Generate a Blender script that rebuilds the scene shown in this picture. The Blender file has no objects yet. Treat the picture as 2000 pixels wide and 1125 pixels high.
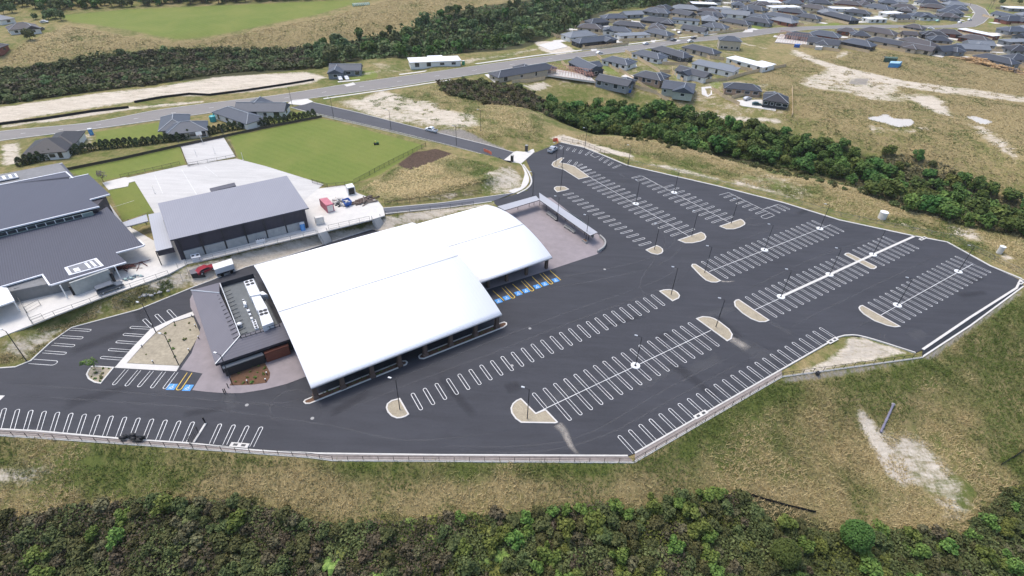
import bpy, bmesh, math, random
import numpy as np
from mathutils import Vector, Matrix
random.seed(7); RNG = np.random.default_rng(11)
scn = bpy.context.scene; COL = scn.collection
rad = math.radians
# ---------------------------------------------------------------- camera model (measured from the parking bays)
F_, PIT, ROL, HC = 1046.23, rad(36.524), rad(2.0955), 77.97
_c, _s = math.cos(PIT), math.sin(PIT)
FW = np.array([0, _c, -_s]); _up = np.array([0, _s, _c]); _rt = np.array([1., 0, 0])
RT = math.cos(ROL)*_rt + math.sin(ROL)*_up; UP = -math.sin(ROL)*_rt + math.cos(ROL)*_up
CAM = np.array([0, 0, HC])
def ray(x, y): return FW + (x-1000)/F_*RT - (y-562.5)/F_*UP
def atz(x, y, z=0.0):
    d = ray(x, y); return CAM + d*((z-HC)/d[2])
def zz(x0, y0, s, *pts): return [(x0+p[0]/s, y0+p[1]/s) for p in pts]
S5 = 5.711
def S(t): t = np.clip(t, 0, 1); return t*t*(3-2*t)
def xy(pts, z=0.0): return np.array([atz(p[0], p[1], z)[:2] for p in pts])
# ---------------------------------------------------------------- plan geometry in numpy
def segd(P, L, closed=False):
    """distance of points P (N,2) to polyline L, with arc parameter (index + fraction)"""
    L = np.asarray(L); n = len(L); best = np.full(len(P), 1e9); par = np.zeros(len(P))
    for i in range(n if closed else n-1):
        a, b = L[i], L[(i+1) % n]; ab = b-a; t = np.clip(((P-a)@ab)/max(ab@ab, 1e-9), 0, 1)
        d = np.hypot(*(P-a-t[:, None]*ab).T); m = d < best; best[m] = d[m]; par[m] = i+t[m]
    return best, par
def inside(P, L):
    L = np.asarray(L); r = np.zeros(len(P), bool); j = len(L)-1
    for i in range(len(L)):
        xi, yi = L[i]; xj, yj = L[j]
        c = ((yi > P[:, 1]) != (yj > P[:, 1])) & (P[:, 0] < (xj-xi)*(P[:, 1]-yi)/((yj-yi) or 1e-9)+xi); r ^= c; j = i
    return r
def vnoise(P, sc, seed=0):
    g = np.random.default_rng(seed).random((64, 64)); q = P/sc+1000; i = np.floor(q).astype(int); f = S(q-i); i %= 64; k = (i+1) % 64
    a = g[i[:, 0], i[:, 1]]; b = g[k[:, 0], i[:, 1]]; c = g[i[:, 0], k[:, 1]]; d = g[k[:, 0], k[:, 1]]
    return (a*(1-f[:, 0])+b*f[:, 0])*(1-f[:, 1])+(c*(1-f[:, 0])+d*f[:, 0])*f[:, 1]
# ---------------------------------------------------------------- terrain
EDGE_OUT = [(-260,832),(0,850),(350,874),(600,892.5),(650,899),(1238,903),(1527,735.5),(1800,698),(1895,636),(1999,559)]      # outer edge of the front ledge
EDGE_TOP = [(1996,545),(1935,520),(1850,473),(1780,460),(1640,430),(1530,396),(1400,363),(1225,323),(1170,300),(1140,288),(1095,278)]
LANE = [(1045,298),(1026,308),(1040,340),(1030,372),(945,398),(760,437),(560,500),(480,522),(380,560),(270,605),(140,640),(100,668),(60,705),(30,717),(0,719),(-260,724)]
P0 = xy(EDGE_OUT+EDGE_TOP+LANE)
FRONT = xy(EDGE_OUT)
FGP = np.array(list(FRONT)+[(330, 262), (900, 262), (900, -320), (-900, -320), (-900, 70), (-420, 70)])
FSIDE = [np.array([FRONT[-1], (330, 262), (900, 262)]), np.array([FRONT[0], (-420, 70), (-900, 70)])]
GULR = xy([(860,185),(960,205),(1100,238),(1300,262),(1500,315),(1700,352),(1900,395),(2100,450),(2300,520)], -8)
GULL = xy([(-260,195),(0,155),(200,140),(350,125),(500,112),(700,98),(900,86),(1050,50),(1180,10),(1400,-45)], -5)
ROAD_T = [(-180,282),(0,257),(175,240),(298,217),(408,202),(527,188),(600,177),(694,162),(810,146),(950,126),(1045,113),(1157,99),(1232,89),(1320,78),(1400,69),(1452,62),(1524,54),(1700,49),(1840,50),(1888,42),(1904,32),(1899,16),(1880,8),(1820,2)]
ROAD_B = [(-180,302),(0,275),(175,253),(298,236),(420,219),(559,199),(610,191.5),(740,174),(880,152.5),(950,142),(1022,129),(1119,114),(1240,98.5),(1336,84),(1400,77.5),(1452,73),(1534,62),(1636,55.5),(1808,54),(1896,53),(1920,45),(1934,32),(1922,16),(1904,9),(1870,3)]
ACC_T = [(612,200.5),(650,209),(698,220),(828,253),(950,283),(1004,298)]
ACC_B = [(568,210),(600,219),(640,227),(775,258),(889,287),(984,313)]
RAMP_T = [(748,407),(860,397),(948,385),(1005,377)]
RAMP_B = [(752,418),(800,413),(880,405),(925,399),(960,394)]
def mids(a, b, n):
    def rs(L, n):
        L = np.asarray(L, float); d = np.r_[0, np.cumsum(np.hypot(*np.diff(L, axis=0).T))]; t = np.linspace(0, d[-1], n)
        return np.c_[np.interp(t, d, L[:, 0]), np.interp(t, d, L[:, 1])]
    return rs(a, n), rs(b, n)
def corridor(T, B, n, z):
    a, b = mids(T, B, n); zs = np.linspace(z[0], z[1], n); A = np.array([atz(*p, q)[:2] for p, q in zip(a, zs)]); Bq = np.array([atz(*p, q)[:2] for p, q in zip(b, zs)])
    return A, Bq, (A+Bq)/2, zs, np.hypot(*(A-Bq).T)/2
def dens(pts, k=6):
    P = [np.array(p, float) for p in pts]; P = [2*P[0]-P[1]]+P+[2*P[-1]-P[-2]]; o = []
    for i in range(1, len(P)-2):
        for j in range(k):
            t = j/k; a, b, c, d = P[i-1:i+3]; o.append(.5*(2*b+(c-a)*t+(2*a-5*b+4*c-d)*t*t+(3*b-a-3*c+d)*t**3))
    return o+[P[-2]]
CORR = [corridor(dens(ROAD_T), dens(ROAD_B), 120, (3, 3)), corridor(ACC_T, ACC_B, 24, (3, 0)), corridor(RAMP_T, RAMP_B, 14, (2.6, 0))]
PONDS = [(xy([(1690,228),(1715,227),(1728,222),(1738,225),(1745,231),(1785,233),(1788,240),(1775,247),(1755,248),(1725,240),(1705,236)], 2.2), 2.2), (xy([(1884,226),(1905,227),(1942,237),(1930,243),(1912,242)], 2.2), 2.2)]
def hraw(P):
    d0, _ = segd(P, P0, True); d0[inside(P, P0)] = 0
    x, y = P[:, 0], P[:, 1]
    w = 6+26*S((x+25)/60)
    h = 3*S(d0/w)
    h += 15*S((y-335)/260)*S((90-x)/170)
    dl, _ = segd(P, GULL); h -= 11*np.exp(-(dl/30)**2)*S((d0-20)/30)*S((118-x)/70)
    dg, _ = segd(P, GULR); h -= 13*np.exp(-(dg/27)**2)*S((d0-2)/14)*S((x-10)/40+.35)
    n1 = vnoise(P, 14, 3)-.5; n2 = vnoise(P, 5, 4)-.5
    far = S(d0/20)*np.clip((np.exp(-(dl/45)**2)+np.exp(-(dg/45)**2)), 0, 1)
    h += (n1*2.2+n2*.7)*far
    df, _ = segd(P, FRONT); fg = inside(P, FGP) & (d0 > 0)
    hf = -24*(1-np.exp(-.5*np.maximum(df-.3, 0)/24))+(n1*1.6+n2*.7)*S(df/8)
    ks = S(np.minimum(segd(P, FSIDE[0])[0], segd(P, FSIDE[1])[0])/24); h = np.where(fg, h*(1-ks)+hf*ks, h)
    for L, zp in PONDS:
        d, _ = segd(P, L, True); k = np.where(inside(P, L), 1., 1-S(d/9)); h = h*(1-k)+(zp+.12-.5*S(np.where(inside(P, L), d, 0)/1.5))*k
    for A, B, Cc, zs, hw in CORR:
        d, par = segd(P, Cc); zc = np.interp(par, np.arange(len(zs)), zs); ww = np.interp(par, np.arange(len(hw)), hw)
        k = 1-S((d-ww-.4)/5.); h = h*(1-k)+(zc-.1*(d < ww))*k
    return h
NA, NR = 600, 580
ANG = np.linspace(rad(-86), rad(86), NA); RAD = 10*(360.)**(np.linspace(0, 1, NR))
GX = np.sin(ANG)[None, :]*RAD[:, None]; GY = np.cos(ANG)[None, :]*RAD[:, None]
GP = np.c_[GX.ravel(), GY.ravel()]
HG = hraw(GP).reshape(NR, NA)
def hq(x, y):
    x = np.asarray(x, float); y = np.asarray(y, float)
    a = (np.arctan2(x, y)-ANG[0])/(ANG[1]-ANG[0]); r = np.log(np.maximum(np.hypot(x, y), 10.01)/10)/math.log(360.)*(NR-1)
    a = np.clip(a, 0, NA-1.001); r = np.clip(r, 0, NR-1.001); i = a.astype(int); j = r.astype(int); fa, fr = a-i, r-j
    return (HG[j, i]*(1-fa)+HG[j, i+1]*fa)*(1-fr)+(HG[j+1, i]*(1-fa)+HG[j+1, i+1]*fa)*fr
_T = np.geomspace(30, 3000, 1500)
def at(px, py, up=0.0):
    """where the pixel's ray meets the ground (raised by up)"""
    d = ray(px, py); Q = CAM[None]+d[None]*_T[:, None]; g = Q[:, 2]-hq(Q[:, 0], Q[:, 1])-up
    k = int(np.argmax(g < 0)) if (g < 0).any() else len(_T)-1
    a, b = _T[max(k-1, 0)], _T[k]
    for _ in range(22):
        m = (a+b)/2; q = CAM+d*m
        if q[2]-float(hq(q[0], q[1]))-up < 0: b = m
        else: a = m
    return CAM+d*b
def V(p): return Vector((float(p[0]), float(p[1]), float(p[2])))
def atp(p, pl):
    P, N = pl; d = ray(*p); return CAM+d*(((P-CAM)@N)/(d@N))
def plane3(a, b, c): return (a, np.cross(b-a, c-a))
# ---------------------------------------------------------------- materials
MATS = {}
def _nt(name):
    m = bpy.data.materials.new(name); m.use_nodes = True; nt = m.node_tree; b = nt.nodes['Principled BSDF']; return m, nt, b
def ND(nt, t, **kw):
    n = nt.nodes.new(t)
    for k, v in kw.items():
        if k.startswith('i_'):
            k = k[2:]; k = int(k) if k.isdigit() else k; n.inputs[k].default_value = v
        else: setattr(n, k, v)
    return n
def mapped(nt, rz=0, sc=(1, 1, 1), obj=False):
    g = ND(nt, 'ShaderNodeTexCoord') if obj else ND(nt, 'ShaderNodeNewGeometry'); mp = ND(nt, 'ShaderNodeMapping'); mp.inputs['Rotation'].default_value = (0, 0, rz); mp.inputs['Scale'].default_value = sc
    nt.links.new(g.outputs['Object' if obj else 'Position'], mp.inputs[0]); return mp.outputs[0]
def noise(nt, vec, sc, det=4, rough=.6, dist=0):
    n = ND(nt, 'ShaderNodeTexNoise'); n.inputs['Scale'].default_value = sc; n.inputs['Detail'].default_value = det; n.inputs['Roughness'].default_value = rough; n.inputs['Distortion'].default_value = dist
    nt.links.new(vec, n.inputs['Vector']); return n.outputs['Fac']
def ramp(nt, fac, a, b, lo=.3, hi=.7):
    r = ND(nt, 'ShaderNodeValToRGB'); e = r.color_ramp.elements; e[0].position = lo; e[0].color = (*a, 1); e[1].position = hi; e[1].color = (*b, 1)
    nt.links.new(fac, r.inputs[0]); return r.outputs[0]
def mix(nt, fac, a, b, mode='MIX'):
    m = ND(nt, 'ShaderNodeMix', data_type='RGBA', blend_type=mode)
    for s, v in ((0, fac), (6, a), (7, b)):
        if isinstance(v, (int, float)): m.inputs[s].default_value = v
        elif isinstance(v, tuple): m.inputs[s].default_value = (*v, 1)
        else: nt.links.new(v, m.inputs[s])
    return m.outputs[2]
def mth(nt, op, a, b=0.):
    m = ND(nt, 'ShaderNodeMath', operation=op)
    for i, v in enumerate((a, b)):
        if isinstance(v, (int, float)): m.inputs[i].default_value = v
        else: nt.links.new(v, m.inputs[i])
    return m.outputs[0]
def bump(nt, b, h, st=.3, dist=.1):
    n = ND(nt, 'ShaderNodeBump'); n.inputs['Strength'].default_value = st; n.inputs['Distance'].default_value = dist
    nt.links.new(h, n.inputs['Height']); nt.links.new(n.outputs[0], b.inputs['Normal'])
def mat(name, c, rough=.7, metal=0., var=.18, sc=1.2, spec=.4, patch=None):
    """plain surface with two scales of real colour variation"""
    if name in MATS: return MATS[name]
    m, nt, b = _nt(name); v = mapped(nt); n1 = noise(nt, v, sc, 5); n2 = noise(nt, v, sc*.12, 3)
    lo = tuple(x*(1-var) for x in c); hi = tuple(min(x*(1+var), .9) for x in c)
    col = ramp(nt, n1, lo, hi); col = mix(nt, .35, col, ramp(nt, n2, lo, hi))
    nt.links.new(col, b.inputs['Base Color']); b.inputs['Roughness'].default_value = rough; b.inputs['Metallic'].default_value = metal; b.inputs['Specular IOR Level'].default_value = spec
    MATS[name] = m; return m
def ribmat(name, c, ang, pitch=.6, st=.35, rough=.45, var=.06, line=.12):
    m, nt, b = _nt(name); v = mapped(nt, -ang); w = ND(nt, 'ShaderNodeTexWave', wave_type='BANDS', bands_direction='X', wave_profile='SIN'); w.inputs['Scale'].default_value = 1/pitch*.314
    nt.links.new(v, w.inputs['Vector']); n = noise(nt, mapped(nt, -ang, (1, .12, 1)), .5, 4); n3 = noise(nt, mapped(nt), .08, 3)
    lo = tuple(x*(1-var) for x in c); hi = tuple(min(x*(1+var), .92) for x in c)
    col = mix(nt, .5, ramp(nt, n, lo, hi), ramp(nt, n3, lo, hi)); dk = tuple(x*(1-line) for x in c)
    col = mix(nt, mth(nt, 'MULTIPLY', mth(nt, 'POWER', w.outputs['Fac'], 6.), .8), col, dk)
    nt.links.new(col, b.inputs['Base Color']); b.inputs['Roughness'].default_value = rough; b.inputs['Specular IOR Level'].default_value = .22; bump(nt, b, w.outputs['Fac'], st, .04); MATS[name] = m; return m
def leafmat(name, c, c2, hue=.04):
    m, nt, b = _nt(name); at_ = ND(nt, 'ShaderNodeAttribute', attribute_name='tint'); oi = ND(nt, 'ShaderNodeObjectInfo')
    col = ramp(nt, at_.outputs['Fac'], c, c2, .1, .9); h = ND(nt, 'ShaderNodeHueSaturation')
    nt.links.new(col, h.inputs['Color']); nt.links.new(mth(nt, 'ADD', mth(nt, 'MULTIPLY', oi.outputs['Random'], hue*2), .5-hue), h.inputs['Hue'])
    nt.links.new(mth(nt, 'ADD', mth(nt, 'MULTIPLY', oi.outputs['Random'], .5), .75), h.inputs['Value'])
    nt.links.new(h.outputs[0], b.inputs['Base Color']); b.inputs['Roughness'].default_value = .75; b.inputs['Specular IOR Level'].default_value = .25
    MATS[name] = m; return m
def glassmat():
    m, nt, b = _nt('window_glass'); b.inputs['Base Color'].default_value = (.02, .028, .035, 1); b.inputs['Roughness'].default_value = .08; b.inputs['Specular IOR Level'].default_value = .8; MATS['glass'] = m; return m
GLASS = glassmat()
WHITE = mat('white_paint', (.76, .76, .74), .5, var=.06); LINE = mat('line_paint', (.68, .68, .66), .6, var=.3, sc=1.6)
YELLOW = mat('yellow_paint', (.62, .42, .06), .6); BLUE = mat('blue_paint', (.06, .27, .62), .6)
CHAR = mat('charcoal_metal', (.028, .03, .034), .45); BLACK = mat('black_plastic', (.016, .016, .018), .55)
CONC = mat('pale_concrete', (.6, .575, .53), .85, var=.1, sc=.6); CONC2 = mat('grey_concrete', (.34, .335, .32), .85, var=.14, sc=.5)
KERB = mat('kerb_concrete', (.56, .54, .5), .85, var=.12, sc=1); TIMB = mat('paling_timber', (.62, .48, .31), .85, var=.25, sc=2); WOOD = mat('weathered_timber', (.19, .155, .13), .9, var=.25, sc=2)
STEEL = mat('galvanised_steel', (.55, .57, .58), .4, .4); GRAV = mat('bark_gravel', (.35, .3, .215), .95, var=.35, sc=5); MULCH = mat('bark_mulch', (.13, .07, .04), .95, var=.4, sc=4)
BRICK = mat('brown_brick', (.11, .075, .06), .85, var=.3, sc=4); RUB = mat('tyre_rubber', (.014, .014, .015), .8); RED = mat('red_paint', (.42, .05, .07), .5); BARK = mat('tree_bark', (.09, .065, .045), .95)
FASC = mat('white_fascia', (.7, .71, .74), .45, var=.05)
# ---------------------------------------------------------------- mesh builder
def _org(parent):
    v = Vector((0, 0, 0))
    while parent is not None: v += Vector(parent.location); parent = parent.parent
    return v
class MB:
    def __init__(s): s.v = []; s.f = []; s.m = []; s.sm = []
    def add(s, vs, fs, mi=0, sm=False):
        o = len(s.v); s.v += [tuple(map(float, p)) for p in vs]; s.f += [tuple(o+i for i in f) for f in fs]; s.m += [mi]*len(fs); s.sm += [sm]*len(fs); return s
    def box(s, c, d, rz=0, mi=0):
        x, y, z = d[0]/2, d[1]/2, d[2]/2; cs, sn = math.cos(rz), math.sin(rz)
        vs = [(c[0]+a*x*cs-b*y*sn, c[1]+a*x*sn+b*y*cs, c[2]+e*z) for a, b, e in ((-1,-1,-1),(1,-1,-1),(1,1,-1),(-1,1,-1),(-1,-1,1),(1,-1,1),(1,1,1),(-1,1,1))]
        return s.add(vs, [(3,2,1,0),(4,5,6,7),(0,1,5,4),(1,2,6,5),(2,3,7,6),(3,0,4,7)], mi)
    def prism(s, P, z0, z1, mi=0, mt=None):
        P = [tuple(p[:2]) for p in P]
        if sum(P[i][0]*P[(i+1) % len(P)][1]-P[(i+1) % len(P)][0]*P[i][1] for i in range(len(P))) < 0: P = P[::-1]
        n = len(P); o = len(s.v); s.add([(x, y, z0) for x, y in P]+[(x, y, z1) for x, y in P], [(i, (i+1) % n, n+(i+1) % n, n+i) for i in range(n)], mi)
        s.f += [tuple(o+n+i for i in range(n)), tuple(o+n-1-i for i in range(n))]; s.m += [mi if mt is None else mt, mi]; s.sm += [False]*2; return s
    def slab(s, P3, t, mi=0, ms=None, mb=None):
        """solid from a 3D polygon: P3 is the top, extruded down by t"""
        P3 = [tuple(p) for p in P3]; n = len(P3); o = len(s.v)
        if sum(P3[i][0]*P3[(i+1) % n][1]-P3[(i+1) % n][0]*P3[i][1] for i in range(n)) < 0: P3 = P3[::-1]
        s.add(P3+[(x, y, z-t) for x, y, z in P3], [tuple(range(n))], mi)
        s.f += [(o+i, o+n+i, o+n+(i+1) % n, o+(i+1) % n) for i in range(n)]; s.m += [mi if ms is None else ms]*n; s.sm += [False]*n
        s.f.append(tuple(o+2*n-1-i for i in range(n))); s.m.append(mb if mb is not None else (mi if ms is None else ms)); s.sm.append(False); return s
    def tube(s, a, b, r, n=8, mi=0, r2=None):
        a, b = Vector(a), Vector(b); d = (b-a).normalized(); u = d.orthogonal().normalized(); w = d.cross(u); r2 = r if r2 is None else r2
        vs = [a+(u*math.cos(t)+w*math.sin(t))*r for t in (2*math.pi*i/n for i in range(n))]+[b+(u*math.cos(t)+w*math.sin(t))*r2 for t in (2*math.pi*i/n for i in range(n))]
        return s.add(vs, [(i, (i+1) % n, n+(i+1) % n, n+i) for i in range(n)]+[tuple(range(n-1, -1, -1)), tuple(range(n, 2*n))], mi, False)
    def ball(s, c, r, mi=0, sq=(1, 1, 1), n=8, m=6):
        vs = [(c[0], c[1], c[2]-r*sq[2])]
        for j in range(1, m):
            t = math.pi*j/m
            for i in range(n): vs.append((c[0]+r*sq[0]*math.sin(t)*math.cos(2*math.pi*i/n), c[1]+r*sq[1]*math.sin(t)*math.sin(2*math.pi*i/n), c[2]-r*sq[2]*math.cos(t)))
        vs.append((c[0], c[1], c[2]+r*sq[2])); fs = [(0, 1+(i+1) % n, 1+i) for i in range(n)]
        for j in range(m-2):
            for i in range(n): a = 1+j*n+i; b = 1+j*n+(i+1) % n; fs.append((a, b, b+n, a+n))
        e = len(vs)-1; fs += [(e, e-n+i, e-n+(i+1) % n) for i in range(n)]
        return s.add(vs, fs, mi, True)
    def profile(s, prof, y0, y1, mi=0):
        """side profile (x,z) extruded across y, counter-clockwise seen from -y"""
        n = len(prof); o = len(s.v); s.add([(x, y0, z) for x, z in prof]+[(x, y1, z) for x, z in prof], [(i, (i+1) % n, n+(i+1) % n, n+i)[::-1] for i in range(n)], mi)
        s.f += [tuple(o+i for i in range(n)), tuple(o+2*n-1-i for i in range(n))]; s.m += [mi]*2; s.sm += [False]*2; return s
    def build(s, name, mats, parent=None, bevel=0):
        if not isinstance(mats, (list, tuple)): mats = [mats]
        o_ = _org(parent); me = bpy.data.meshes.new(name); me.from_pydata([(x-o_.x, y-o_.y, z-o_.z) for x, y, z in s.v], [], s.f)
        for m in mats: me.materials.append(m)
        me.polygons.foreach_set('material_index', s.m); me.polygons.foreach_set('use_smooth', s.sm); me.update()
        o = bpy.data.objects.new(name, me); COL.objects.link(o)
        if parent is not None: o.parent = parent
        if bevel: b = o.modifiers.new('edge', 'BEVEL'); b.width = bevel; b.segments = 2; b.limit_method = 'ANGLE'
        return o
def tag(o, label=None, cat=None, group=None, kind=None):
    for k, v in (('label', label), ('category', cat), ('group', group), ('kind', kind)):
        if v: o[k] = v
    return o
def thing(name, label, cat, loc=(0, 0, 0), rz=0, group=None):
    o = bpy.data.objects.new(name, None); o.empty_display_size = .3; COL.objects.link(o); o.location = V(loc); o.rotation_euler = (0, 0, rz); return tag(o, label, cat, group)
KIDS = {}
def kids(o):
    if o.name not in KIDS: KIDS[o.name] = list(o.children)
    return KIDS[o.name]
def dup(root, loc, rz=0, label=None, sc=None):
    r = root.copy(); COL.objects.link(r); r.location = V(loc); r.rotation_euler = (0, 0, rz)
    if sc is not None: r.scale = sc if isinstance(sc, tuple) else (sc,)*3
    if label: r['label'] = label
    for ch in kids(root):
        c = ch.copy(); COL.objects.link(c); c.parent = r
        for g in kids(ch): d = g.copy(); COL.objects.link(d); d.parent = c
    return r
def npmesh(name, verts, faces, m, tint=None, parent=None):
    """verts (N,3), faces (M,k) numpy"""
    me = bpy.data.meshes.new(name); k = faces.shape[1]; me.vertices.add(len(verts)); me.vertices.foreach_set('co', verts.astype(np.float32).ravel())
    me.loops.add(faces.size); me.loops.foreach_set('vertex_index', faces.astype(np.int32).ravel()); me.polygons.add(len(faces)); me.polygons.foreach_set('loop_start', np.arange(0, faces.size, k, dtype=np.int32))
    me.update(calc_edges=True); me.materials.append(m)
    if tint is not None: me.attributes.new('tint', 'FLOAT', 'FACE').data.foreach_set('value', tint.astype(np.float32))
    o = bpy.data.objects.new(name, me); COL.objects.link(o)
    if parent is not None: o.parent = parent
    return o
def struct(o): o['kind'] = 'structure'; return o
# ================================================================ GROUND
# colour masks per vertex (what grows or lies there)
def PX(pts): return np.array([at(*p)[:2] for p in pts])
def paint(arr, pts, val=1., soft=2.):
    L = PX(pts); lo, hi = L.min(0)-soft*3, L.max(0)+soft*3
    sel = np.where((GP[:, 0] > lo[0]) & (GP[:, 0] < hi[0]) & (GP[:, 1] > lo[1]) & (GP[:, 1] < hi[1]))[0]
    if not len(sel): return
    P = GP[sel]; d, _ = segd(P, L, True); sd = np.where(inside(P, L), d, -d); k = S(sd/soft*.5+.5)
    arr[sel] = arr[sel]*(1-k)+val*k
NV = len(GP); dry = np.full(NV, .5); dirt = np.zeros(NV); turf = np.zeros(NV); grav = np.zeros(NV); scrub = np.zeros(NV); brown = np.zeros(NV)
for poly in ([(448,266),(628,231),(830,284),(740,342),(690,358),(640,362),(610,352),(466,310)], [(130,332),(352,284),(362,320),(235,346),(205,352),(160,345)], [(212,372),(262,350),(312,405),(240,432)],
             [(186,257),(312,238),(338,270),(190,288)], [(560,222),(600,215),(640,226),(560,240),(500,240)], [(1080,126),(1102,124),(1110,136),(1085,140)], [(1178,128),(1200,130),(1210,146),(1180,142)],
             [(1315,143),(1340,150),(1336,160),(1318,155)],[(1385,158),(1410,160),(1405,172),(1388,170)],[(680,146),(730,136),(740,150),(690,160)]):
    paint(turf, poly, 1, 1.2)
paint(turf, [(105,30),(250,17),(690,-2),(760,-14),(690,9),(620,30),(450,66),(345,80),(300,72),(200,52),(130,43)], .75, 7)
for poly, v in (([(-60,150),(0,128),(100,62),(130,48),(250,70),(340,82),(470,64),(650,27),(760,-5),(1060,-12),(960,20),(880,28),(820,58),(700,80),(560,96),(300,90),(150,112),(0,140)], .92),
                ([(1480,100),(1700,60),(2020,110),(2020,430),(1900,390),(1700,280),(1480,200)], .72), ([(1850,90),(2020,130),(2020,320),(1960,300),(1870,240)], .95), ([(1480,85),(1760,70),(1860,110),(1860,180),(1700,150)], .8),
                ([(700,170),(860,160),(1000,180),(1060,230),(1050,300),(930,270)], .6), ([(1060,270),(1300,300),(1600,370),(1900,470),(2010,530),(2000,470),(1700,360),(1400,300),(1100,250)], .74),
                ([(345,905),(430,898),(560,905),(700,935),(1000,950),(1230,920),(1310,960),(1240,1010),(1000,1010),(700,1030),(560,1010),(420,990),(345,980)], .97), ([(1240,900),(1400,830),(1700,760),(2000,640),(2010,1000),(1700,1000),(1400,980)], .54),
                ([(0,860),(330,880),(420,900),(340,985),(150,1000),(0,960)], .33), ([(0,965),(200,985),(500,1010),(300,1050),(0,1060)], .8), ([(1380,960),(1480,930),(1640,960),(1800,1010),(1790,1050),(1600,1030)], .9), ([(1640,760),(1800,700),(2010,580),(2010,720),(1850,790)], .4),
                ([(1580,820),(1700,800),(1720,900),(1620,930),(1540,880)], .75), ([(720,380),(840,290),(960,330),(960,360),(800,385)], .6), ([(1060,150),(1250,180),(1420,230),(1420,215),(1200,160)], .8)):
    paint(dry, poly, v, 4)
paint(dry, [(600,895),(900,895),(1240,905),(1520,740),(1560,760),(1300,920),(900,935),(640,915)], .2, 2)
for poly, v, sf in (([(-80,222),(0,208),(170,184),(300,170),(420,150),(600,139),(640,150),(610,163),(500,179),(380,189),(330,187),(260,200),(120,220),(0,240),(-80,258)], .78, 3),
                ([(0,250),(150,232),(255,215),(400,200),(395,196),(250,208),(120,226),(0,244)], .75, 1.5), ([(640,160),(850,128),(990,112),(1060,96),(1055,92),(950,110),(800,132),(640,152)], .5, 2),
                ([(655,198),(700,192),(742,176),(760,178),(805,190),(852,198),(862,212),(930,222),(945,245),(900,256),(830,248),(780,240),(740,232),(690,216)], .66, 4),
                ([(1545,92),(1632,126),(1700,147),(1880,176),(1885,186),(1760,170),(1765,200),(1700,196),(1650,182),(1560,164),(1604,140),(1610,132),(1540,103)], .64, 5), ([(1700,147),(1790,160),(1900,172),(2020,192),(2020,204),(1890,188),(1770,172)], .66, 3), ([(1745,180),(1800,180),(1860,200),(1850,215),(1790,200),(1740,195)], .5, 5), ([(1560,150),(1620,140),(1680,165),(1640,180),(1570,172)], .6, 4), ([(1850,75),(1900,100),(1960,115),(1930,122),(1880,110)], .4, 3),
                ([(1440,80),(1480,90),(1640,128),(1760,155),(1760,166),(1630,136),(1540,104),(1450,86)], .75, 3), ([(1640,100),(1670,100),(1650,112),(1625,116)], .6, 2),
                ([(1780,190),(1824,186),(1866,230),(1830,222),(1800,208)], .85, 4), ([(1690,240),(1700,262),(1780,262),(1830,250),(1810,246),(1740,252)], .6, 3), ([(1880,240),(1930,246),(2000,310),(1985,320),(1940,290)], .62, 5),
                ([(1672,806),(1700,812),(1752,850),(1800,850),(1850,910),(1897,962),(1882,1016),(1850,1000),(1800,950),(1758,942),(1722,892)], .5, 4), ([(1672,806),(1690,804),(1722,850),(1745,905),(1790,935),(1765,948),(1738,935),(1712,880)], .86, 1.6), ([(1745,845),(1790,845),(1830,880),(1850,905),(1890,955),(1895,985),(1870,1015),(1840,985),(1800,940),(1770,900)], .6, 4),
                ([(-60,915),(0,912),(112,914),(60,944),(0,952),(-60,950)], .8, 4), ([(160,898),(200,896),(195,905),(160,906)], .6, 2), ([(1064,268),(1100,262),(1160,280),(1240,302),(1236,310),(1160,296),(1090,276)], .8, 2), ([(1230,312),(1330,325),(1420,352),(1480,350),(1590,385),(1560,392),(1440,362),(1330,340)], .6, 2),
                ([(1430,345),(1490,335),(1560,350),(1600,385),(1540,385)], .45, 3), ([(1845,435),(1900,445),(1935,470),(1910,476),(1850,455)], .66, 4), ([(1950,490),(1990,505),(1960,512)], .7, 2), ([(1690,405),(1760,430),(1830,450),(1780,450)], .5, 2),
                ([(366,522),(480,492),(610,460),(640,452),(740,428),(760,428),(770,445),(620,500),(490,535),(380,560)], .95, 1.5), ([(745,428),(830,410),(920,400),(960,394),(1000,388),(940,404),(850,428),(750,445)], .8, 1.5), ([(940,338),(1000,325),(1022,345),(1025,372),(985,380),(940,372)], .6, 2), ([(760,398),(850,380),(960,366),(960,378),(860,394)], .5, 2),
                ([(60,706),(140,640),(240,602),(340,555),(366,545),(360,525),(200,590),(70,640),(0,668),(0,700)], .6, 3), ([(1530,742),(1600,708),(1650,674),(1652,656),(1690,657),(1784,690),(1650,714)], .74, 1.2), ([(390,530),(364,520),(280,560),(300,575),(370,556)], .7, 2), ([(0,282),(40,275),(48,320),(0,325)], .7, 2), ([(148,262),(186,257),(190,290),(150,300)], .5, 2),
                ([(1250,200),(1330,215),(1410,222),(1460,228),(1540,235),(1520,242),(1420,236),(1300,220)], .75, 2), ([(1180,128),(1040,95)], 0, 1),
                ([(1010,165),(1060,158),(1080,168),(1040,178)], .7, 2), ([(1040,82),(1090,78),(1130,100),(1090,108),(1060,100)], .75, 2), ([(905,75),(960,85),(1000,90),(900,112)], .3, 3), ([(850,116),(930,118),(930,124),(860,125)], .5, 2), ([(715,118),(770,125),(800,140),(745,145)], .4, 3), ([(1470,165),(1510,160),(1500,175),(1470,176)], .5, 2)):
    if len(poly) > 2: paint(dirt, poly, v, sf)
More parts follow.
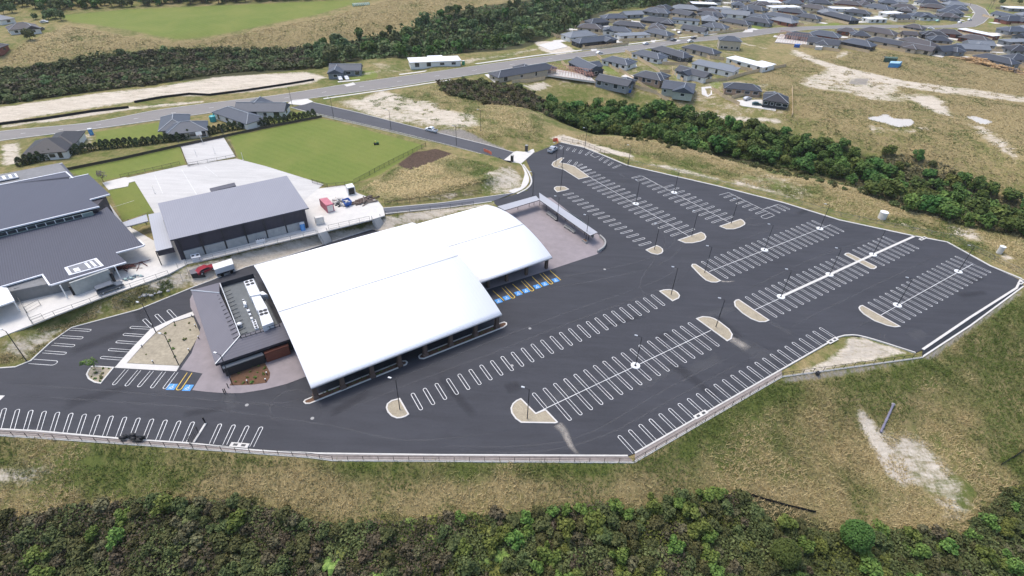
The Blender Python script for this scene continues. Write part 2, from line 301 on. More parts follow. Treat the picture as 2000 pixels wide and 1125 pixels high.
for poly, v in (([(620,205),(690,212),(760,236),(830,252),(880,262),(960,290),(950,286),(830,256),(720,226),(640,208)], .6), ([(832,250),(905,252),(940,268),(1004,296),(960,290),(880,266)], .75), ([(1530,742),(1600,708),(1650,676),(1650,656),(1690,658),(1782,690),(1650,712)], .44), ([(1535,738),(1530,748),(1640,735),(1820,702),(1995,575),(1998,562),(1800,700)], .85),
                ([(770,325),(805,298),(850,290),(880,300),(840,318),(790,330)], .2), ([(1665,152),(1700,151),(1697,168),(1650,164)], .6)):
    paint(grav, poly, v, 1.5)
for poly, v in (([(-60,165),(0,135),(160,112),(300,95),(560,95),(690,80),(800,55),(880,22),(1000,5),(1120,-15),(1450,-20),(1420,10),(1200,18),(1130,50),(1090,70),(1020,95),(880,108),(700,118),(560,140),(300,165),(0,205),(-60,210)], .85), ([(850,158),(940,160),(1060,190),(1230,210),(1430,240),(1560,262),(1640,272),(1700,300),(1860,340),(1920,380),(2020,420),(2020,480),(1900,440),(1700,370),(1500,330),(1300,280),(1100,240),(960,200)], .6),
                ([(-80,1010),(0,1030),(200,1000),(480,985),(700,1030),(1000,1010),(1240,1000),(1300,980),(1480,960),(1640,1030),(1900,1050),(1960,950),(2100,900),(2200,1300),(-200,1300)], .9)):
    paint(scrub, poly, v, 4)
paint(brown, [(775,322),(808,298),(852,290),(884,300),(846,316),(800,332)], 1, 1.5)
for poly, dv, gv, tv in (([(1120,55),(1240,30),(1330,10),(1400,0),(1700,-2),(1880,2),(1880,40),(1700,46),(1520,50),(1400,64),(1240,84),(1180,90)], .38, .42, 0), ([(1100,118),(1240,100),(1400,80),(1440,82),(1440,110),(1400,130),(1480,170),(1540,200),(1535,228),(1440,222),(1300,208),(1200,180),(1080,168)], .36, .36, 0), ([(1530,64),(1700,54),(1900,56),(2020,70),(2020,120),(1930,105),(1840,96),(1700,90),(1600,82)], .36, .42, 0)):
    paint(dirt, poly, dv, 2); paint(grav, poly, gv, 2)
for poly in ([(1240,20),(1250,18),(1255,24),(1244,26)],[(1470,50),(1490,52),(1485,58),(1465,56)],[(1590,48),(1640,44),(1640,50),(1590,54)],[(1430,48),(1450,46),(1446,52),(1432,54)],[(1320,78),(1350,74),(1352,77),(1322,82)],[(1245,90),(1280,84),(1282,87),(1248,93)],[(1890,16),(1898,22),(1896,38),(1888,36)],[(1926,10),(1946,22),(1948,40),(1930,50),(1936,32)]): paint(turf, poly, 1, 1); paint(dirt, poly, 0, 1); paint(grav, poly, 0, 1)
def terrain_material():
    m, nt, b = _nt('ground_cover'); A = lambda n: ND(nt, 'ShaderNodeAttribute', attribute_name=n).outputs['Fac']
    p = mapped(nt); n0 = noise(nt, p, 1.6, 6, .7); n1 = noise(nt, p, .35, 6, .7, .4); n2 = noise(nt, p, .055, 4, .6, .5); st = noise(nt, mapped(nt, rad(28), (3.2, .6, 1)), .8, 5, .75, .8)
    def thr(attr, amp=.75, w=.16, off=0.):
        q = mth(nt, 'ADD', A(attr), mth(nt, 'MULTIPLY', mth(nt, 'SUBTRACT', mth(nt, 'ADD', mth(nt, 'MULTIPLY', n1, .65), mth(nt, 'MULTIPLY', n0, .35)), .5), amp))
        r = ND(nt, 'ShaderNodeMapRange', interpolation_type='SMOOTHSTEP'); r.inputs['From Min'].default_value = .5-w+off; r.inputs['From Max'].default_value = .5+w+off; nt.links.new(q, r.inputs[0]); return r.outputs[0]
    green = mix(nt, .5, ramp(nt, n0, (.065, .095, .02), (.155, .175, .045)), ramp(nt, st, (.075, .1, .024), (.165, .175, .05)))
    straw = mix(nt, .5, ramp(nt, n0, (.19, .15, .065), (.4, .31, .15)), ramp(nt, st, (.17, .145, .065), (.4, .31, .155)))
    dq = mth(nt, 'ADD', A('dry'), mth(nt, 'ADD', mth(nt, 'MULTIPLY', mth(nt, 'SUBTRACT', n1, .5), 1.9), mth(nt, 'MULTIPLY', mth(nt, 'SUBTRACT', n2, .5), 1.5)))
    r = ND(nt, 'ShaderNodeMapRange'); r.inputs['From Min'].default_value = .2; r.inputs['From Max'].default_value = .85; nt.links.new(dq, r.inputs[0])
    g = mix(nt, r.outputs[0], green, straw)
    mow = ND(nt, 'ShaderNodeTexWave', wave_type='BANDS', bands_direction='X'); mow.inputs['Scale'].default_value = .11; mow.inputs['Distortion'].default_value = 1.2; nt.links.new(mapped(nt, rad(-58)), mow.inputs['Vector'])
    lawn = mix(nt, .5, ramp(nt, n0, (.11, .165, .028), (.19, .235, .052)), ramp(nt, n2, (.105, .17, .024), (.23, .235, .06), .36, .66)); lawn = mix(nt, mth(nt, 'MULTIPLY', n1, .5), lawn, (.2, .2, .07)); lawn = mix(nt, mth(nt, 'MULTIPLY', mow.outputs['Fac'], .22), lawn, (.2, .235, .055))
    g = mix(nt, thr('turf', .12), g, lawn)
    g = mix(nt, thr('scrub', .6), g, ramp(nt, n0, (.035, .042, .018), (.09, .085, .04)))
    sq = noise(nt, mapped(nt, rad(-18), (.55, 2.4, 1)), .22, 6, .75, 1.2)
    soil = mix(nt, .5, ramp(nt, n0, (.38, .31, .22), (.68, .6, .49), .25, .75), ramp(nt, sq, (.34, .28, .2), (.74, .68, .58), .3, .65))
    dm = mth(nt, 'ADD', A('dirt'), mth(nt, 'MULTIPLY', mth(nt, 'SUBTRACT', mth(nt, 'ADD', mth(nt, 'ADD', mth(nt, 'MULTIPLY', n1, .3), mth(nt, 'MULTIPLY', n0, .2)), mth(nt, 'ADD', mth(nt, 'MULTIPLY', sq, .3), mth(nt, 'MULTIPLY', n2, .2))), .5), 2.3))
    dr_ = ND(nt, 'ShaderNodeMapRange', interpolation_type='SMOOTHSTEP'); dr_.inputs['From Min'].default_value = .34; dr_.inputs['From Max'].default_value = .74; nt.links.new(dm, dr_.inputs[0])
    g = mix(nt, mth(nt, 'MULTIPLY', dr_.outputs[0], mth(nt, 'GREATER_THAN', A('dirt'), .02)), g, soil)
    g = mix(nt, thr('grav', .6), g, ramp(nt, n0, (.19, .175, .155), (.33, .3, .26)))
    g = mix(nt, thr('brown', .5), g, ramp(nt, n0, (.05, .035, .025), (.13, .085, .06)))
    nt.links.new(g, b.inputs['Base Color']); b.inputs['Roughness'].default_value = .95; b.inputs['Specular IOR Level'].default_value = .15
    bump(nt, b, mth(nt, 'ADD', mth(nt, 'MULTIPLY', n0, .6), st), .7, .35); return m
idx = np.arange(NR*NA).reshape(NR, NA)
fc = np.c_[idx[:-1, :-1].ravel(), idx[:-1, 1:].ravel(), idx[1:, 1:].ravel(), idx[1:, :-1].ravel()]
hm = HG.ravel().copy()-.05; hm[inside(GP, P0)] -= .12
ground = npmesh('ground', np.c_[GP, hm], fc[:, ::-1], terrain_material()); struct(ground)
ground.data.polygons.foreach_set('use_smooth', np.ones(len(fc), bool))
for nm, a_ in (('dry', dry), ('dirt', dirt), ('turf', turf), ('grav', grav), ('scrub', scrub), ('brown', brown)):
    ground.data.attributes.new(nm, 'FLOAT', 'POINT').data.foreach_set('value', a_.astype(np.float32))
def asphalt(name, c, streak=0., st=.12):
    m, nt, b = _nt(name); p = mapped(nt); n0 = noise(nt, p, 2.2, 5, .7); n1 = noise(nt, mapped(nt, rad(-33), (.12, 1, 1)), .55, 5, .65, .6); n2 = noise(nt, p, .045, 4, .6); n3 = noise(nt, mapped(nt, rad(60), (.2, 1, 1)), .35, 4, .7, 1.5)
    lo = tuple(x*(1-st*2) for x in c); hi = tuple(x*(1+st*2.4) for x in c)
    col = mix(nt, .45, ramp(nt, n1, lo, hi), ramp(nt, n2, lo, hi)); col = mix(nt, .28, col, ramp(nt, n0, lo, hi)); col = mix(nt, .25, col, ramp(nt, n3, lo, hi))
    nt.links.new(col, b.inputs['Base Color']); b.inputs['Roughness'].default_value = .82; b.inputs['Specular IOR Level'].default_value = .35; bump(nt, b, n0, .25, .02); return m
ASPH = asphalt('car_park_asphalt', (.043, .044, .051), st=.19); ASPH2 = asphalt('old_road_asphalt', (.215, .2, .185), st=.08)
PAVE = mat('stamped_concrete_paving', (.27, .235, .24), .8, var=.16, sc=.5)
def sheet(name, pts, m, z=0., t=.3, kind='structure'):
    b = MB().prism([p[:2] for p in pts], z-t, z); o = b.build(name, m); o['kind'] = kind; return o
AX = [(-260,824),(0,838.5),(70,842),(245,858),(370,866),(500,880),(620,886),(860,889),(1226,890.5),(1240,885.5),(1526,722),(1636,659),(1655,655),(1690,658.5),(1788,689),(1802,683),(1895,620),(1985,563),(1993,547)]
sheet('car_park_asphalt', xy(AX+EDGE_TOP[1:]+LANE), ASPH, 0., .1)
def ribbon(name, A, B, zs, m, dz=.04):
    n = len(A); vs = np.r_[np.c_[A, zs+dz], np.c_[B, zs+dz], np.c_[A, zs-.5], np.c_[B, zs-.5]]; fs = []
    for i in range(n-1): fs += [(i, i+1, n+i+1, n+i), (i, 2*n+i, 2*n+i+1, i+1), (n+i, n+i+1, 3*n+i+1, 3*n+i)]
    return struct(MB().add(vs, fs).build(name, m))
ribbon('estate_road', *CORR[0][:2], CORR[0][3], ASPH2); ribbon('access_road', *CORR[1][:2], CORR[1][3], asphalt('new_road_asphalt', (.075, .076, .085)), .06); ribbon('ramp_road', *CORR[2][:2], CORR[2][3], asphalt('ramp_asphalt', (.12, .125, .14)), .06)
def strip(name, P3, w, hgt, m, up=0., kind='structure', b=None):
    """kerb or ledge of width w and height hgt along a 3D line"""
    mb = b or MB(); P3 = [np.asarray(p, float) for p in P3]; n = len(P3); L = []; R = []
    for i in range(n):
        d = (P3[min(i+1, n-1)]-P3[max(i-1, 0)])[:2]; d /= np.hypot(*d)+1e-9; nn = np.array([-d[1], d[0]])*w/2
        L.append((*(P3[i][:2]+nn), P3[i][2])); R.append((*(P3[i][:2]-nn), P3[i][2]))
    vs = []
    for a, c in zip(L, R): vs += [(a[0], a[1], a[2]+up+hgt), (c[0], c[1], c[2]+up+hgt), (c[0], c[1], c[2]+up-.25), (a[0], a[1], a[2]+up-.25)]
    fs = []
    for i in range(n-1):
        a, c = 4*i, 4*i+4; fs += [(a, a+1, c+1, c), (a+1, a+2, c+2, c+1), (a+3, a, c, c+3)]
    fs += [(0, 3, 2, 1), (4*n-4, 4*n-3, 4*n-2, 4*n-1)]; mb.add(vs, fs)
    if b is None: o = mb.build(name, m); o['kind'] = kind; return o
def px0(pts, z=0.): return [atz(p[0], p[1], z) for p in pts]
def pxg(pts): return [at(*p) for p in pts]
strip('front_kerb', px0(AX[:9]), .3, .13, KERB); strip('front_kerb', px0(AX[9:12]), .3, .13, KERB); strip('front_kerb', px0(dens(AX[11:15], 4)), .28, .14, CONC); strip('front_kerb', px0(AX[15:]), .5, .14, CONC)
strip('edge_kerb', px0(EDGE_TOP), .55, .12, KERB); strip('lane_kerb', px0(LANE[4:]), .28, .12, KERB); strip('road_kerb', [(*a, z+.05) for a, z in zip(CORR[1][0], CORR[1][3])], .3, .12, KERB); strip('road_kerb', [(*a, z+.05) for a, z in zip(CORR[1][1], CORR[1][3])], .3, .12, KERB)
strip('road_kerb', [(*a, z) for a, z in zip(CORR[0][0], CORR[0][3])], .35, .13, KERB); strip('road_kerb', [(*a, z) for a, z in zip(CORR[0][1], CORR[0][3])], .35, .13, KERB); strip('ramp_kerb', [(*a, z) for a, z in zip(CORR[2][1], CORR[2][3])], .3, .16, CONC); strip('ramp_kerb', [(*a, z) for a, z in zip(CORR[2][0], CORR[2][3])], .25, .16, CONC)
strip('footpath', pxg([(660,160),(694,157),(810,142),(950,122),(1045,109),(1157,95.5),(1232,86),(1320,75),(1400,66)]), 1.6, .1, CONC)
strip('footpath', pxg([(632,193),(740,177.5),(880,156)]), 1.2, .08, CONC)
def ledge(name, pin, pout, m, z=.05):
    n = 24; a, b = mids(pin, pout, n); A = [atz(*p, 0.) for p in a]; B = [atz(*p, 0.) for p in b]
    return struct(MB().slab([(q[0], q[1], z) for q in A]+[(q[0], q[1], z) for q in B[::-1]], .5).build(name, m))
PAVR = mat('timber_ledge', (.25, .215, .195), .9, var=.3, sc=1.5)
ledge('ledge_paving', AX[:9], EDGE_OUT[:6], PAVR); ledge('ledge_paving', AX[9:11], [(1240,902),(1528,735)], PAVR); ledge('drain_channel', AX[15:], [(1801,697.5),(1895,636),(1999,559)], BLACK, .02)
wl = MB()
for seg in (EDGE_OUT[:6], EDGE_OUT[5:8], EDGE_OUT[7:]): strip('x', [(p[0], p[1], -.35) for p in px0(seg)], .32, .42, CONC, b=wl)
tag(wl.build('retaining_wall', CONC), 'long low pale concrete retaining edge along the front of the car park', 'wall')
# painted centre lines on the estate road
mk = MB(); cc, zs = CORR[0][2], CORR[0][3]
for i in range(2, 82, 2):
    if i % 4 == 0: strip('x', [(*cc[i], zs[i]+.045), (*(cc[i]+(cc[i+1]-cc[i])*.5), zs[i]+.045)], .16, .005, LINE, b=mk)
struct(mk.build('road_markings', LINE))
# ================================================================ PARKING BAY MARKINGS
def loop(mb, A, B, hw=.33, lw=.11, ra=True, rb=True, z=.006):
    A, B = np.array(A[:2]), np.array(B[:2]); d = B-A; L = np.hypot(*d); d /= L; n = np.array([-d[1], d[0]]); ang = np.linspace(0, math.pi, 9)
    C = []
    if rb: C += [B-d*hw+hw*(math.cos(t)*n*-1+math.sin(t)*d) for t in ang]
    else: C += [B-n*hw, B+n*hw]
    if ra: C += [A+d*hw+hw*(math.cos(t)*n-math.sin(t)*d) for t in ang]
    else: C += [A+n*hw, A-n*hw]
    C = np.array(C); k = len(C); I = []; O = []
    for i in range(k):
        a, b, c = C[i-1], C[i], C[(i+1) % k]; e1 = (b-a)/(np.hypot(*(b-a))+1e-9); e2 = (c-b)/(np.hypot(*(c-b))+1e-9); m = np.array([e1[1]+e2[1], -(e1[0]+e2[0])]); m /= max(np.hypot(*m), .2)
        I.append(b-m*lw/2); O.append(b+m*lw/2)
    op = set()
    if not rb: op.add(0)
    if not ra: op.add(k-2)
    o = len(mb.v); vs = [(*p, z) for p in I]+[(*p, z) for p in O]
    mb.add(vs, [(i, k+i, k+(i+1) % k, (i+1) % k) for i in range(k) if i not in op])
def bar(mb, A, B, w, z=.007, h=.004):
    A, B = np.array(A[:2]), np.array(B[:2]); d = (B-A)/np.hypot(*(B-A)); n = np.array([-d[1], d[0]])*w/2
    mb.add([(*(A+n), z), (*(A-n), z), (*(B-n), z), (*(B+n), z)], [(0, 1, 2, 3)])
def lin(a, b, n): return [a+(b-a)*i/max(n-1, 1) for i in range(n)]
G = lambda p: atz(p[0], p[1], 0.)[:2]
def row(a0, a1, n, b0, b1, ra=True, rb=True, hw=.33, skip=()):
    mb = MB()
    for i, (p, q) in enumerate(zip(lin(G(a0), G(a1), n), lin(G(b0), G(b1), n))):
        if i not in skip: loop(mb, p, q, hw, ra=ra, rb=rb)
    struct(mb.build('parking_bay_markings', LINE))
def double(c0, c1, up, lo, skipu=(), skipl=(), lw=.13):
    mb = MB(); C0, C1 = G(c0), G(c1); d = (C1-C0)/np.hypot(*(C1-C0)); bar(mb, C0, C1, lw)
    for a, b, n, sk in ((*up, skipu), (*lo, skipl)):
        for i, p in enumerate(lin(G(a), G(b), n)):
            if i in sk: continue
            q = C0+d*((p-C0)@d); loop(mb, p, q, ra=True, rb=False)
    struct(mb.build('parking_bay_markings', LINE))
row((805.1,768.2), (1272.5,575.9), 26, (823.2,800.3), (1297.7,596.5))
double((1046.5,806.8), (1388.5,645.1), ((1041.3,767.8), (1344.7,630.4), 18), ((1114.5,820.6), (1403.9,675.9), 17))
double((1384.7,530.5), (1621.9,438.9), ((1370.6,510.8), (1586,430.8), 20), ((1421.4,543.6), (1647.7,452.4), 21))
double((1473.4,605.5), (1786.6,461.4), ((1456.2,579.7), (1724.2,462), 25), (zz(1420,440,S5,(553,1024))[0], (1794.1,485.9), 26), skipu=(16, 17), skipl=(16, 17))
double((1720,615.6), (1899.5,515.6), ((1695.9,590.5), (1865.7,500.5), 18), ((1766.1,630), (1935,532.2), 18))
row((1208.4,851), (1601.1,640.2), 25, (1239,884.5), (1633,660.6), True, False)
row((8.8,797.7), (510.6,833.7), 20, (-2,837.5), (491.5,872.5), True, False, skip=(15,))
row((1099.9,381.2), (1248.2,479.4), 15, (1120,377), (1271.4,472.7))
double((1151.6,345.8), (1344.5,460.5), ((1139,356.7), (1310.3,460.8), 17), ((1145.4,325.6), (1356.4,447), 21))
double((1254.3,343.7), (1425.9,435.1), ((1234.5,348), (1390.5,435), 15), ((1314.7,361.2), (1432,422.3), 11))
L1 = zz(1200,330,S5,(1170,290),(1275,262),(1225,320),(1578,500),(1783,515),(1650,545),(1660,450),(1825,395),(1700,425),(1845,490),(1780,405),(1905,468),(1830,395),(1955,450))
mb = MB(); bar(mb, G(L1[0]), G(L1[1]), .12); bar(mb, G(L1[1]), G(L1[4]), .12); bar(mb, G(L1[6]), G(L1[7]), .12, .0075)
C0, C1 = G(L1[1]), G(L1[4]); dd = (C1-C0)/np.hypot(*(C1-C0))
for p in lin(G(L1[2]), G(L1[3]), 6): loop(mb, p, C0+dd*((p-C0)@dd), rb=False)
loop(mb, G(L1[5]), C0+dd*((G(L1[5])-C0)@dd), hw=.9, rb=False)
loop(mb, G(L1[9]), G(L1[8]), rb=False); loop(mb, G(L1[11]), G(L1[10]), rb=False); loop(mb, G(L1[13]), G(L1[12]), rb=False); struct(mb.build('parking_bay_markings', LINE))
mb = MB(); q = zz(1050,260,S5,(255,178),(285,142),(325,192),(355,157),(395,210),(425,172),(465,228),(495,188),(535,246),(592,203),(690,303),(735,265),(740,332),(793,292),(790,361),(843,322),(840,390),(930,352),(330,345),(372,300),(400,372),(440,322),(440,372),(497,345),(480,398),(548,374),(510,432),(598,403),(640,272),(690,262))
for i in range(0, 28, 2): loop(mb, G(q[i]), G(q[i+1]), ra=(i not in (18, 20, 22, 24, 26)), rb=(i in (18, 20, 22, 24, 26)), hw=.3)
bar(mb, G(zz(1050,260,S5,(590,245))[0]), G(zz(1050,260,S5,(640,272))[0]), .12); bar(mb, G(zz(1050,260,S5,(640,272))[0]), G(zz(1050,260,S5,(690,255))[0]), .12); bar(mb, G(zz(1050,260,S5,(590,245))[0]), G(zz(1050,260,S5,(630,215))[0]), .12)
struct(mb.build('parking_bay_markings', LINE))
# bays in the lower left lot
mb = MB(); q = zz(0,580,S5,(775,358),(1012,374),(680,442),(922,458),(590,527),(830,545),(485,612),(736,630),(345,718),(632,738),(1453,337),(1680,350),(1377,415),(1600,432),(1297,498),(1530,515),(1212,585),(1450,602),(1123,673),(1362,692),(1605,248),(1700,345),(1740,195),(1835,295),(1875,145),(1965,242))
for i in range(0, 10, 2): loop(mb, G(q[i+1]), G(q[i]), rb=False, hw=.33 if i < 8 else .62)
for i in range(10, 26, 2): loop(mb, G(q[i]), G(q[i+1]), rb=False)
q = zz(0,580,S5,(1265,980),(1415,808),(1405,993),(1555,815),(1545,1003),(1695,825),(1690,1015),(1830,833),(1830,1023),(1968,840))
for i in range(0, 10, 2): loop(mb, G(q[i]), G(q[i+1]), rb=False)
struct(mb.build('parking_bay_markings', LINE))
# accessible bays: yellow lines, blue squares with a white wheelchair sign
def disabled(px, u):
    c = G(px); u = np.array(u)/np.hypot(*u); n = np.array([-u[1], u[0]]); b = MB(); s = .78
    T = lambda a, e, z=.009: (*(c+n*a+u*e), z)
    b.add([(*(c+n*i*s+u*j*s), .007) for i, j in ((-1, -1), (1, -1), (1, 1), (-1, 1))], [(0, 1, 2, 3)], 0)
    k = 14; cw = (-.05, -.22)
    ring = [(cw[0]+.3*math.cos(t), cw[1]+.3*math.sin(t)) for t in np.linspace(math.pi*.55, math.pi*1.95, k)]; rin = [(cw[0]+.2*math.cos(t), cw[1]+.2*math.sin(t)) for t in np.linspace(math.pi*.55, math.pi*1.95, k)]
    b.add([T(*p) for p in ring]+[T(*p) for p in rin], [(i, i+1, k+i+1, k+i) for i in range(k-1)], 1)
    for poly in ([(-.16, .32), (-.03, .32), (.0, -.12), (-.13, -.12)], [(-.08, -.02), (.26, -.02), (.26, -.13), (-.08, -.13)], [(.2, -.08), (.32, -.08), (.46, -.46), (.34, -.48)], [(-.05, .18), (.2, .18), (.2, .1), (-.05, .1)]): b.add([T(*p) for p in poly], [(0, 1, 2, 3)], 1)
    b.add([T(-.1+.1*math.cos(t), .5+.1*math.sin(t)) for t in np.linspace(0, 2*math.pi, 10)[:-1]], [tuple(range(9))], 1)
    struct(b.build('accessible_bay_marking', [BLUE, LINE]))
Z2 = lambda *p: zz(650, 300, 2.857, *p)
ud = G(Z2((1215, 652))[0])-G(Z2((1270, 705))[0])
for p in Z2((925,822),(970,805),(1035,780),(1078,765),(1140,742),(1183,727),(1243,706)): disabled(p, ud)
mb = MB()
for a, b in ((( 893,765),(955,820)),((1003,728),(1060,778)),((1112,686),(1168,743)),((1212,652),(1272,706))): bar(mb, G(Z2(a)[0]), G(Z2(b)[0]), .2)
for a, b in (((952,745),(1010,806)),((1060,708),(1116,766)),((1163,668),(1222,727))): loop(mb, G(Z2(b)[0]), G(Z2(a)[0]), hw=.45, lw=.2, rb=False)
loop(mb, G(zz(250,720,S5,(558,238))[0]), G(zz(250,720,S5,(688,45))[0]), hw=.48, lw=.18, rb=False)
struct(mb.build('yellow_bay_markings', YELLOW))
ul = G(zz(250,720,S5,(688,45))[0])-G(zz(250,720,S5,(558,238))[0])
for p in zz(250,720,S5,(490,203),(668,213)): disabled(p, ul)
# white painted ends
struct(MB().prism(xy(zz(0,760,S5,(-120,68),(55,72),(0,125),(-120,120))), -.02, .02).build('painted_island', CONC))
# ================================================================ TRAFFIC ISLANDS
def island(label, pts, fill=GRAV, kw=.28, h=.13, group='kerbed gravel traffic islands'):
    L = xy(pts); c = L.mean(0); r = thing('traffic_island', label, 'traffic island', (*c, 0), 0, group); n = len(L)
    if sum(L[i][0]*L[(i+1) % n][1]-L[(i+1) % n][0]*L[i][1] for i in range(n)) < 0: L = L[::-1]
    I = []
    for i in range(n):
        a, b, e = L[i-1], L[i], L[(i+1) % n]; d1 = (b-a)/np.hypot(*(b-a)); d2 = (e-b)/np.hypot(*(e-b)); m = np.array([-(d1[1]+d2[1]), d1[0]+d2[0]]); q = m@m/2; m = m/max(q, .35); I.append(b+m*kw)
    mb = MB(); vs = [(*p, -.1) for p in L]+[(*p, h) for p in L]+[(*p, h) for p in I]+[(*p, h-.06) for p in I]; fs = []
    for i in range(n):
        j = (i+1) % n; fs += [(i, j, n+j, n+i), (n+i, n+j, 2*n+j, 2*n+i), (2*n+i, 2*n+j, 3*n+j, 3*n+i)]
    mb.add(vs, fs); mb.build('kerb', CONC, r); MB().prism(I, -.1, h-.05).build('gravel_fill', fill, r); return r
island('half round gravel island at the left end of the single bay row facing the hall', zz(740,640,S5,(235,787),(340,968),(300,995),(250,1012),(200,1016),(140,992),(95,945),(78,895),(90,850),(140,812)))
island('large gravel island with a stepped right side and a pale wash trail below it', zz(980,700,S5,(215,445),(380,610),(490,568),(630,715),(600,728),(215,722),(150,675),(105,610),(97,555),(120,505),(160,470)))
island('half round gravel island at the right end of the single bay row facing the hall', zz(1040,540,S5,(1410,165),(1460,150),(1525,145),(1580,155),(1620,180),(1645,215),(1635,245),(1562,280)))
island('long gravel island closing the right end of the front double bay row', zz(1160,580,S5,(1135,243),(1210,218),(1290,225),(1340,240),(1400,275),(1510,360),(1548,420),(1535,470),(1487,498)))
island('teardrop gravel island at the left end of the upper double bay row', zz(1340,400,S5,(55,685),(65,663),(105,663),(190,718),(390,850),(340,870),(280,868),(220,845),(160,795)))
island('lens shaped gravel island at the left end of the row with the raised white path', zz(1420,440,S5,(75,855),(95,835),(130,828),(475,1062),(430,1082),(360,1083),(270,1050),(170,985),(85,905)))
island('narrow gravel strip island crossing the raised white path', zz(1420,440,S5,(1303,330),(1320,314),(1355,310),(1668,462),(1668,475),(1640,492),(1600,488)))
island('slim crescent gravel island at the left end of the farthest right bay row', zz(1650,540,S5,(150,350),(165,330),(195,322),(625,562),(560,570),(480,555),(330,500),(210,425),(165,380)))
island('small gravel island at the top of the single bay row beside the shelter', zz(1050,260,S5,(182,625),(185,608),(215,595),(300,597),(352,628),(300,645),(215,662)))
island('half round gravel island at the bottom of the single bay row beside the shelter', zz(1200,330,S5,(345,905),(470,853),(510,870),(540,895),(545,920),(530,945),(480,960),(410,945)))
island('long bent gravel island near the gate at the top of the car park', zz(1050,260,S5,(155,355),(170,325),(260,275),(298,278),(250,330),(330,345),(420,375),(580,490),(460,518),(290,410),(180,380)))
island('gravel island with a round right end closing the long top bay row', zz(1200,330,S5,(705,795),(965,705),(1005,725),(1025,760),(1012,790),(960,812),(870,830),(790,830)))
island('gravel island with a square right end closing the shorter top bay row', zz(1200,330,S5,(1168,640),(1405,560),(1435,575),(1460,605),(1455,625),(1400,655),(1330,675),(1250,675)))
island('planted gravel island with small shrubs in the lower left lot', zz(0,580,S5,(1035,768),(1280,785),(1125,972),(1050,958),(985,920),(960,870),(985,815)))
island('kerbed planting strip under the left half of the white roof eave', zz(580,560,4.536,(55,1022),(70,1003),(130,978),(930,658),(965,655),(983,670),(972,692),(900,722),(115,1040),(75,1042)), MULCH, group='kerbed planting strips under the eave')
island('kerbed planting strip under the right half of the white roof eave', zz(580,560,4.536,(1073,620),(1090,602),(1150,575),(1780,328),(1835,312),(1860,320),(1862,340),(1835,362),(1125,642),(1085,640)), MULCH, group='kerbed planting strips under the eave')
# raised white path of row E
strip('raised_path', px0([(1525,580),(1620,536.7),(1705,497.8),(1787,461)]), .66, .12, CONC)
# ================================================================ HARD SURFACES
pz = xy([(930,420),(1040,388),(1076,386),(1171,460),(1181,472),(1181,482),(1174,492),(1165,497),(1071,528),(960,563),(900,585),(880,500)]); sheet('plaza_paving', pz, PAVE, .03)
sheet('entrance_paving', xy([(395.7,729.7),(375.6,762),(403,765.4),(438,768),(472,768),(516,761),(560,750),(596.6,736),(640,715),(560,610),(430,552),(378,570),(371,585),(372,600),(392,640),(374,690),(352,722)]), PAVE, .04)
sheet('garden_path', xy(zz(180,560,S5,(250,905),(450,680),(650,475),(900,360),(1120,278),(1140,320),(900,395),(720,500),(560,660),(385,855),(975,885),(940,945))), CONC, .06)
DRYBED = mat('dry_garden_soil', (.34, .295, .215), .95, var=.3, sc=1.5)
sheet('garden_soil', xy(zz(180,560,S5,(392,852),(972,882),(1090,720),(1205,520),(1128,335),(900,402),(722,507),(562,667))), DRYBED, .07, .1)
sheet('garden_soil', xy(zz(360,640,7.692,(690,670),(1190,490),(1215,540),(1290,680),(1280,760),(1230,830),(1000,860),(680,870),(700,840))), MULCH, .09, .1)
T = 3.
COURT = asphalt('worn_court_concrete', (.5, .485, .46), st=.11)
sheet('school_paving', xy([(-240,740),(-120,690),(0,659),(66,633),(108,616),(200,581),(284,552),(330,535),(366,516),(490,486),(618,456.5),(723,430),(752,421),(748,405),(738,392),(700,378),(672,362),(610,370),(300,470),(240,435),(215,400),(120,420),(-240,470)], T), CONC, T+.04)
sheet('court_slab', xy([(245,348),(360,323),(462,310),(520,325),(632,360),(560,420),(310,430),(262,352)], T), COURT, T+.05)
sheet('upper_court_slab', xy([(352,283),(434,264),(460,306),(368,324)], T), COURT, T+.05)
sheet('footpath', xy([(200,357),(245,346),(268,353),(252,357),(250,364),(212,371)], T), CONC, T+.06)
mb = MB()
for a, b in (((302,342),(318,378)),((355,332),(384,380)),((400,325),(425,345)),((214,407),(262,392))): bar(mb, atz(*a, T), atz(*b, T), .1, T+.056)
struct(mb.build('court_markings', LINE))
sheet('gate_crossing', xy([(984,313),(1004,297),(1040,286),(1044,297),(1020,318),(1012,322)]), CONC, .12)
strip('lane_footpath', px0(dens([(1012,320),(1022,335),(1027,352),(1018,366),(998,376)])), 2.2, .12, CONC); strip('lane_footpath', px0(dens([(1022,322),(1033,338),(1038,355),(1030,368),(1010,379)])), .5, .14, KERB)
SL = lambda nm, pts: struct(MB().slab([(q[0], q[1], q[2]+.12) for q in pxg(pts)], .5).build(nm, CONC))
SL('driveway', [(672,166),(690,161),(696,167),(680,171)]); SL('driveway', [(560,203),(572,196),(600,193),(612,199),(590,206)]); SL('driveway', zz(900,60,S5,(860,160),(1080,110),(1190,180),(1000,222))); SL('driveway', zz(1200,90,S5,(1300,605),(1640,600),(1800,700),(1800,725),(1420,668)))
SL('driveway', zz(1200,90,S5,(970,460),(1080,450),(1090,540),(1040,570),(975,540))); SL('driveway', zz(1200,90,S5,(430,180),(560,160),(650,185),(480,200))); SL('driveway', zz(1080,0,6.25,(460,605),(530,600),(555,625),(480,635))); SL('driveway', zz(1080,0,6.25,(1190,480),(1260,490),(1240,520),(1200,515))); SL('driveway', zz(1380,0,6.25,(490,350),(570,350),(560,405),(420,410)))
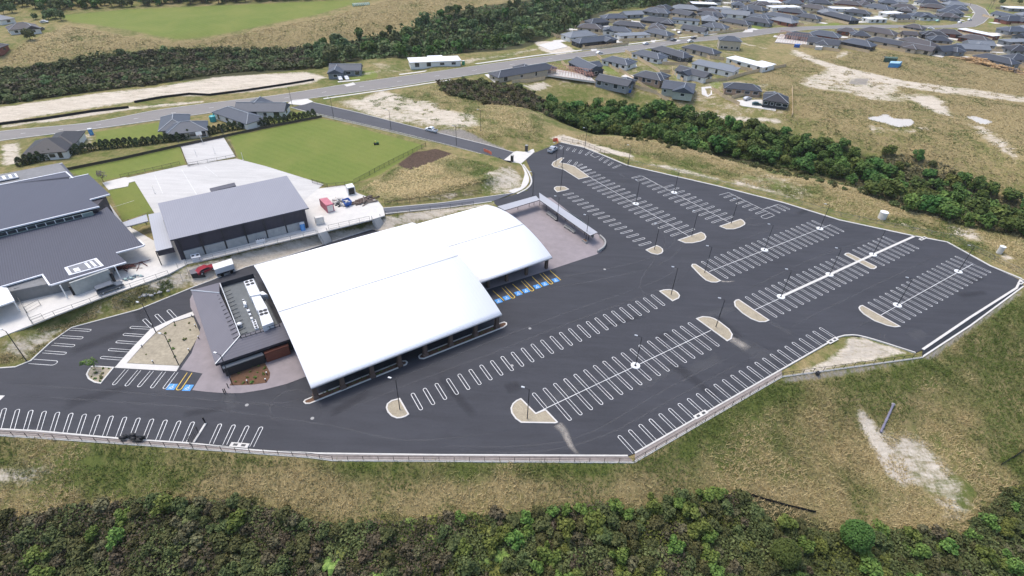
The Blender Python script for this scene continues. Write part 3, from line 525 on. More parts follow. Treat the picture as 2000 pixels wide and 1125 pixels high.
SL('driveway', zz(900,60,S5,(265,490),(350,480),(420,570),(380,580))); SL('driveway', zz(1080,0,6.25,(820,850),(850,790),(1020,790),(1025,820)))
wm = mat('pond_water', (.56, .51, .44), .3, var=.05)
for L, zp in PONDS: struct(MB().prism(L, zp-.6, zp).build('pond_water', wm))

# ---- pale washed out trails on the asphalt, tyre marks and darker patches
def trailmat(name, c, amt):
    m, nt, b = _nt(name); a_ = ND(nt, 'ShaderNodeAttribute', attribute_name='fade').outputs['Fac']; n = noise(nt, mapped(nt), 1.3, 5, .7); n2 = noise(nt, mapped(nt), .3, 3)
    al = mth(nt, 'MULTIPLY', mth(nt, 'MULTIPLY', a_, amt), mth(nt, 'ADD', mth(nt, 'MULTIPLY', n, 1.1), mth(nt, 'MULTIPLY', n2, .4))); al.node.use_clamp = True
    b.inputs['Base Color'].default_value = (*c, 1); b.inputs['Roughness'].default_value = .9; nt.links.new(al, b.inputs['Alpha']); return m
DUST = trailmat('dry_silt', (.42, .38, .33), .75); TYRE = trailmat('tyre_scuff', (.14, .14, .145), .36); DAMP = trailmat('dark_seal', (.03, .03, .035), .38)
def trail(name, pts, w0, w1, m, z=.0045, z0=0.):
    P = [atz(p[0], p[1], z0)[:2] for p in dens(pts, 6)]; n = len(P); vs = []; fd = []
    for i, p in enumerate(P):
        d = P[min(i+1, n-1)]-P[max(i-1, 0)]; d = d/(np.hypot(*d)+1e-9); q = np.array([-d[1], d[0]]); t = i/(n-1); w = w0*(1-t)+w1*t; e = min(1, 6*t, 6*(1-t)) if m is not DUST else min(1, 8*t+.4, 3.5*(1-t)+.1)
        for k, f in ((-.5, 0), (-.25, .7), (0, 1), (.25, .7), (.5, 0)): vs.append((*(p+q*w*k), z0+z)); fd.append(f*e)
    fs = [(5*i+k, 5*i+k+1, 5*i+k+6, 5*i+k+5) for i in range(n-1) for k in range(4)]; o = MB().add(vs, fs).build(name, m); o.data.attributes.new('fade', 'FLOAT', 'POINT').data.foreach_set('value', np.array(fd, np.float32)); o['kind'] = 'structure'; return o
trail('silt_trail', [(1088,828),(1100,840),(1108,856),(1116,872),(1131,890)], 2.2, .9, DUST); trail('silt_trail', [(1425,662),(1450,674),(1480,690),(1510,708)], 5., 7., TYRE, .005); trail('silt_trail', [(1424,660),(1440,668),(1462,682)], 2.4, 3., DUST, .0052); trail('silt_trail', [(1500,625),(1525,640),(1550,655)], 1.6, 2., TYRE); trail('silt_trail', [(1408,549),(1420,550),(1436,549)], 1., .4, DUST); trail('silt_trail', [(1450,433),(1465,426),(1480,420)], 1.6, .6, TYRE); trail('silt_trail', [(1455,438),(1475,438),(1490,436)], 1.4, .5, TYRE)
def circ(cx, cy, rx, ry, a0, a1, n=12): return [(cx+rx*math.cos(t), cy+ry*math.sin(t)) for t in np.linspace(rad(a0), rad(a1), n)]
for C_ in (circ(578,800,50,38,130,400), circ(530,770,60,18,20,150), [(960,560),(1100,540),(1250,510),(1310,480),(1320,440),(1290,410)], [(985,575),(1120,555),(1262,525),(1326,488),(1332,440)], [(620,800),(760,745),(900,690),(1080,620),(1290,545),(1340,500)], [(640,815),(800,750),(960,690),(1100,635),(1300,560),(1355,520)], [(0,748),(200,762),(420,782),(620,800)], [(0,770),(220,784),(420,800),(640,830),(800,860),(1000,840)], [(1330,620),(1250,560),(1300,470),(1250,420),(1130,370)], [(860,870),(1000,872),(1140,850),(1300,760),(1480,670)], [(900,880),(1050,882),(1180,850),(1330,770),(1500,680)], [(1420,480),(1500,450),(1640,430)], [(1450,570),(1600,500),(1760,450)], [(1540,640),(1660,580),(1830,500)], [(1650,650),(1750,600),(1900,520),(1960,510)], [(1720,650),(1716,660),(1720,668)], [(1730,652),(1727,660),(1734,668)]): trail('tyre_mark', C_, .5, .5, TYRE, .0035)
rg_ = np.random.default_rng(77)
for i in range(46):
    x, y = rg_.uniform(60, 1900), rg_.uniform(300, 880); p_ = atz(x, y)[:2]
    if not inside(p_[None], xy(AX+EDGE_TOP[1:]+LANE))[0]: continue
    a_ = rad(33)+rg_.choice([0, 0, math.pi/2])+rg_.normal(0, .15); l_ = rg_.uniform(3, 14); e_ = p_+np.array([math.cos(a_), math.sin(a_)])*l_
    def back(q): v = np.array([q[0], q[1], 0])-CAM; w_ = v@FW; return (1000+F_*(v@RT)/w_, 562.5-F_*(v@UP)/w_)
    trail('asphalt_patch', [back(p_), back((p_+e_)/2), back(e_)], rg_.uniform(1., 4), rg_.uniform(1., 4), DAMP if i % 3 else TYRE, .003)
# ================================================================ MAIN HALL
A = atz(607, 757, 4.); B = atz(980, 613, 4.); uu = (B-A)[:2]; LU = float(np.hypot(*uu)); uu /= LU; vv = np.array([-uu[1], uu[0]]); TH = math.atan2(uu[1], uu[0])
WROOF = ribmat('white_ribbed_roof', (.89, .895, .905), TH, .76, .06, .8, .02, .03); GROOF = ribmat('grey_ribbed_roof', (.16, .153, .172), TH+math.pi/2, .5, .2, .5, .08)
def arcz(t, z0, rise, chord):
    R_ = (chord*chord/4+rise*rise)/(2*rise); return z0-R_+rise+math.sqrt(R_*R_-(t-chord/2)**2)
def bar_pt(O, u, d, z): return (O[0]+uu[0]*u+vv[0]*d, O[1]+uu[1]*u+vv[1]*d, z)
hall = thing('assembly_hall', 'large hall with two curved white metal roofs and a grey hipped wing', 'building', (*bar_pt(A, 20, 20, 0),))
def vault(O, u0, u1, D, rise, name):
    n = 44; mb = MB(); ds = [D*i/n for i in range(n+1)]; vs = []
    for d in ds:
        z = arcz(d, 4., rise, D)
        for u in (u0, u1): vs += [bar_pt(O, u, d, z), bar_pt(O, u, d, z-.38)]
    fs = []; mi = []
    for i in range(n):
        a = 4*i; b = a+4; fs += [(a, a+2, b+2, b), (a+3, a+1, b+1, b+3), (a+1, a, b, b+1), (a+2, a+3, b+3, b+2)]; mi += [0, 2, 1, 1]
    fs += [(1, 3, 2, 0), (4*n, 4*n+2, 4*n+3, 4*n+1)]; mi += [1, 1]
    mb.v = vs; mb.f = fs; mb.m = mi; mb.sm = [k == 0 for k in mi]
    return mb.build(name, [WROOF, FASC, CHAR], hall)
D1, D2 = 46.2, 32.3
O2 = np.array(bar_pt(A, LU-3., 12.55, 4.)); U2 = 22.94+3.
r1 = vault(A, 0, LU, D1, 4.2, 'vault_roof'); r2_ = vault(O2, 0, U2, D2, 3.05, 'vault_roof')
def seam(O, u0, u1, D, rise, d, parent):
    z = arcz(d, 4., rise, D); MB().box(bar_pt(O, (u0+u1)/2, d, z+.03), (u1-u0, .24, .07), TH).build('ridge_seam', mat('seam_grey', (.42, .43, .45), .8), parent)
seam(A, .05, LU-.05, D1, 4.2, 19.6, r1); seam(O2, 3, U2-.05, D2, 3.05, 13.3, r2_)
for O, L_ in ((A, LU), (O2, U2)):
    MB().box(bar_pt(O, L_/2, -.09, 3.8), (L_, .16, .26), TH).build('gutter', mat('gutter_grey', (.3, .31, .33), .5), hall)
def archwall(O, u0, u1, d0, d1, D, rise, name, m):
    n = 20; P = [(d0, -.05)]+[(d0+(d1-d0)*i/n, arcz(d0+(d1-d0)*i/n, 4., rise, D)-.42) for i in range(n+1)]+[(d1, -.05)]; k = len(P)
    vs = [bar_pt(O, u, d, z) for u in (u0, u1) for d, z in P]; fs = [tuple(range(k)), tuple(range(2*k-1, k-1, -1))]+[(i, k+i, k+(i+1) % k, (i+1) % k) for i in range(k)]
    return MB().add(vs, fs).build(name, m, hall)
DKW = mat('dark_cladding', (.035, .035, .042), .7)
archwall(A, 1.4, LU-1.6, 6.5, D1-1, D1, 4.2, 'wall', DKW); archwall(O2, 1., U2-3.2, 5.5, D2-1, D2, 3.05, 'wall', DKW)
for i in range(6): MB().box(bar_pt(A, 5+i*6.2, 6.45, 1.5), (4.6, .14, 2.6), TH).build('window', GLASS, hall)
for p in zz(580,560,4.536,(172,985),(412,897),(672,797),(913,700),(1138,612),(1363,520),(1580,436),(1770,362)):
    c = atz(*p, 0); MB().box((c[0], c[1], 1.95), (.8, .8, 3.9), TH).box((c[0], c[1], .5), (1.05, 1.05, 1.), TH).build('column', BRICK, hall, .04)
for p in zz(860,370,5.882,(1215,905),(985,978),(760,1052),(548,1122)):
    c = atz(*p, 0); MB().box((c[0], c[1], 1.95), (.7, .7, 3.9), TH).build('column', BRICK, hall, .04)
# wing with hipped roof and plant well
ZE, ZH = 3.5, 5.4
a1, a2 = atz(373, 567, ZE), atz(420.5, 711.5, ZE); h1, h2 = atz(428.9, 572.3, ZH), atz(469, 656, ZH); b1 = atz(427.6, 552, ZE); b2 = atz(562.8, 663.4, ZE)
pl = plane3(a2, b2, h2); k1 = atp((545, 632), pl)
ev = (b2-a2)/np.hypot(*(b2-a2)[:2]); b2x = b2+ev*4.5; k1x = k1+ev*4.5
wr = MB().slab([a1, a2, h2, h1], .5, 0, 1).slab([a2, b2x, k1x, h2], .5, 0, 1).slab([a1, h1, b1], .5, 0, 1).build('wing_roof', [GROOF, mat('wing_fascia', (.035, .035, .045), .6)], hall)
for p, q in ((a2, h2), (a1, h1)): MB().tube(V(p)+Vector((0, 0, .05)), V(q)+Vector((0, 0, .05)), .13, 6).build('hip_cap', STEEL, wr)
wf = [np.array(p) for p in (a1, a2, b2x, b2x+(b1-a1)*1.2, b1)]; cw = sum(wf)/5
MB().prism([p+(cw-p)*.07 for p in wf], -.05, 2.95).build('wing_wall', DKW, hall)
ew = [atz(429.5, 552.8, 5.8), atz(494.5, 534, 5.8), atz(545, 632, 5.8), atz(469, 655.8, 5.8)]
MB().prism(ew, 2.9, 4.65).build('plant_deck', mat('plant_deck_grey', (.13, .14, .14), .8), hall)
def screen(p, q, z0, z1, m, name, posts=0):
    p, q = V(p), V(q); d = q-p; L_ = d.length; ang = math.atan2(d.y, d.x); mb = MB(); mid = (p+q)/2
    if posts:
        for i in range(posts+1): c = p+d*i/posts; mb.box((c.x, c.y, (z0+z1)/2), (.09, .09, z1-z0), ang)
        for z in (z1-.04, (z0+z1)/2, z0+.1): mb.box((mid.x, mid.y, z), (L_, .06, .07), ang)
    else: mb.box((mid.x, mid.y, (z0+z1)/2), (L_, .14, z1-z0), ang)
    return mb.build(name, m, hall)
screen(ew[0], ew[1], 4.6, 5.8, DKW, 'plant_screen'); screen(ew[1], ew[2], 4.6, 5.4, DKW, 'plant_screen'); screen(ew[3], ew[2], 4.5, 5.85, CHAR, 'plant_railing', 8); screen(ew[0], ew[3], 5.68, 5.8, STEEL, 'plant_coping'); screen(ew[0], ew[3], 4.6, 5.66, GROOF, 'plant_screen')
for t in np.linspace(.18, .97, 12):      # bracing struts along the outside of the coping
    c = V(ew[0]).lerp(V(ew[3]), t); o2 = Vector((-uu[0], -uu[1], 0)); MB().tube(c+o2*1.35+Vector((0, 0, -.62)), c-o2*1.5+Vector((0, 0, -.1)), .07, 6).build('bracing_strut', CHAR, hall)
MB().slab([atz(*p, 2.3) for p in zz(360,640,7.692,(560,578),(1162,368),(1190,400),(580,612))], .25).build('entry_canopy', CONC2, hall)
MB().prism([atz(*p, 2.3) for p in zz(360,640,7.692,(575,590),(1165,380),(1185,402),(590,612))], 0, 2.04).build('entry_wall', CHAR, hall)
MB().prism([atz(*p, 2.6) for p in zz(360,640,7.692,(1190,350),(1560,225),(1560,260),(1200,385))], 0, 2.5).build('entry_door', mat('red_brown_door', (.16, .05, .03), .6), hall)
# ---- equipment standing on the plant deck
def deckbox(name, label, cat, P, z0, z1, m, fans=0, group=None, parts=None):
    Q = [atz(*p, z1) for p in zz(360,530,7.692,*P)]; c = sum(Q)/4; r = thing(name, label, cat, (c[0], c[1], z0), 0, group)
    MB().prism(Q, z0, z1).build('casing', m, r, .04); e1, e2 = Q[1]-Q[0], Q[3]-Q[0]
    for i in range(fans):
        q = Q[0]+e1*(.27+.46*(i % 2))+e2*(.1+.19*(i//2)) if fans == 4 else Q[0]+e1*.5+e2*(.25+.5*i)
        MB().tube((q[0], q[1], z1-.02), (q[0], q[1], z1+.06), .42 if fans == 4 else .25, 12).build('fan_grille', BLACK, r)
    a = math.atan2(e1[1], e1[0]); 
    MB().box((c[0], c[1], z0+.06), (np.hypot(*e1[:2])*.9, np.hypot(*e2[:2])*.9, .12), a).build('skid', STEEL, r)
    return r
ACW = mat('white_enamel', (.7, .71, .72), .4, var=.05)
deckbox('rooftop_air_conditioner', 'long white rooftop air conditioner with four fans at the back of the plant deck', 'air conditioner', ((890,150),(1035,108),(1150,340),(985,370)), 4.66, 6.5, ACW, 4)
deckbox('rooftop_air_conditioner', 'long white rooftop air conditioner with four fans beside the front railing of the plant deck', 'air conditioner', ((1105,590),(1245,552),(1340,760),(1172,825)), 4.66, 6.5, ACW, 4)
deckbox('air_duct', 'wide white air duct between the two rooftop air conditioners', 'air duct', ((1000,375),(1130,340),(1250,550),(1090,590)), 4.66, 6.2, ACW)
deckbox('air_duct', 'short white duct elbow reaching from the rear unit to the curved roof', 'air duct', ((1060,325),(1180,295),(1250,345),(1100,360)), 4.66, 6.0, ACW)
for i, (P, lab) in enumerate(((((865,420),(900,415),(935,495),(895,500)), 'slim white condenser box nearest the back of the plant deck row'), (((925,555),(965,545),(985,590),(945,600)), 'second white condenser box in the plant deck row'), (((955,612),(985,605),(1005,648),(970,655)), 'third white condenser box in the plant deck row'), (((980,665),(1010,660),(1030,705),(995,715)), 'fourth white condenser box in the plant deck row'),
    (((1010,735),(1070,720),(1095,785),(1035,800)), 'white condenser with a square fan second from the front railing'), (((1035,805),(1095,790),(1120,845),(1060,862)), 'white condenser with a square fan beside the front railing'))):
    deckbox('condenser_unit', lab, 'condenser', P, 4.66, 5.5, ACW, 1 if i < 4 else 2, 'condenser units on the plant deck')
c = atz(*zz(360,530,7.692,(830,810))[0], 5.0); dm = thing('roof_vent', 'white domed roof vent beside the coping of the plant deck', 'vent', (c[0], c[1], 4.6)); MB().tube((c[0], c[1], 4.6), (c[0], c[1], 5.1), .42, 14).build('collar', STEEL, dm); MB().ball((c[0], c[1], 5.3), .55, 0, (1, 1, .7), 14, 8).build('dome', WHITE, dm)
c = atz(*zz(360,530,7.692,(1420,835))[0], 4.6); dm = thing('roof_vent', 'grey domed roof vent outside the front railing of the plant deck', 'vent', (c[0], c[1], 4.4)); MB().tube((c[0], c[1], 4.2), (c[0], c[1], 4.7), .34, 12).build('collar', STEEL, dm); MB().ball((c[0], c[1], 4.85), .42, 0, (1, 1, .7), 12, 8).build('dome', CONC2, dm)
# ================================================================ SCHOOL BLOCK
SA = math.atan2(*(atz(182.5,420,9.3)-atz(0,463,9.3))[:2][::-1]); SROOF = ribmat('school_ribbed_roof', (.066, .072, .1), SA, .45, .3, .5, .07, .45); SROOF2 = ribmat('school_tile_roof', (.074, .08, .108), SA, .3, .15, .5, .06, .2)
school = thing('school_block', 'big school block with stepped dark grey ribbed roofs and a row of clerestory windows', 'building', atz(100, 480, 5.))
def wsolid(P2, pl, z0, drop, name, m, root):
    P, N = pl; top = [(p[0], p[1], P[2]-(N[0]*(p[0]-P[0])+N[1]*(p[1]-P[1]))/N[2]-drop) for p in P2]; n = len(top)
    vs = top+[(x, y, z0) for x, y, _ in top]; return MB().add(vs, [tuple(range(n)), tuple(range(2*n-1, n-1, -1))]+[(i, n+i, n+(i+1) % n, (i+1) % n) for i in range(n)]).build(name, m, root)
p3 = plane3(atz(0,463,9.3), atz(182.5,420,9.3), atz(280.8,479,6.8)); p2 = plane3(atz(0,449,10.9), atz(193.8,402.7,10.9), atz(127.7,335.8,12.1)); p1 = plane3(atz(0,336,10.6), atz(119.4,313.8,10.6), atz(146.5,343.6,11.2))
R3 = [atp(q, p3) for q in [(-130,496),(0,464),(182.5,420),(208.8,403.6),(270.4,469),(280.8,479),(226.8,493.3),(246.3,511.3),(98.4,556.4),(84,535.3),(0,560),(-130,597)]]
R2 = [atp(q, p2) for q in [(-130,388),(0,361.6),(127.7,335.8),(141.2,348.1),(135.5,348.5),(172.8,340.3),(214,378.8),(175,389.5),(193.8,402.7),(0,449),(-130,481)]]
R1 = [atp(q, p1)+np.array([0,0,-.8]) for q in [(-130,362),(0,336),(119.4,313.8),(148,345.5),(136,352),(-130,398)]]
lr = MB().slab(R3, .35, 0, 1).build('lower_roof', [SROOF, FASC], school); ur = MB().slab(R2, .4, 0, 1).build('upper_roof', [SROOF2, FASC], school); br = MB().slab(R1, .35, 0, 1).build('rear_roof', [SROOF2, FASC], school)
def inset(P, k, f=None):
    c = sum(np.array(p) for p in P)/len(P); return [np.array(p)+(c-np.array(p))/np.linalg.norm((c-np.array(p))[:2])*k for p in P]
def trim(P, ids, root):
    for i, j in ids:
        p, q = V(P[i]), V(P[j]); d = q-p; c_ = sum(np.array(a) for a in P)/len(P); n_ = Vector((-d.y, d.x, 0)).normalized()
        if n_.dot(V(c_)-p) > 0: n_ = -n_
        m_ = (p+q)/2+n_*.14+Vector((0, 0, -.08)); o_ = MB().box((0, 0, 0), (d.length, .34, .3)).build('eave_gutter', FASC); o_.parent = root; o_.location = m_-_org(root); o_.rotation_euler = d.to_track_quat('X', 'Z').to_euler()
trim(R3, ((4,5),(5,6),(7,8),(8,9),(9,10),(10,11)), lr); trim(R2, ((0,1),(1,2),(2,3),(4,5),(6,7),(8,9),(9,10)), ur); trim(R1, ((0,1),(1,2)), br)
w1, w2 = atz(-130, 628, T), atz(223, 547.5, T); wsolid([w1, w2, R3[3]+(w2-R3[3])*.1, R3[3]*1., R3[0]], p3, T, .45, 'lower_wall', mat('school_wall_grey', (.2, .2, .2), .8), school)
wsolid(inset([R2[0], R2[1], R2[2], R2[5], R2[6], R2[8], R2[9], R2[10]], 1.1), p2, T, .5, 'upper_wall', mat('school_wall_dark', (.05, .045, .055), .7), school); wsolid(inset([R1[0], R1[2], R1[3], R1[5]], .8), p1, T, .4, 'rear_wall', mat('school_wall_grey', (.2, .2, .2)), school)
cl, cr_ = V(atz(0,463,9.3)), V(atz(184,419.6,9.3)); cdv = (cr_-cl).normalized(); cn = Vector((cdv.y, -cdv.x, 0))
MB().box(tuple((cl+cr_)/2-cdv*12+cn*-.05+Vector((0, 0, .25))), ((cr_-cl).length+24, .3, 1.5), SA).build('clerestory_band', mat('clerestory_green', (.2, .26, .25), .6), school)
for i in range(19):
    c = cr_-cdv*(3.2+i*1.85)+cn*.13+Vector((0, 0, .6)); wdw = MB().box(tuple(c), (1.62, .1, .72), SA).build('clerestory_window', GLASS, school)
    MB().box(tuple(c+cdv*.9+cn*.05), (.14, .12, .8), SA).build('mullion', FASC, wdw)
pb = [atz(148, 575.5, T), atz(222.5, 548.2, T)]; c = (pb[0]+pb[1])/2; ag = math.atan2(*(pb[1]-pb[0])[:2][::-1]); fn = np.array([math.sin(ag), -math.cos(ag), 0])
MB().box((*(c+fn*.35)[:2], T+1.7), (np.hypot(*(pb[1]-pb[0])[:2]), .5, 3.4), ag).build('concrete_panel', mat('panel_concrete', (.36, .37, .35), .85), school)
for q in ((140.5, 566), (219, 541)): e = atz(*q, T+1.2); MB().box((*(e+fn*.3)[:2], T+1.2), (.6, .5, 2.4), ag).build('porthole_door', BLACK, school)
g0, g1 = atz(39, 584, T), atz(97, 563.5, T); gd = (g1-g0)
for i in range(4):
    c = g0+gd*(i+.5)/4; MB().box((*(c+fn*.5)[:2], T+1.6), (np.hypot(*gd[:2])/4-.12, .4, 2.9), ag).build('shop_window', GLASS, school)
for q in ((131.8, 582), (236, 544.5), (39, 607.5)): e = atz(*q, T); MB().tube((e[0], e[1], T), (e[0], e[1], T+3.5), .13, 8).build('verandah_post', WHITE, school)
MB().slab([atz(*q, 6.7) for q in [(-130,600),(0,561),(14,562),(28.5,587),(0,597),(-130,634)]], .3).build('white_canopy', mat('canopy_white', (.8, .8, .8), .5, var=.03), school)
sk_ = [atp(q, p3)+np.array([0, 0, .1]) for q in zz(0,470,6.657,(835,355),(1255,228),(1355,330),(900,455))]
def frame(root, Q, w, m, mi, name):
    c = sum(Q)/4; f_ = MB().slab(Q, .25).build(name, m, root); I = [q+(c-q)/np.linalg.norm(c-q)*w+np.array([0, 0, .03]) for q in Q]; MB().slab(I, .06).build('glazing', mi, f_); return f_, I
DKG = mat('roof_light_glass', (.16, .17, .19), .25)
f_, I = frame(lr, sk_, .7, FASC, DKG, 'roof_light')
for t, w_, m_ in ((.12, .2, WHITE), (.6, .1, FASC), (.8, .1, FASC)):
    e = lambda k, s: I[0]*(1-k)*(1-s)+I[1]*k*(1-s)+I[2]*k*s+I[3]*(1-k)*s
    MB().slab([e(t, .12 if t > .2 else .45)+np.array([0, 0, .05]), e(t+w_, .12 if t > .2 else .45)+np.array([0, 0, .05]), e(t+w_, .95)+np.array([0, 0, .05]), e(t, .95)+np.array([0, 0, .05])], .04).build('blind', m_, f_)
f_, I = frame(br, [atp(q, p1)+np.array([0, 0, .12]) for q in [(-18,348.5),(31.5,339),(36.5,346.5),(-14,356)]], .55, FASC, DKG, 'roof_light')
for t in (.1, .4, .7): MB().slab([I[0]+(I[1]-I[0])*t+np.array([0,0,.05]), I[0]+(I[1]-I[0])*(t+.15)+np.array([0,0,.05]), I[3]+(I[2]-I[3])*(t+.15)+np.array([0,0,.05]), I[3]+(I[2]-I[3])*t+np.array([0,0,.05])], .04).build('blind', WHITE, f_)
# ================================================================ GYMNASIUM
gA, gB, gC, gD = atz(332,469,9.), atz(603,406,9.), atz(560,343,10.8), atz(308,397,10.8); GA = math.atan2(*(gB-gA)[:2][::-1])
gym = thing('gymnasium', 'long dark clad gymnasium with a plain mid grey roof and pale concrete base panels', 'building', ((gA+gB+gC+gD)/4)*np.array([1, 1, 0])+np.array([0, 0, T]))
LGROOF = ribmat('gym_ribbed_roof', (.27, .272, .305), GA, .5, .2, .4, .05, .15); CANR = ribmat('canopy_ribbed_roof', (.4, .405, .43), GA, .5, .15, .4, .04, .1)
MB().slab([gA, gB, gC, gD], .35, 0, 1).build('roof', [LGROOF, mat('dark_fascia', (.05, .055, .07), .5)], gym)
gpl = plane3(gA, gB, gC); fb0, fb1 = atz(362.5, 506, T), atz(599, 445.5, T); fd = (fb1-fb0)/np.linalg.norm(fb1-fb0)
gn = np.array([fd[1], -fd[0], 0]); 
def gq(p, m): return p+(gA+gB+gC+gD)/4*0
q0 = fb0-fd*.9; q1 = fb1+fd*.6; dep = np.array([-fd[1], fd[0], 0])*np.linalg.norm((gD-gA)[:2])*.94
wsolid([q0, q1, q1+dep, q0+dep], gpl, T, .4, 'cladding_wall', mat('purple_black_cladding', (.038, .036, .05), .55), gym)
posts = [atz(*q, T) for q in zz(270,330,5.405,(500,955),(715,900),(940,840),(1165,785),(1370,730),(1575,675),(1775,625))]
for i, q in enumerate(posts):
    MB().box((q[0], q[1], T+2.9), (.28, .3, 5.8), GA).build('steel_post', CHAR, gym)
    if i < 6: c = (q+posts[i+1])/2+dep/np.linalg.norm(dep)*.0; MB().box((c[0], c[1], T+1.15), (np.linalg.norm(posts[i+1]-q)-.4, .5, 2.3), GA).build('concrete_panel', mat('gym_panel_concrete', (.33, .335, .33), .85), gym)
MB().slab([atz(*q, 7.) for q in [(289.4,418.8),(313,414.5),(337,483),(305,490.5)]], .3, 0, 1).build('side_canopy', [CANR, mat('dark_fascia', (.05,.05,.06))], gym)
ce = [atz(305.5,490,6.7), atz(338,481.5,6.7)]; c = (ce[0]+ce[1])/2; MB().box((c[0], c[1], 6.), (np.hypot(*(ce[1]-ce[0])[:2]), .2, 1.6), GA).build('canopy_fascia', mat('purple_black_cladding', (.038, .036, .05)), gym)
q = atz(316, 518, T); MB().box((q[0], q[1], T+2), (.2, .2, 4), GA).build('canopy_post', CHAR, gym)
MB().slab([atz(*q, 7.2) for q in zz(270,330,5.405,(752,205),(1015,142),(1032,176),(768,240))], .5, 0, 0).build('rear_porch_roof', mat('porch_roof_grey', (.09, .09, .11)), gym); MB().prism([atz(*q, 7.) for q in zz(270,330,5.405,(762,212),(1012,150),(1028,172),(772,232))], T, 6.6).build('rear_porch_wall', DKW, gym)
wk = thing('covered_walkway', 'narrow pale grey covered walkway roof between the school block and the gymnasium', 'walkway', atz(262, 432, T)); MB().slab([atz(*q, 6.) for q in [(239,434.4),(286,418.7),(289.5,431.5),(246,442.7)]], .25).build('roof', CANR, wk)
for q in ((258, 446), (286, 438), (246, 452)): e = atz(*q, T); MB().tube((e[0], e[1], T), (e[0], e[1], 5.8), .09, 8).build('post', CHAR, wk)
# ================================================================ LAMP POSTS
LAMP = thing('lamp_post', 'x', 'lamp post', (0, 0, 0), 0, 'tall dark lamp posts around the car park')
MB().tube((0, 0, -.1), (0, 0, 7.9), .1, 8, 0, .06).box((0, 0, .02), (.42, .42, .06)).build('pole', CHAR, LAMP)
MB().tube((0, 0, 7.8), (-.85, .28, 7.98), .04, 6).build('arm', CHAR, LAMP); hd = MB().box((-1.12, .37, 8.0), (.62, .3, .12), rad(162)).build('lamp_head', STEEL, LAMP); MB().box((-1.12, .37, 7.93), (.46, .2, .03), rad(162)).build('lens', WHITE, hd)
kids(LAMP); [kids(k) for k in LAMP.children]
LAMPC = None
used = []
def lamp(px, label, pad=False, z=None, sc=1.):
    p = atz(*px, z) if z is not None else at(*px)
    global LAMP
    if not used: r = LAMP; r.location = V(p); r['label'] = label
    else: r = dup(LAMP, p, 0, label, sc)
    used.append(r)
    if pad:
        b = MB(); vs = []
        n = 28
        for rr, zz_ in ((.95, -.02), (.95, .15), (.34, .15), (.3, .02)): vs += [(rr*math.cos(2*math.pi*i/n), rr*math.sin(2*math.pi*i/n), zz_) for i in range(n)]
        fs = [(k*n+i, k*n+(i+1) % n, (k+1)*n+(i+1) % n, (k+1)*n+i) for k in range(3) for i in range(n)]+[tuple(3*n+i for i in range(n))]
        o = b.add(vs, fs).build('concrete_pad', WHITE); o.parent = r
for px, lab in (((781,800),'lamp post on the half round island left of the single bay row facing the hall'),((1029.7,818),'lamp post on the large gravel island with the stepped side'),((1398,639),'lamp post on the long gravel island right of the front double bay row'),((1310.5,576),'lamp post on the half round island right of the single bay row facing the hall'),((1375.9,533),'lamp post on the teardrop gravel island'),
    ((1278,487.6),'lamp post on the half round island below the shelter bay row'),((1351,461.3),'lamp post on the gravel island closing the long top bay row'),((1428,436.3),'lamp post on the gravel island closing the shorter top bay row'),((1095,370.7),'lamp post on the small island above the shelter bay row'),((1085.5,322),'lamp post on the tip of the long bent island near the gate'),((1097.5,328),'lamp post on the middle of the long bent island near the gate'),
    ((1142,290.6),'lamp post behind the kerb at the small top bays near the gate'),((1226,326),'lamp post at the bend of the top kerb fence'),((1088,432),'lamp post in front of the middle of the open shelter'),((1144,470),'lamp post at the right end of the open shelter'),((1040.5,382),'lamp post behind the corner of the open shelter'),((52,705),'lamp post on the grass kerb of the lower left lot'),((305,650),'lamp post at the bend of the white garden path'),((349,712.5),'lamp post standing in the dry garden by the entrance paving'),((454,751),'lamp post at the corner of the bark garden by the entrance')):
    lamp(px, lab, z=0.)
for px, lab in (((1241,714.5),'lamp post on a white ring in the front double bay row'),((1493,488.4),'lamp post on a white ring in the middle of the upper double bay row'),((1601,446.8),'lamp post on a white ring at the far end of the upper double bay row'),((1525,580),'lamp post on a white ring at the near end of the raised white path'),((1620,536.7),'lamp post on a white ring halfway along the raised white path'),((1705,497.8),'lamp post on a white ring near the far end of the raised white path'),
    ((1752.4,596.4),'lamp post on a white ring near the crescent island'),((1871.5,530.7),'lamp post on a white ring at the far right bay row end'),((1241.7,398.3),'lamp post on a white ring in the long top bay row'),((1316.7,376.4),'lamp post on a white ring in the shorter top bay row')): lamp(px, lab, True, 0.)
for px, lab in (((651.7,230),'lamp post by the block fence at the top of the access road'),((764,255.5),'lamp post halfway along the access road'),((891.6,287),'lamp post beside the access road below the white pickup'),((571,207),'lamp post at the corner of the access road and the estate road'),((939,255),'lamp post beside the gravel across from the white pickup')): lamp(px, lab, sc=.92 if px[0] < 600 else 1.)
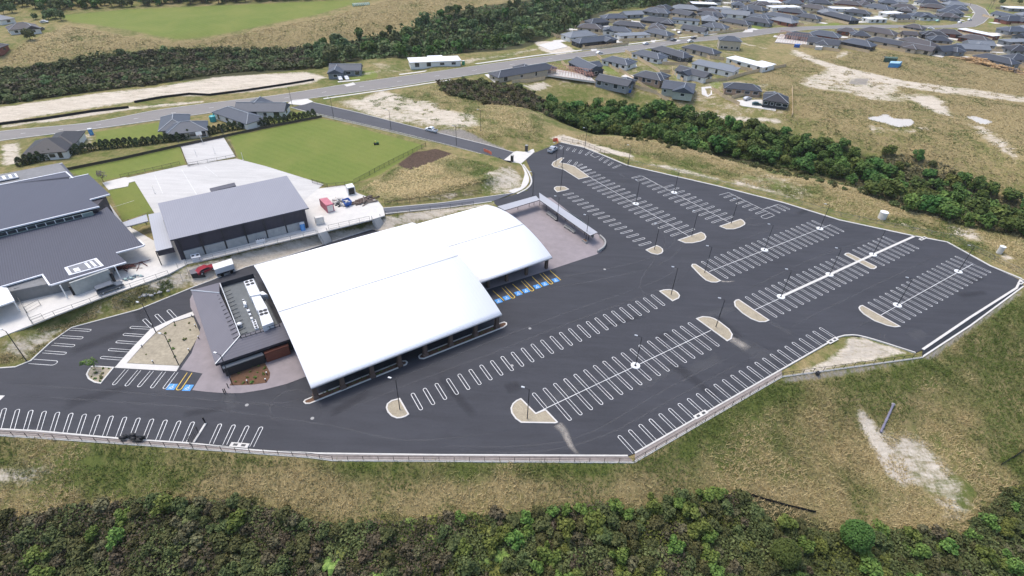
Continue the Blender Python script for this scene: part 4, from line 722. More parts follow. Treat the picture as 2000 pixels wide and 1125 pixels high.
# ================================================================ FENCES
def post_mesh(h, r, m, name='post'):
    o = MB().box((0, 0, h/2-.1), (r, r, h+.2)).build(name, m); return o
def fence(label, P3, h, step, m, kind='wire', name='fence', group=None, cat='fence', pw=.07):
    P3 = [np.asarray(p, float) for p in P3]; c = P3[len(P3)//2]; r = thing(name, label, cat, c, 0, group); proto = None; rail = MB(); panel = MB(); o0 = np.array(c)
    for a, b in zip(P3[:-1], P3[1:]):
        d = b-a; L = np.hypot(*d[:2]); n = max(1, round(L/step)); an = math.atan2(d[1], d[0])
        for i in range(n+(1 if b is P3[-1] else 0)):
            q = a+d*i/n-o0
            if kind == 'paling' and L > 0: pass
            if proto is None: proto = post_mesh(h, pw, m); proto.parent = r; proto.location = V(q); proto.rotation_euler = (0, 0, an)
            else: k = proto.copy(); COL.objects.link(k); k.location = V(q); k.rotation_euler = (0, 0, an)
        w = np.array([-d[1], d[0]])/max(L, .01)
        def quad(mb, z0, z1, t, off=0.):
            e = np.array([*(w*t/2), 0]); f = np.array([*(w*off), 0]); vs = [a-e+f+[0, 0, z0], b-e+f+[0, 0, z0], b+e+f+[0, 0, z0], a+e+f+[0, 0, z0], a-e+f+[0, 0, z1], b-e+f+[0, 0, z1], b+e+f+[0, 0, z1], a+e+f+[0, 0, z1]]
            mb.add(vs, [(3,2,1,0),(4,5,6,7),(0,1,5,4),(1,2,6,5),(2,3,7,6),(3,0,4,7)])
        if kind == 'wire': quad(rail, h-.07, h, .05); quad(rail, .08, .13, .04); quad(rail, h*.5, h*.5+.03, .03)
        elif kind == 'pool':
            quad(rail, h-.1, h-.04, .05); quad(rail, .12, .18, .05)
            for i in range(int(L/.36)): q = a+d*(i+.5)/int(L/.36); panel.box((q[0], q[1], q[2]+h/2), (.045, .045, h-.2), an)
        elif kind == 'paling': quad(panel, .02, h-.03, .03, .05); quad(rail, h-.06, h, .09)
        elif kind == 'cloth': quad(panel, -.1, h, .05)
    if rail.v: rail.build('rail', m, r)
    if panel.v: panel.build('panel', m, r)
    return r
FB = mat('black_fence_metal', (.02, .021, .022), .5); FG_ = mat('grey_wire_fence', (.2, .2, .19), .5)
e0 = [(p[0], p[1], .05) for p in px0(EDGE_OUT)]
fence('long black rail fence on the ledge below the lower left bays', e0[:4], 1.15, 2.5, FB); fence('straight black rail fence on the ledge along the front of the car park', e0[3:6], 1.15, 2.5, FB); fence('black rail fence on the ledge beside the sloping row of bays', e0[5:7], 1.15, 2.5, FB); fence('black rail fence below the triangular gravel corner', e0[6:8], 1.15, 2.4, FB)
fence('thin dark fence behind the kerb of the small bays near the gate', [(p[0], p[1], .05) for p in px0([(1097,274),(1140,284),(1172,297),(1226,320)])], 1.3, 2.4, FB, 'pool'); fence('thin dark wire fence along the top kerb', [(p[0], p[1], .1) for p in px0([(1228,319),(1400,358),(1530,390),(1640,423)])], 1.2, 5, FG_); fence('thin dark wire fence along the kerb of the far right corner', [(p[0], p[1], .1) for p in px0([(1642,423),(1782,452),(1854,465),(1940,508),(1996,536)])], 1.2, 5, FG_)
t3 = lambda P: [atz(p[0], p[1], T+.05) for p in P]
fence('grey wire fence along the school terrace edge beside the lower left lot', t3([(66,634),(108,617),(179,592),(200,583),(284,553),(330,537)]), 1.3, 3, FG_); fence('grey wire fence along the terrace edge below the gymnasium', t3([(366,517),(490,487),(618,457)]), 1.3, 3, FG_); fence('grey wire fence along the terrace edge below the skips', t3([(642,448),(722,430)]), 1.3, 3, FG_)
fence('short grey gate panel at the corner of the school terrace', t3([(40,590),(53,611),(80,596)]), 1.5, 2.5, FG_); fence('short grey gate panel beside the fenced terrace corner', t3([(52,611),(63,632),(86,623)]), 1.5, 2.5, FG_)
fence('dark green pool style fence between the playing field and the rough grass', t3([(832,286),(760,322),(692,359)]), 1.5, 2.4, FB, 'pool'); fence('dark fence along the bottom edge of the playing field', t3([(690,361),(640,366),(610,357)]), 1.3, 2.4, FB, 'pool')
g_ = CORR[1]; bl = [(*(g_[1][i]*1.0+(g_[1][i]-g_[0][i])/np.hypot(*(g_[1][i]-g_[0][i]))*1.6), g_[3][i]+.1) for i in range(2, 23)]
fence('block based fence along the access road beside the playing field', bl, 1.3, 2.6, FG_, 'pool'); fbw = MB(); strip('x', [(p[0], p[1], p[2]-.5) for p in bl], .3, .75, CONC, b=fbw); tag(fbw.build('block_wall', CONC), 'low pale block wall under the fence beside the access road', 'wall')
fence('tall dark court fence on the left side of the upper court', t3([(350,282),(367,325)]), 2.6, 3, FB); fence('tall dark court fence on the right side of the upper court', t3([(434,262),(461,306)]), 2.6, 3, FB); fence('low dark fence along the front of the upper court', t3([(369,325),(460,308)]), 1.2, 3, FB)
fence('dark fence along the lower edge of the small lawn', t3([(236,347),(300,333),(352,321)]), 1.1, 2.4, FB, 'pool')
fence('black post fence along the upper side of the ramp road', [at(*p) for p in ((752,402),(800,396),(860,389),(905,383),(940,378))], 1.4, 3, FB, 'pool'); fence('black post fence along the lower side of the ramp road', [at(*p) for p in ((753,421),(800,416),(880,407),(925,401))], 1.4, 3, FB, 'pool')
dkw = mat('dark_timber_wall', (.07, .06, .05), .9)
fence('long low dark timber fence below the hedge', t3([(130,334),(240,312),(350,287),(440,268),(540,247),(629,230)]), 1.0, 3, dkw, 'paling')
SF = mat('black_silt_cloth', (.014, .014, .015), .9)
fence('long black silt fence along the left end of the bare strip', [at(*p) for p in ((-60,252),(0,244),(90,233),(180,219),(252,211))], .9, 3, SF, 'cloth', 'silt_fence', cat='silt fence'); fence('long black silt fence along the right end of the bare strip', [at(*p) for p in ((263,201),(320,191),(370,185),(410,187),(480,178),(560,166),(614,157))], .9, 3, SF, 'cloth', 'silt_fence', cat='silt fence')
fence('thin black silt fence lying across the front grass slope', [at(*p) for p in ((1437,957),(1480,972),(1540,989),(1592,1001))], .5, 3, SF, 'cloth', 'silt_fence', cat='silt fence'); fence('short black silt fence at the right edge of the front grass slope', [at(*p) for p in ((1955,908),(1982,892),(2010,872))], .6, 3, SF, 'cloth', 'silt_fence', cat='silt fence')
Z4 = lambda *p: zz(900, 60, S5, *p); Zc = lambda *p: zz(1200, 90, S5, *p); Z6 = lambda *p: zz(1080, 0, 6.25, *p); Z7 = lambda *p: zz(1380, 0, 6.25, *p); Z8 = lambda *p: zz(1680, 0, 6.25, *p)
for lab, P in (('below the dark L shaped house on the estate road', Z4((570,590),(780,575),(940,545))), ('beside the white gabled black house', Z4((1120,360),(1200,430),(1400,470),(1470,500))), ('running down past the low dark house to its blue bin', Zc((-40,455),(120,540))), ('between the sage house and its left neighbour', Zc((50,275),(330,470),(600,625))), ('left of the white house near the estate road', Z6((540,690),(640,790),(800,890))),
    ('running from the estate road between the two hipped houses', Z6((880,640),(1060,740),(1300,890),(1430,890))), ('between the open lawn and the grey house', Zc((640,260),(640,300),(760,400))), ('right of the sage house', Zc((1080,490),(1200,570),(1390,665))), ('in front of the brick house', Zc((1300,590),(1480,550),(1640,510))), ('along the open paddock behind the white roofed house', Zc((980,410),(1250,385),(1500,310),(1910,230))),
    ('standing alone at the right end of the row', Zc((1975,480),(1975,790))), ('left of the dark hipped house facing the estate road', Z6((-20,430),(250,530),(380,590))), ('in front of the dark house on the far side of the road', Z6((460,600),(700,575),(920,545))), ('around the front yard on the far side of the estate road', Z7((0,420),(300,395),(470,370))), ('along the paddock edge behind the second row', Z7((1290,560),(1500,510),(1850,480))), ('along the paddock edge at the far right', Z8((0,505),(400,590),(800,610),(1130,600))), ('behind the scrub on the upper edge of the estate', Z6((265,350),(330,290),(410,280))),
    ('between two far hipped houses', Z6((1330,790),(1640,800))), ('beside the grey roofed pair', Zc((850,60),(1060,140),(1220,160))), ('left of the white flat roofed house', Zc((1240,170),(1400,260),(1530,285)))):
    fence('tan paling fence '+lab, [at(*p) for p in P], 1.7, 2.4, TIMB, 'paling', 'timber_fence', 'timber paling fences of the estate', pw=.1)
# ================================================================ HOUSES
RC = [mat('roof_charcoal', (.038, .045, .06), .6, var=.12), mat('roof_light_grey', (.17, .185, .205), .55, var=.1), mat('roof_white', (.78, .79, .8), .5, var=.04), mat('roof_brown', (.07, .064, .068), .7, var=.15), mat('roof_slate', (.058, .071, .094), .6, var=.12), mat('roof_black', (.024, .025, .031), .6)]
RN = ['charcoal', 'light grey', 'white', 'brown', 'slate grey', 'black']
WC = [mat('wall_white', (.72, .71, .68), .8, var=.05), mat('wall_black', (.04, .042, .048), .7), mat('wall_beige', (.46, .4, .31), .85), mat('wall_red_brick', (.23, .085, .06), .9), mat('wall_grey', (.22, .235, .25), .8), mat('wall_tan_brick', (.4, .28, .2), .9), mat('wall_sage', (.36, .39, .33), .8)]
WN = ['white', 'black', 'beige', 'red brick', 'grey', 'tan brick', 'sage']
RIDGE = mat('ridge_capping', (.34, .36, .38), .5); GDOOR = mat('garage_door_grey', (.1, .105, .11), .6)
def roofshape(mb, x0, x1, y0, y1, z, kind, pitch=.44, ov=.5, caps=None, axis='x'):
    x0 -= ov; x1 += ov; y0 -= ov; y1 += ov; W = (y1-y0) if axis == 'x' else (x1-x0); hgt = W/2*pitch; cx, cy = (x0+x1)/2, (y0+y1)/2
    if kind in ('flat', 'mono'):
        s_ = .0 if kind == 'flat' else .09*W; vs = [(x0, y0, z), (x1, y0, z), (x1, y1, z+s_), (x0, y1, z+s_)]; mb.slab([(a, b, c+.28) for a, b, c in vs], .28); return
    if axis == 'x': k = min(W/2, (x1-x0)/2) if kind == 'hip' else 0.; R_ = [(x0+k, cy, z+hgt), (x1-k, cy, z+hgt)]
    else: k = min(W/2, (y1-y0)/2) if kind == 'hip' else 0.; R_ = [(cx, y0+k, z+hgt), (cx, y1-k, z+hgt)]
    C = [(x0, y0, z), (x1, y0, z), (x1, y1, z), (x0, y1, z)]; vs = C+R_+[(a, b, c-.2) for a, b, c in C]
    fs = [(0, 1, 5, 4), (2, 3, 4, 5), (3, 0, 4), (1, 2, 5)] if axis == 'x' else [(1, 2, 5, 4), (3, 0, 4, 5), (0, 1, 4), (2, 3, 5)]
    fs += [(6, 7, 1, 0), (7, 8, 2, 1), (8, 9, 3, 2), (9, 6, 0, 3), (9, 8, 7, 6)]; mb.add(vs, fs)
    if caps is not None:
        u = Vector((0, 0, .05)); a, b = Vector(R_[0]), Vector(R_[1]); caps.tube(a+u, b+u, .16, 5)
        if kind == 'hip':
            prs = ((R_[0], C[0]), (R_[0], C[3]), (R_[1], C[1]), (R_[1], C[2])) if axis == 'x' else ((R_[0], C[0]), (R_[0], C[1]), (R_[1], C[2]), (R_[1], C[3]))
            for p, q in prs: caps.tube(Vector(p)+u*.5, Vector(q)+u*.5, .13, 5)
HOUSES = []
def house(p1, p2, W, kind='hip', rc=0, wc=0, label=None, row_='', wing=None, cap=True, nw=4, wh=2.5, gd=0, name='house', hz=3.1):
    a, b = at(*p1, hz), at(*p2, hz); d = (b-a)[:2]; L = np.hypot(*d); yaw = math.atan2(d[1], d[0]); c = (a+b)/2; zs = [float(hq(*(c[:2]+d*t))) for t in (-.45, 0, .45)]; z = max(zs)
    r = thing(name, label or '', 'house', (c[0], c[1], z), yaw, 'houses of the estate'); HOUSES.append((r, p1, row_, rc, wc, kind))
    ov = .5; x0, x1, y0, y1 = -L/2+ov, L/2-ov, -W/2+ov, W/2-ov; wb = MB().box((0, 0, wh/2-.6), (x1-x0, y1-y0, wh+1.2)); rb = MB(); cp = MB() if cap else None
    roofshape(rb, x0, x1, y0, y1, wh+.01, kind, caps=cp)
    if kind == 'gable':
        hg = (W/2)*.44-.12
        for x in (x0+.02, x1-.02): wb.add([(x-.02, y0, wh), (x-.02, y1, wh), (x-.02, 0, wh+hg), (x+.02, y0, wh), (x+.02, y1, wh), (x+.02, 0, wh+hg)], [(0, 2, 1), (3, 4, 5), (0, 1, 4, 3), (1, 2, 5, 4), (2, 0, 3, 5)])
    wg = []
    if wing:
        t, side, ln, ww, wk = wing; xc = x0+(x1-x0)*t; ya, yb = (y1-.6, y1+ln) if side > 0 else (y0-ln, y0+.6); wb.box((xc, (ya+yb)/2, wh/2-.6), (ww, abs(yb-ya), wh+1.18)); wk = wk or kind
        roofshape(rb, xc-ww/2, xc+ww/2, (-.2 if side > 0 else ya), (yb if side > 0 else .2), wh+.016, wk, caps=cp, axis='y'); wg = [(xc, side, ya if side < 0 else yb)]
        if wk == 'gable':
            ye = (yb-.02) if side > 0 else ya+.02; hg = (ww+1)/2*.44-.15; wb.add([(xc-ww/2, ye-.02, wh), (xc+ww/2, ye-.02, wh), (xc, ye-.02, wh+hg), (xc-ww/2, ye+.02, wh), (xc+ww/2, ye+.02, wh), (xc, ye+.02, wh+hg)], [(0, 2, 1), (3, 4, 5), (0, 1, 4, 3), (1, 2, 5, 4), (2, 0, 3, 5)])
    # parts are built in the house's own axes (root is rotated)
    def part(mb, nm, m, par):
        o = mb.build(nm, m); o.parent = par; return o
    part(wb, 'wall', WC[wc], r); rf = part(rb, 'roof', RC[rc], r)
    if cap and cp.v: part(cp, 'ridge_cap', RIDGE, rf)
    def win(x, y, dx, dy, w_, h_=1.2, zc=1.35, nm='window', m=GLASS):
        mb = MB().box((x, y, zc), (w_ if dx else .1, .1 if dx else w_, h_)); o = part(mb, nm, m, r)
        if nm == 'window' and nw >= 4: f = MB().box((x, y, zc), (w_+.22 if dx else .06, .06 if dx else w_+.22, h_+.22)); part(f, 'frame', FASC, o)
    rg = np.random.default_rng(int(p1[0]*7+p1[1]*13))
    for side in (-1, 1):
        y = y0-.04 if side < 0 else y1+.04
        for i in range(nw):
            x = x0+(x1-x0)*(i+.5)/nw+rg.uniform(-.5, .5)
            if wing and wing[1] == side and abs(x-wg[0][0]) < wing[3]/2+.9: continue
            win(x, y, 1, 0, rg.choice([1.2, 1.6, 2.2]), rg.choice([1.2, 1.2, 2.0]), 1.35)
    for side in (-1, 1): win(x0-.04 if side < 0 else x1+.04, rg.uniform(-1.5, 1.5), 0, 1, 1.8)
    if wing: win(wg[0][0], wg[0][2]+(.04 if wing[1] > 0 else -.04), 1, 0, 1.8)
    if gd: x = (x0-.05) if gd < 0 else x1+.05; win(x, -y1*.0, 0, 1, 4.6, 2.1, 1.06, 'garage_door', GDOOR)
    return r
ZA = lambda *p: zz(0, 180, S5, *p); ZB = lambda *p: zz(300, 130, S5, *p); ZC_ = lambda *p: zz(600, 90, S5, *p)
def H(z, x1, y1, x2, y2, *a, **k): p = z((x1, y1), (x2, y2)); return house(p[0], p[1], *a, **k)
H(ZA, 305, 600, 800, 560, 13, 'hip', 5, 0, 'black hip roofed house with white walls by the left end of the hedge', wing=(.72, 1, 6, 8, 'hip'), cap=False)
H(ZB, 130, 690, 600, 640, 10.5, 'hip', 4, 2, 'slate roofed house with a back wing behind the basketball hoop', wing=(.16, 1, 10, 9, 'hip'))
H(ZB, 930, 440, 1490, 445, 9.5, 'gable', 4, 0, 'long slate roofed house with white walls at the corner of the access road', wing=(.35, 1, 3, 8, 'gable')); H(ZB, 760, 460, 1150, 590, 9, 'hip', 4, 0, 'slate roofed house with teal tanks beside it behind the hedge')
H(ZC_, 250, 240, 610, 230, 9, 'gable', 4, 4, 'grey gabled house with two white cars on its drive across the estate road', wing=(.22, -1, 5, 6.5, 'gable'))
H(ZC_, 1130, 165, 1700, 135, 10, 'flat', 2, 0, 'white flat roofed house under construction across the estate road', wing=(.55, 1, 2.5, 7, 'flat'), cap=False)
H(Z4, 360, 490, 1020, 400, 9, 'hip', 0, 2, 'long charcoal hip roofed house with a tan fence at the bend of the estate road', wing=(.6, 1, 4.5, 8, 'hip'))
H(Z4, 1290, 325, 1510, 440, 10.5, 'gable', 4, 1, 'black house with a white edged gable roof below the estate road', wing=(.5, 1, 3, 7, 'gable')); H(Z4, 1540, 510, 1900, 625, 9, 'gable', 0, 4, 'long charcoal gabled house with a blue bin at its lower end', wing=(.75, 1, 4, 7, 'hip'))
H(Z6, 640, 700, 960, 770, 9, 'hip', 4, 0, None, 'below estate road', (.75, 1, 3, 7, 'hip')); H(Z6, 1010, 620, 1350, 700, 9, 'hip', 4, 0, None, 'below estate road', (.75, 1, 3, 7, 'hip')); H(Z6, 1260, 570, 1660, 690, 9, 'hip', 0, 1, None, 'below estate road', (.6, 1, 3, 7, 'hip')); H(Z6, 1620, 550, 2020, 640, 9, 'hip', 0, 2, None, 'below estate road')
H(Zc, 250, 290, 560, 370, 9.5, 'hip', 0, 5, None, 'row facing the scrub gully', (.75, 1, 3.5, 7, 'hip')); H(Zc, 540, 420, 900, 470, 11, 'gable', 4, 6, 'sage house with a pale slate gabled roof facing the scrub gully', wing=(.7, -1, 3, 9, 'gable')); H(Zc, 1220, 430, 1640, 465, 8.5, 'hip', 0, 5, 'tan brick house with a low charcoal roof and a paling fence in front'); H(Zc, 1660, 560, 1950, 590, 11, 'hip', 5, 1, 'black hip roofed house at the right end of the gully row with a white yard', wing=(.4, 1, 3, 7, 'hip'))
H(Zc, 720, 240, 1060, 330, 8.5, 'gable', 0, 0, 'white walled house with charcoal gables and a small bright lawn', wing=(.4, -1, 3.5, 6, 'gable')); H(Zc, 900, 170, 1370, 270, 9, 'mono', 1, 0, 'white walled house with a stepped light grey roof beside the white flat roofed house', wing=(.65, 1, 2, 8, 'mono'), cap=False)
H(Zc, 1300, 110, 1720, 220, 9, 'flat', 2, 0, 'white flat roofed house with a side wing next to the paddock', wing=(.8, 1, 4, 8, 'flat'), cap=False)
R1n, R2n, R3n, R4n, R5n = 'across estate road', 'in mid estate', 'near the bush', 'by the paddock', 'by the curved road'
for a in ((Z6,150,430,490,395,11,'hip',1,0,R1n),(Z6,270,500,740,450,9,'hip',4,1,R1n,(.75,-1,2.5,6,'gable')),(Z6,610,340,960,370,9,'hip',4,0,R1n,(.2,-1,2,6,'gable')),(Z6,780,415,1160,400,9,'flat',1,0,R1n),(Z6,1160,360,1450,420,9.5,'hip',4,2,R1n),(Z6,1590,320,1880,370,9,'gable',0,0,R1n),(Z7,0,290,260,330,10,'hip',4,0,R1n),(Z7,190,230,540,290,9,'hip',0,2,R1n),(Z7,460,220,800,270,10,'hip',0,4,R1n,(.7,1,2,7,'hip')),(Z7,730,155,1100,230,10,'hip',4,0,R1n,(.8,1,2,7,'hip')),(Z7,1120,175,1390,220,10,'hip',0,2,R1n),(Z7,1450,150,1820,240,10,'hip',0,1,R1n),
    (Z6,425,260,650,240,9,'hip',0,1,R3n),(Z6,600,205,880,195,10,'hip',4,2,R3n),(Z6,850,165,1080,150,9,'gable',1,4,R3n),(Z6,740,270,1130,310,9,'hip',0,4,R2n),(Z6,1110,110,1430,150,11,'hip',4,4,R3n,(.5,-1,2,7,'hip')),(Z6,1080,220,1490,265,10,'hip',0,1,R2n,(.8,-1,2,7,'hip')),(Z6,1460,215,1790,240,10,'flat',4,0,R2n),(Z6,1460,75,1780,100,11,'hip',1,1,R3n),(Z6,1690,25,1990,35,11,'flat',2,1,R3n),(Z6,1800,150,2010,190,10,'hip',0,0,R2n),(Z6,1830,290,2010,320,9,'hip',4,0,R2n),
    (Z7,0,160,240,190,10,'hip',0,0,R2n),(Z7,180,140,530,170,11,'gable',1,0,R2n),(Z7,40,80,300,110,11,'flat',1,0,R2n),(Z7,310,40,470,50,11,'hip',4,4,R3n),(Z7,450,70,730,120,11,'hip',0,2,R2n),(Z7,770,75,1120,70,10,'flat',2,0,R2n),(Z7,880,110,1220,150,11,'hip',0,3,R2n),(Z7,1180,60,1480,110,11,'hip',3,2,R2n,(.5,1,2,8,'hip')),(Z7,640,5,900,15,11,'flat',2,0,R3n),(Z7,950,20,1180,30,11,'hip',4,2,R3n),(Z7,1250,10,1530,30,12,'hip',0,4,R3n),(Z7,1510,85,1830,95,10,'flat',2,0,R2n),(Z7,1560,20,1900,50,11,'hip',3,3,R3n),(Z7,1690,120,2010,160,10,'hip',0,4,R2n),
    (Z8,80,60,390,110,12,'hip',4,0,R5n),(Z8,380,60,700,90,11,'hip',3,0,R5n),(Z8,740,60,1060,90,11,'hip',3,3,R5n),(Z8,950,120,1270,150,11,'hip',4,4,R5n,(.5,-1,2,8,'hip')),(Z8,280,150,480,140,9,'flat',2,0,R5n),(Z8,70,215,300,215,9,'flat',2,0,R5n),(Z8,410,200,590,200,9,'gable',0,0,R5n),(Z8,600,170,920,190,11,'hip',4,0,R5n,(.5,-1,3,7,'gable')),(Z8,0,20,90,50,11,'hip',3,2,R5n),(Z8,230,10,480,30,12,'hip',4,4,R5n),(Z8,700,15,960,25,12,'hip',0,0,R5n),
    (Z7,970,400,1350,450,10,'hip',0,4,R4n),(Z7,1260,385,1640,440,11,'hip',4,3,R4n,(.5,1,2,8,'hip')),(Z7,1600,350,1850,380,9,'hip',3,3,R4n),(Z7,1760,400,2000,420,10,'hip',0,2,R4n),(Z8,20,340,450,410,11,'hip',3,2,R4n),(Z8,100,460,600,550,9,'hip',0,2,R4n,(.5,1,2,7,'hip')),(Z8,540,460,930,560,10,'hip',3,2,R4n),(Z8,560,300,790,340,9,'hip',3,4,R4n),(Z8,510,400,690,410,8,'gable',3,2,R4n),(Z8,830,460,1110,480,10,'hip',0,4,R4n,(.5,1,2,7,'hip')),(Z8,900,370,1240,400,10,'hip',3,3,R4n),(Z8,1240,340,1680,430,9,'flat',2,3,R4n),(Z8,1230,430,1590,490,10,'hip',3,3,R4n),(Z8,1160,560,1560,580,10,'gable',1,4,R4n),(Z8,1430,660,1920,770,10,'hip',0,4,R4n),
    (Z8,1720,230,2060,230,13,'hip',0,3,R5n,(.6,-1,3,9,'gable')),(Z8,1770,80,2060,90,12,'flat',2,4,R5n),(Z8,1760,490,2060,480,9,'flat',1,4,R5n),(Z8,1790,580,2060,600,13,'hip',5,4,R5n),(Z8,1780,690,2040,700,11,'hip',0,4,R4n)):
    H(a[0], *a[1:5], a[5], a[6], a[7], a[8], None, a[9], a[10] if len(a) > 10 else None, cap=a[6] not in ('flat',), nw=3)
h2 = H(Z7, 150, 460, 430, 480, 9, 'hip', 4, 2, 'two storey house with a slate hip roof at the start of the dirt track', wh=5.2, hz=5.8, wing=None)
house((-20, 30), (14, 36), 9, 'hip', 1, 0, 'pale roofed house at the top left corner among trees', cap=False, nw=3); house((12, 54), (72, 48), 11, 'hip', 3, 0, 'grey brown roofed house with parked cars at the top left', wing=(.75, -1, 4, 7, 'gable'), nw=3); house((-25, 88), (8, 92), 9, 'hip', 3, 3, 'house cut off by the picture edge below the top left drive', nw=3)
# the rest of the tightly built estate: same house kinds on the remaining plots
def backp(q):
    w_ = (np.asarray(q, float)-CAM); k = w_@FW; return (1000+F_*(w_@RT)/k, 562.5-F_*(w_@UP)/k)
rh = np.random.default_rng(19); HC_ = [np.array(r.location[:2]) for r, *_ in HOUSES]; HY_ = [r.rotation_euler.z for r, *_ in HOUSES]
for poly, nm_, mx in (([(1150,50),(1240,24),(1330,8),(1420,-4),(1700,-6),(1868,0),(1876,28),(1850,44),(1700,43),(1520,47),(1400,58),(1240,76),(1160,90)], 'in mid estate', 44), ([(1545,68),(1700,58),(1890,60),(2030,72),(2030,125),(1930,100),(1840,94),(1700,88),(1610,82)], 'by the paddock', 12), ([(1950,24),(2040,8),(2040,72),(1965,62)], 'by the curved road', 8)):
    L = np.array([at(*p, 3.)[:2] for p in poly]); P = rh.uniform(L.min(0), L.max(0), (4000, 2)); P = P[inside(P, L)]; P = P[segd(P, CORR[0][2])[0] > 13]; k_ = 0
    for p in P:
        ds = [np.hypot(*(p-q)) for q in HC_]
        if min(ds) < 18.: continue
        y_ = HY_[int(np.argmin(ds))]+rh.choice([0, 0, math.pi/2]); L_ = rh.uniform(15, 20); v = np.array([math.cos(y_), math.sin(y_)])*L_/2; z = float(hq(*p))+3.1
        a_, b_ = backp((*(p-v), z)), backp((*(p+v), z))
        if a_[0] > b_[0]: a_, b_ = b_, a_
        kd = rh.choice(['hip', 'hip', 'hip', 'gable']); house(a_, b_, rh.uniform(9, 11.5), kd, int(rh.choice([0, 4, 4, 5, 3, 1])), int(rh.choice([0, 0, 4, 2, 1, 3])), None, nm_, (rh.uniform(.3, .75), int(rh.choice([-1, 1])), 2.5, 7, 'hip'), nw=3); HC_.append(p); HY_.append(y_); k_ += 1
        if k_ >= mx: break
    print('estate infill', nm_, k_)
ORD = ['first', 'second', 'third', 'fourth', 'fifth', 'sixth', 'seventh', 'eighth', 'ninth', 'tenth', 'eleventh', 'twelfth', 'thirteenth', 'fourteenth', 'fifteenth']
from collections import defaultdict
gb = defaultdict(list)
for r, p, rw, rc, wc, kind in HOUSES:
    if not r.get('label'): gb[(rw, rc, wc, kind)].append((p[0], r))
for (rw, rc, wc, kind), L_ in gb.items():
    L_.sort(key=lambda t: t[0])
    for i, (_, r) in enumerate(L_):
        sh = {'hip': 'hip roofed', 'gable': 'gabled', 'flat': 'flat roofed', 'mono': 'sloping roofed'}[kind]
        r['label'] = f"{RN[rc]} {sh} house, {WN[wc]} walls, " + (f"{ORD[i]} such from left {rw}" if len(L_) > 1 else f"only such {rw}")
# house frames under construction
def frames(label, P, z, roofm, nx):
    Q = [at(*p) for p in P]; c = sum(Q)/4; r = thing('unfinished_house', label, 'building site', c); zt = max(q[2] for q in Q); sl = [np.array([q[0], q[1], zt+.25]) for q in Q]; MB().slab(sl, .8).build('floor_slab', CONC, r)
    PINK = mat('pink_timber', (.5, .27, .21), .85); mb = MB(); e = lambda s, t, z_: tuple((sl[0]*(1-s)+sl[1]*s)*(1-t)+(sl[3]*(1-s)+sl[2]*s)*t+np.array([0, 0, z_]))
    for k in range(nx+1):
        s = k/nx
        for t in (0, .35, .65, 1): mb.tube(e(s, t, 0), e(s, t, 2.5), .06, 4)
        if k < nx: mb.tube(e(s, 0, 2.5), e(s, .5, 4.2), .05, 4); mb.tube(e(s, .5, 4.2), e(s, 1, 2.5), .05, 4); mb.tube(e(s, 0, 2.5), e(s, 1, 2.5), .05, 4)
    for t, z_ in ((0, 2.5), (.35, 2.5), (.65, 2.5), (1, 2.5), (.5, 4.2), (0, .1), (1, .1), (.25, 3.35), (.75, 3.35), (.12, 2.9), (.88, 2.9)): mb.tube(e(0, t, z_), e(1, t, z_), .07, 4)
    mb.build('timber_frame', PINK, r)
frames('pink timber house frame on a white slab below the estate road', Z4((960,520),(1500,610),(1420,500),(1040,430)), 0, 0, 16); frames('bare pink timber house frame beside the dirt track', Z7((830,520),(1260,560),(1270,480),(900,420)), 0, 0, 14)

FP = 0
for r, p, rw, rc, wc, kind in list(HOUSES):
    if rw and rw not in ('below estate road',):
        W2 = max((abs(v.co.y) for v in r.children[0].data.vertices)); L2 = max((abs(v.co.x) for v in r.children[0].data.vertices)); ca, sa = math.cos(r.rotation_euler.z), math.sin(r.rotation_euler.z)
        wpt = lambda x, y: np.array([r.location.x+ca*x-sa*y, r.location.y+sa*x+ca*y]); sd_ = 1 if FP % 2 else -1; FP += 1
        P = [wpt(x, sd_*(W2+2.4)) for x in (-L2-1.5, 0, L2+1.5)]; fence('tan paling fence standing between two close houses of the upper estate', [(*q, float(hq(*q))) for q in P], 1.75, 3.2, TIMB, 'paling', 'timber_fence', 'alike paling fences of the upper estate', pw=.1)
        Q = [wpt(x, y) for x, y in ((-L2-.3, -2.6), (-L2-.3, 2.6), (-L2-7, 3.1), (-L2-7, -3.1))] if FP % 3 else [wpt(x, y) for x, y in ((L2+.3, -2.6), (L2+.3, 2.6), (L2+6, 2.6), (L2+6, -2.6))]
        z = max(float(hq(*q)) for q in Q)+.1; struct(MB().slab([(*q, z) for q in Q], .6).build('driveway', CONC))
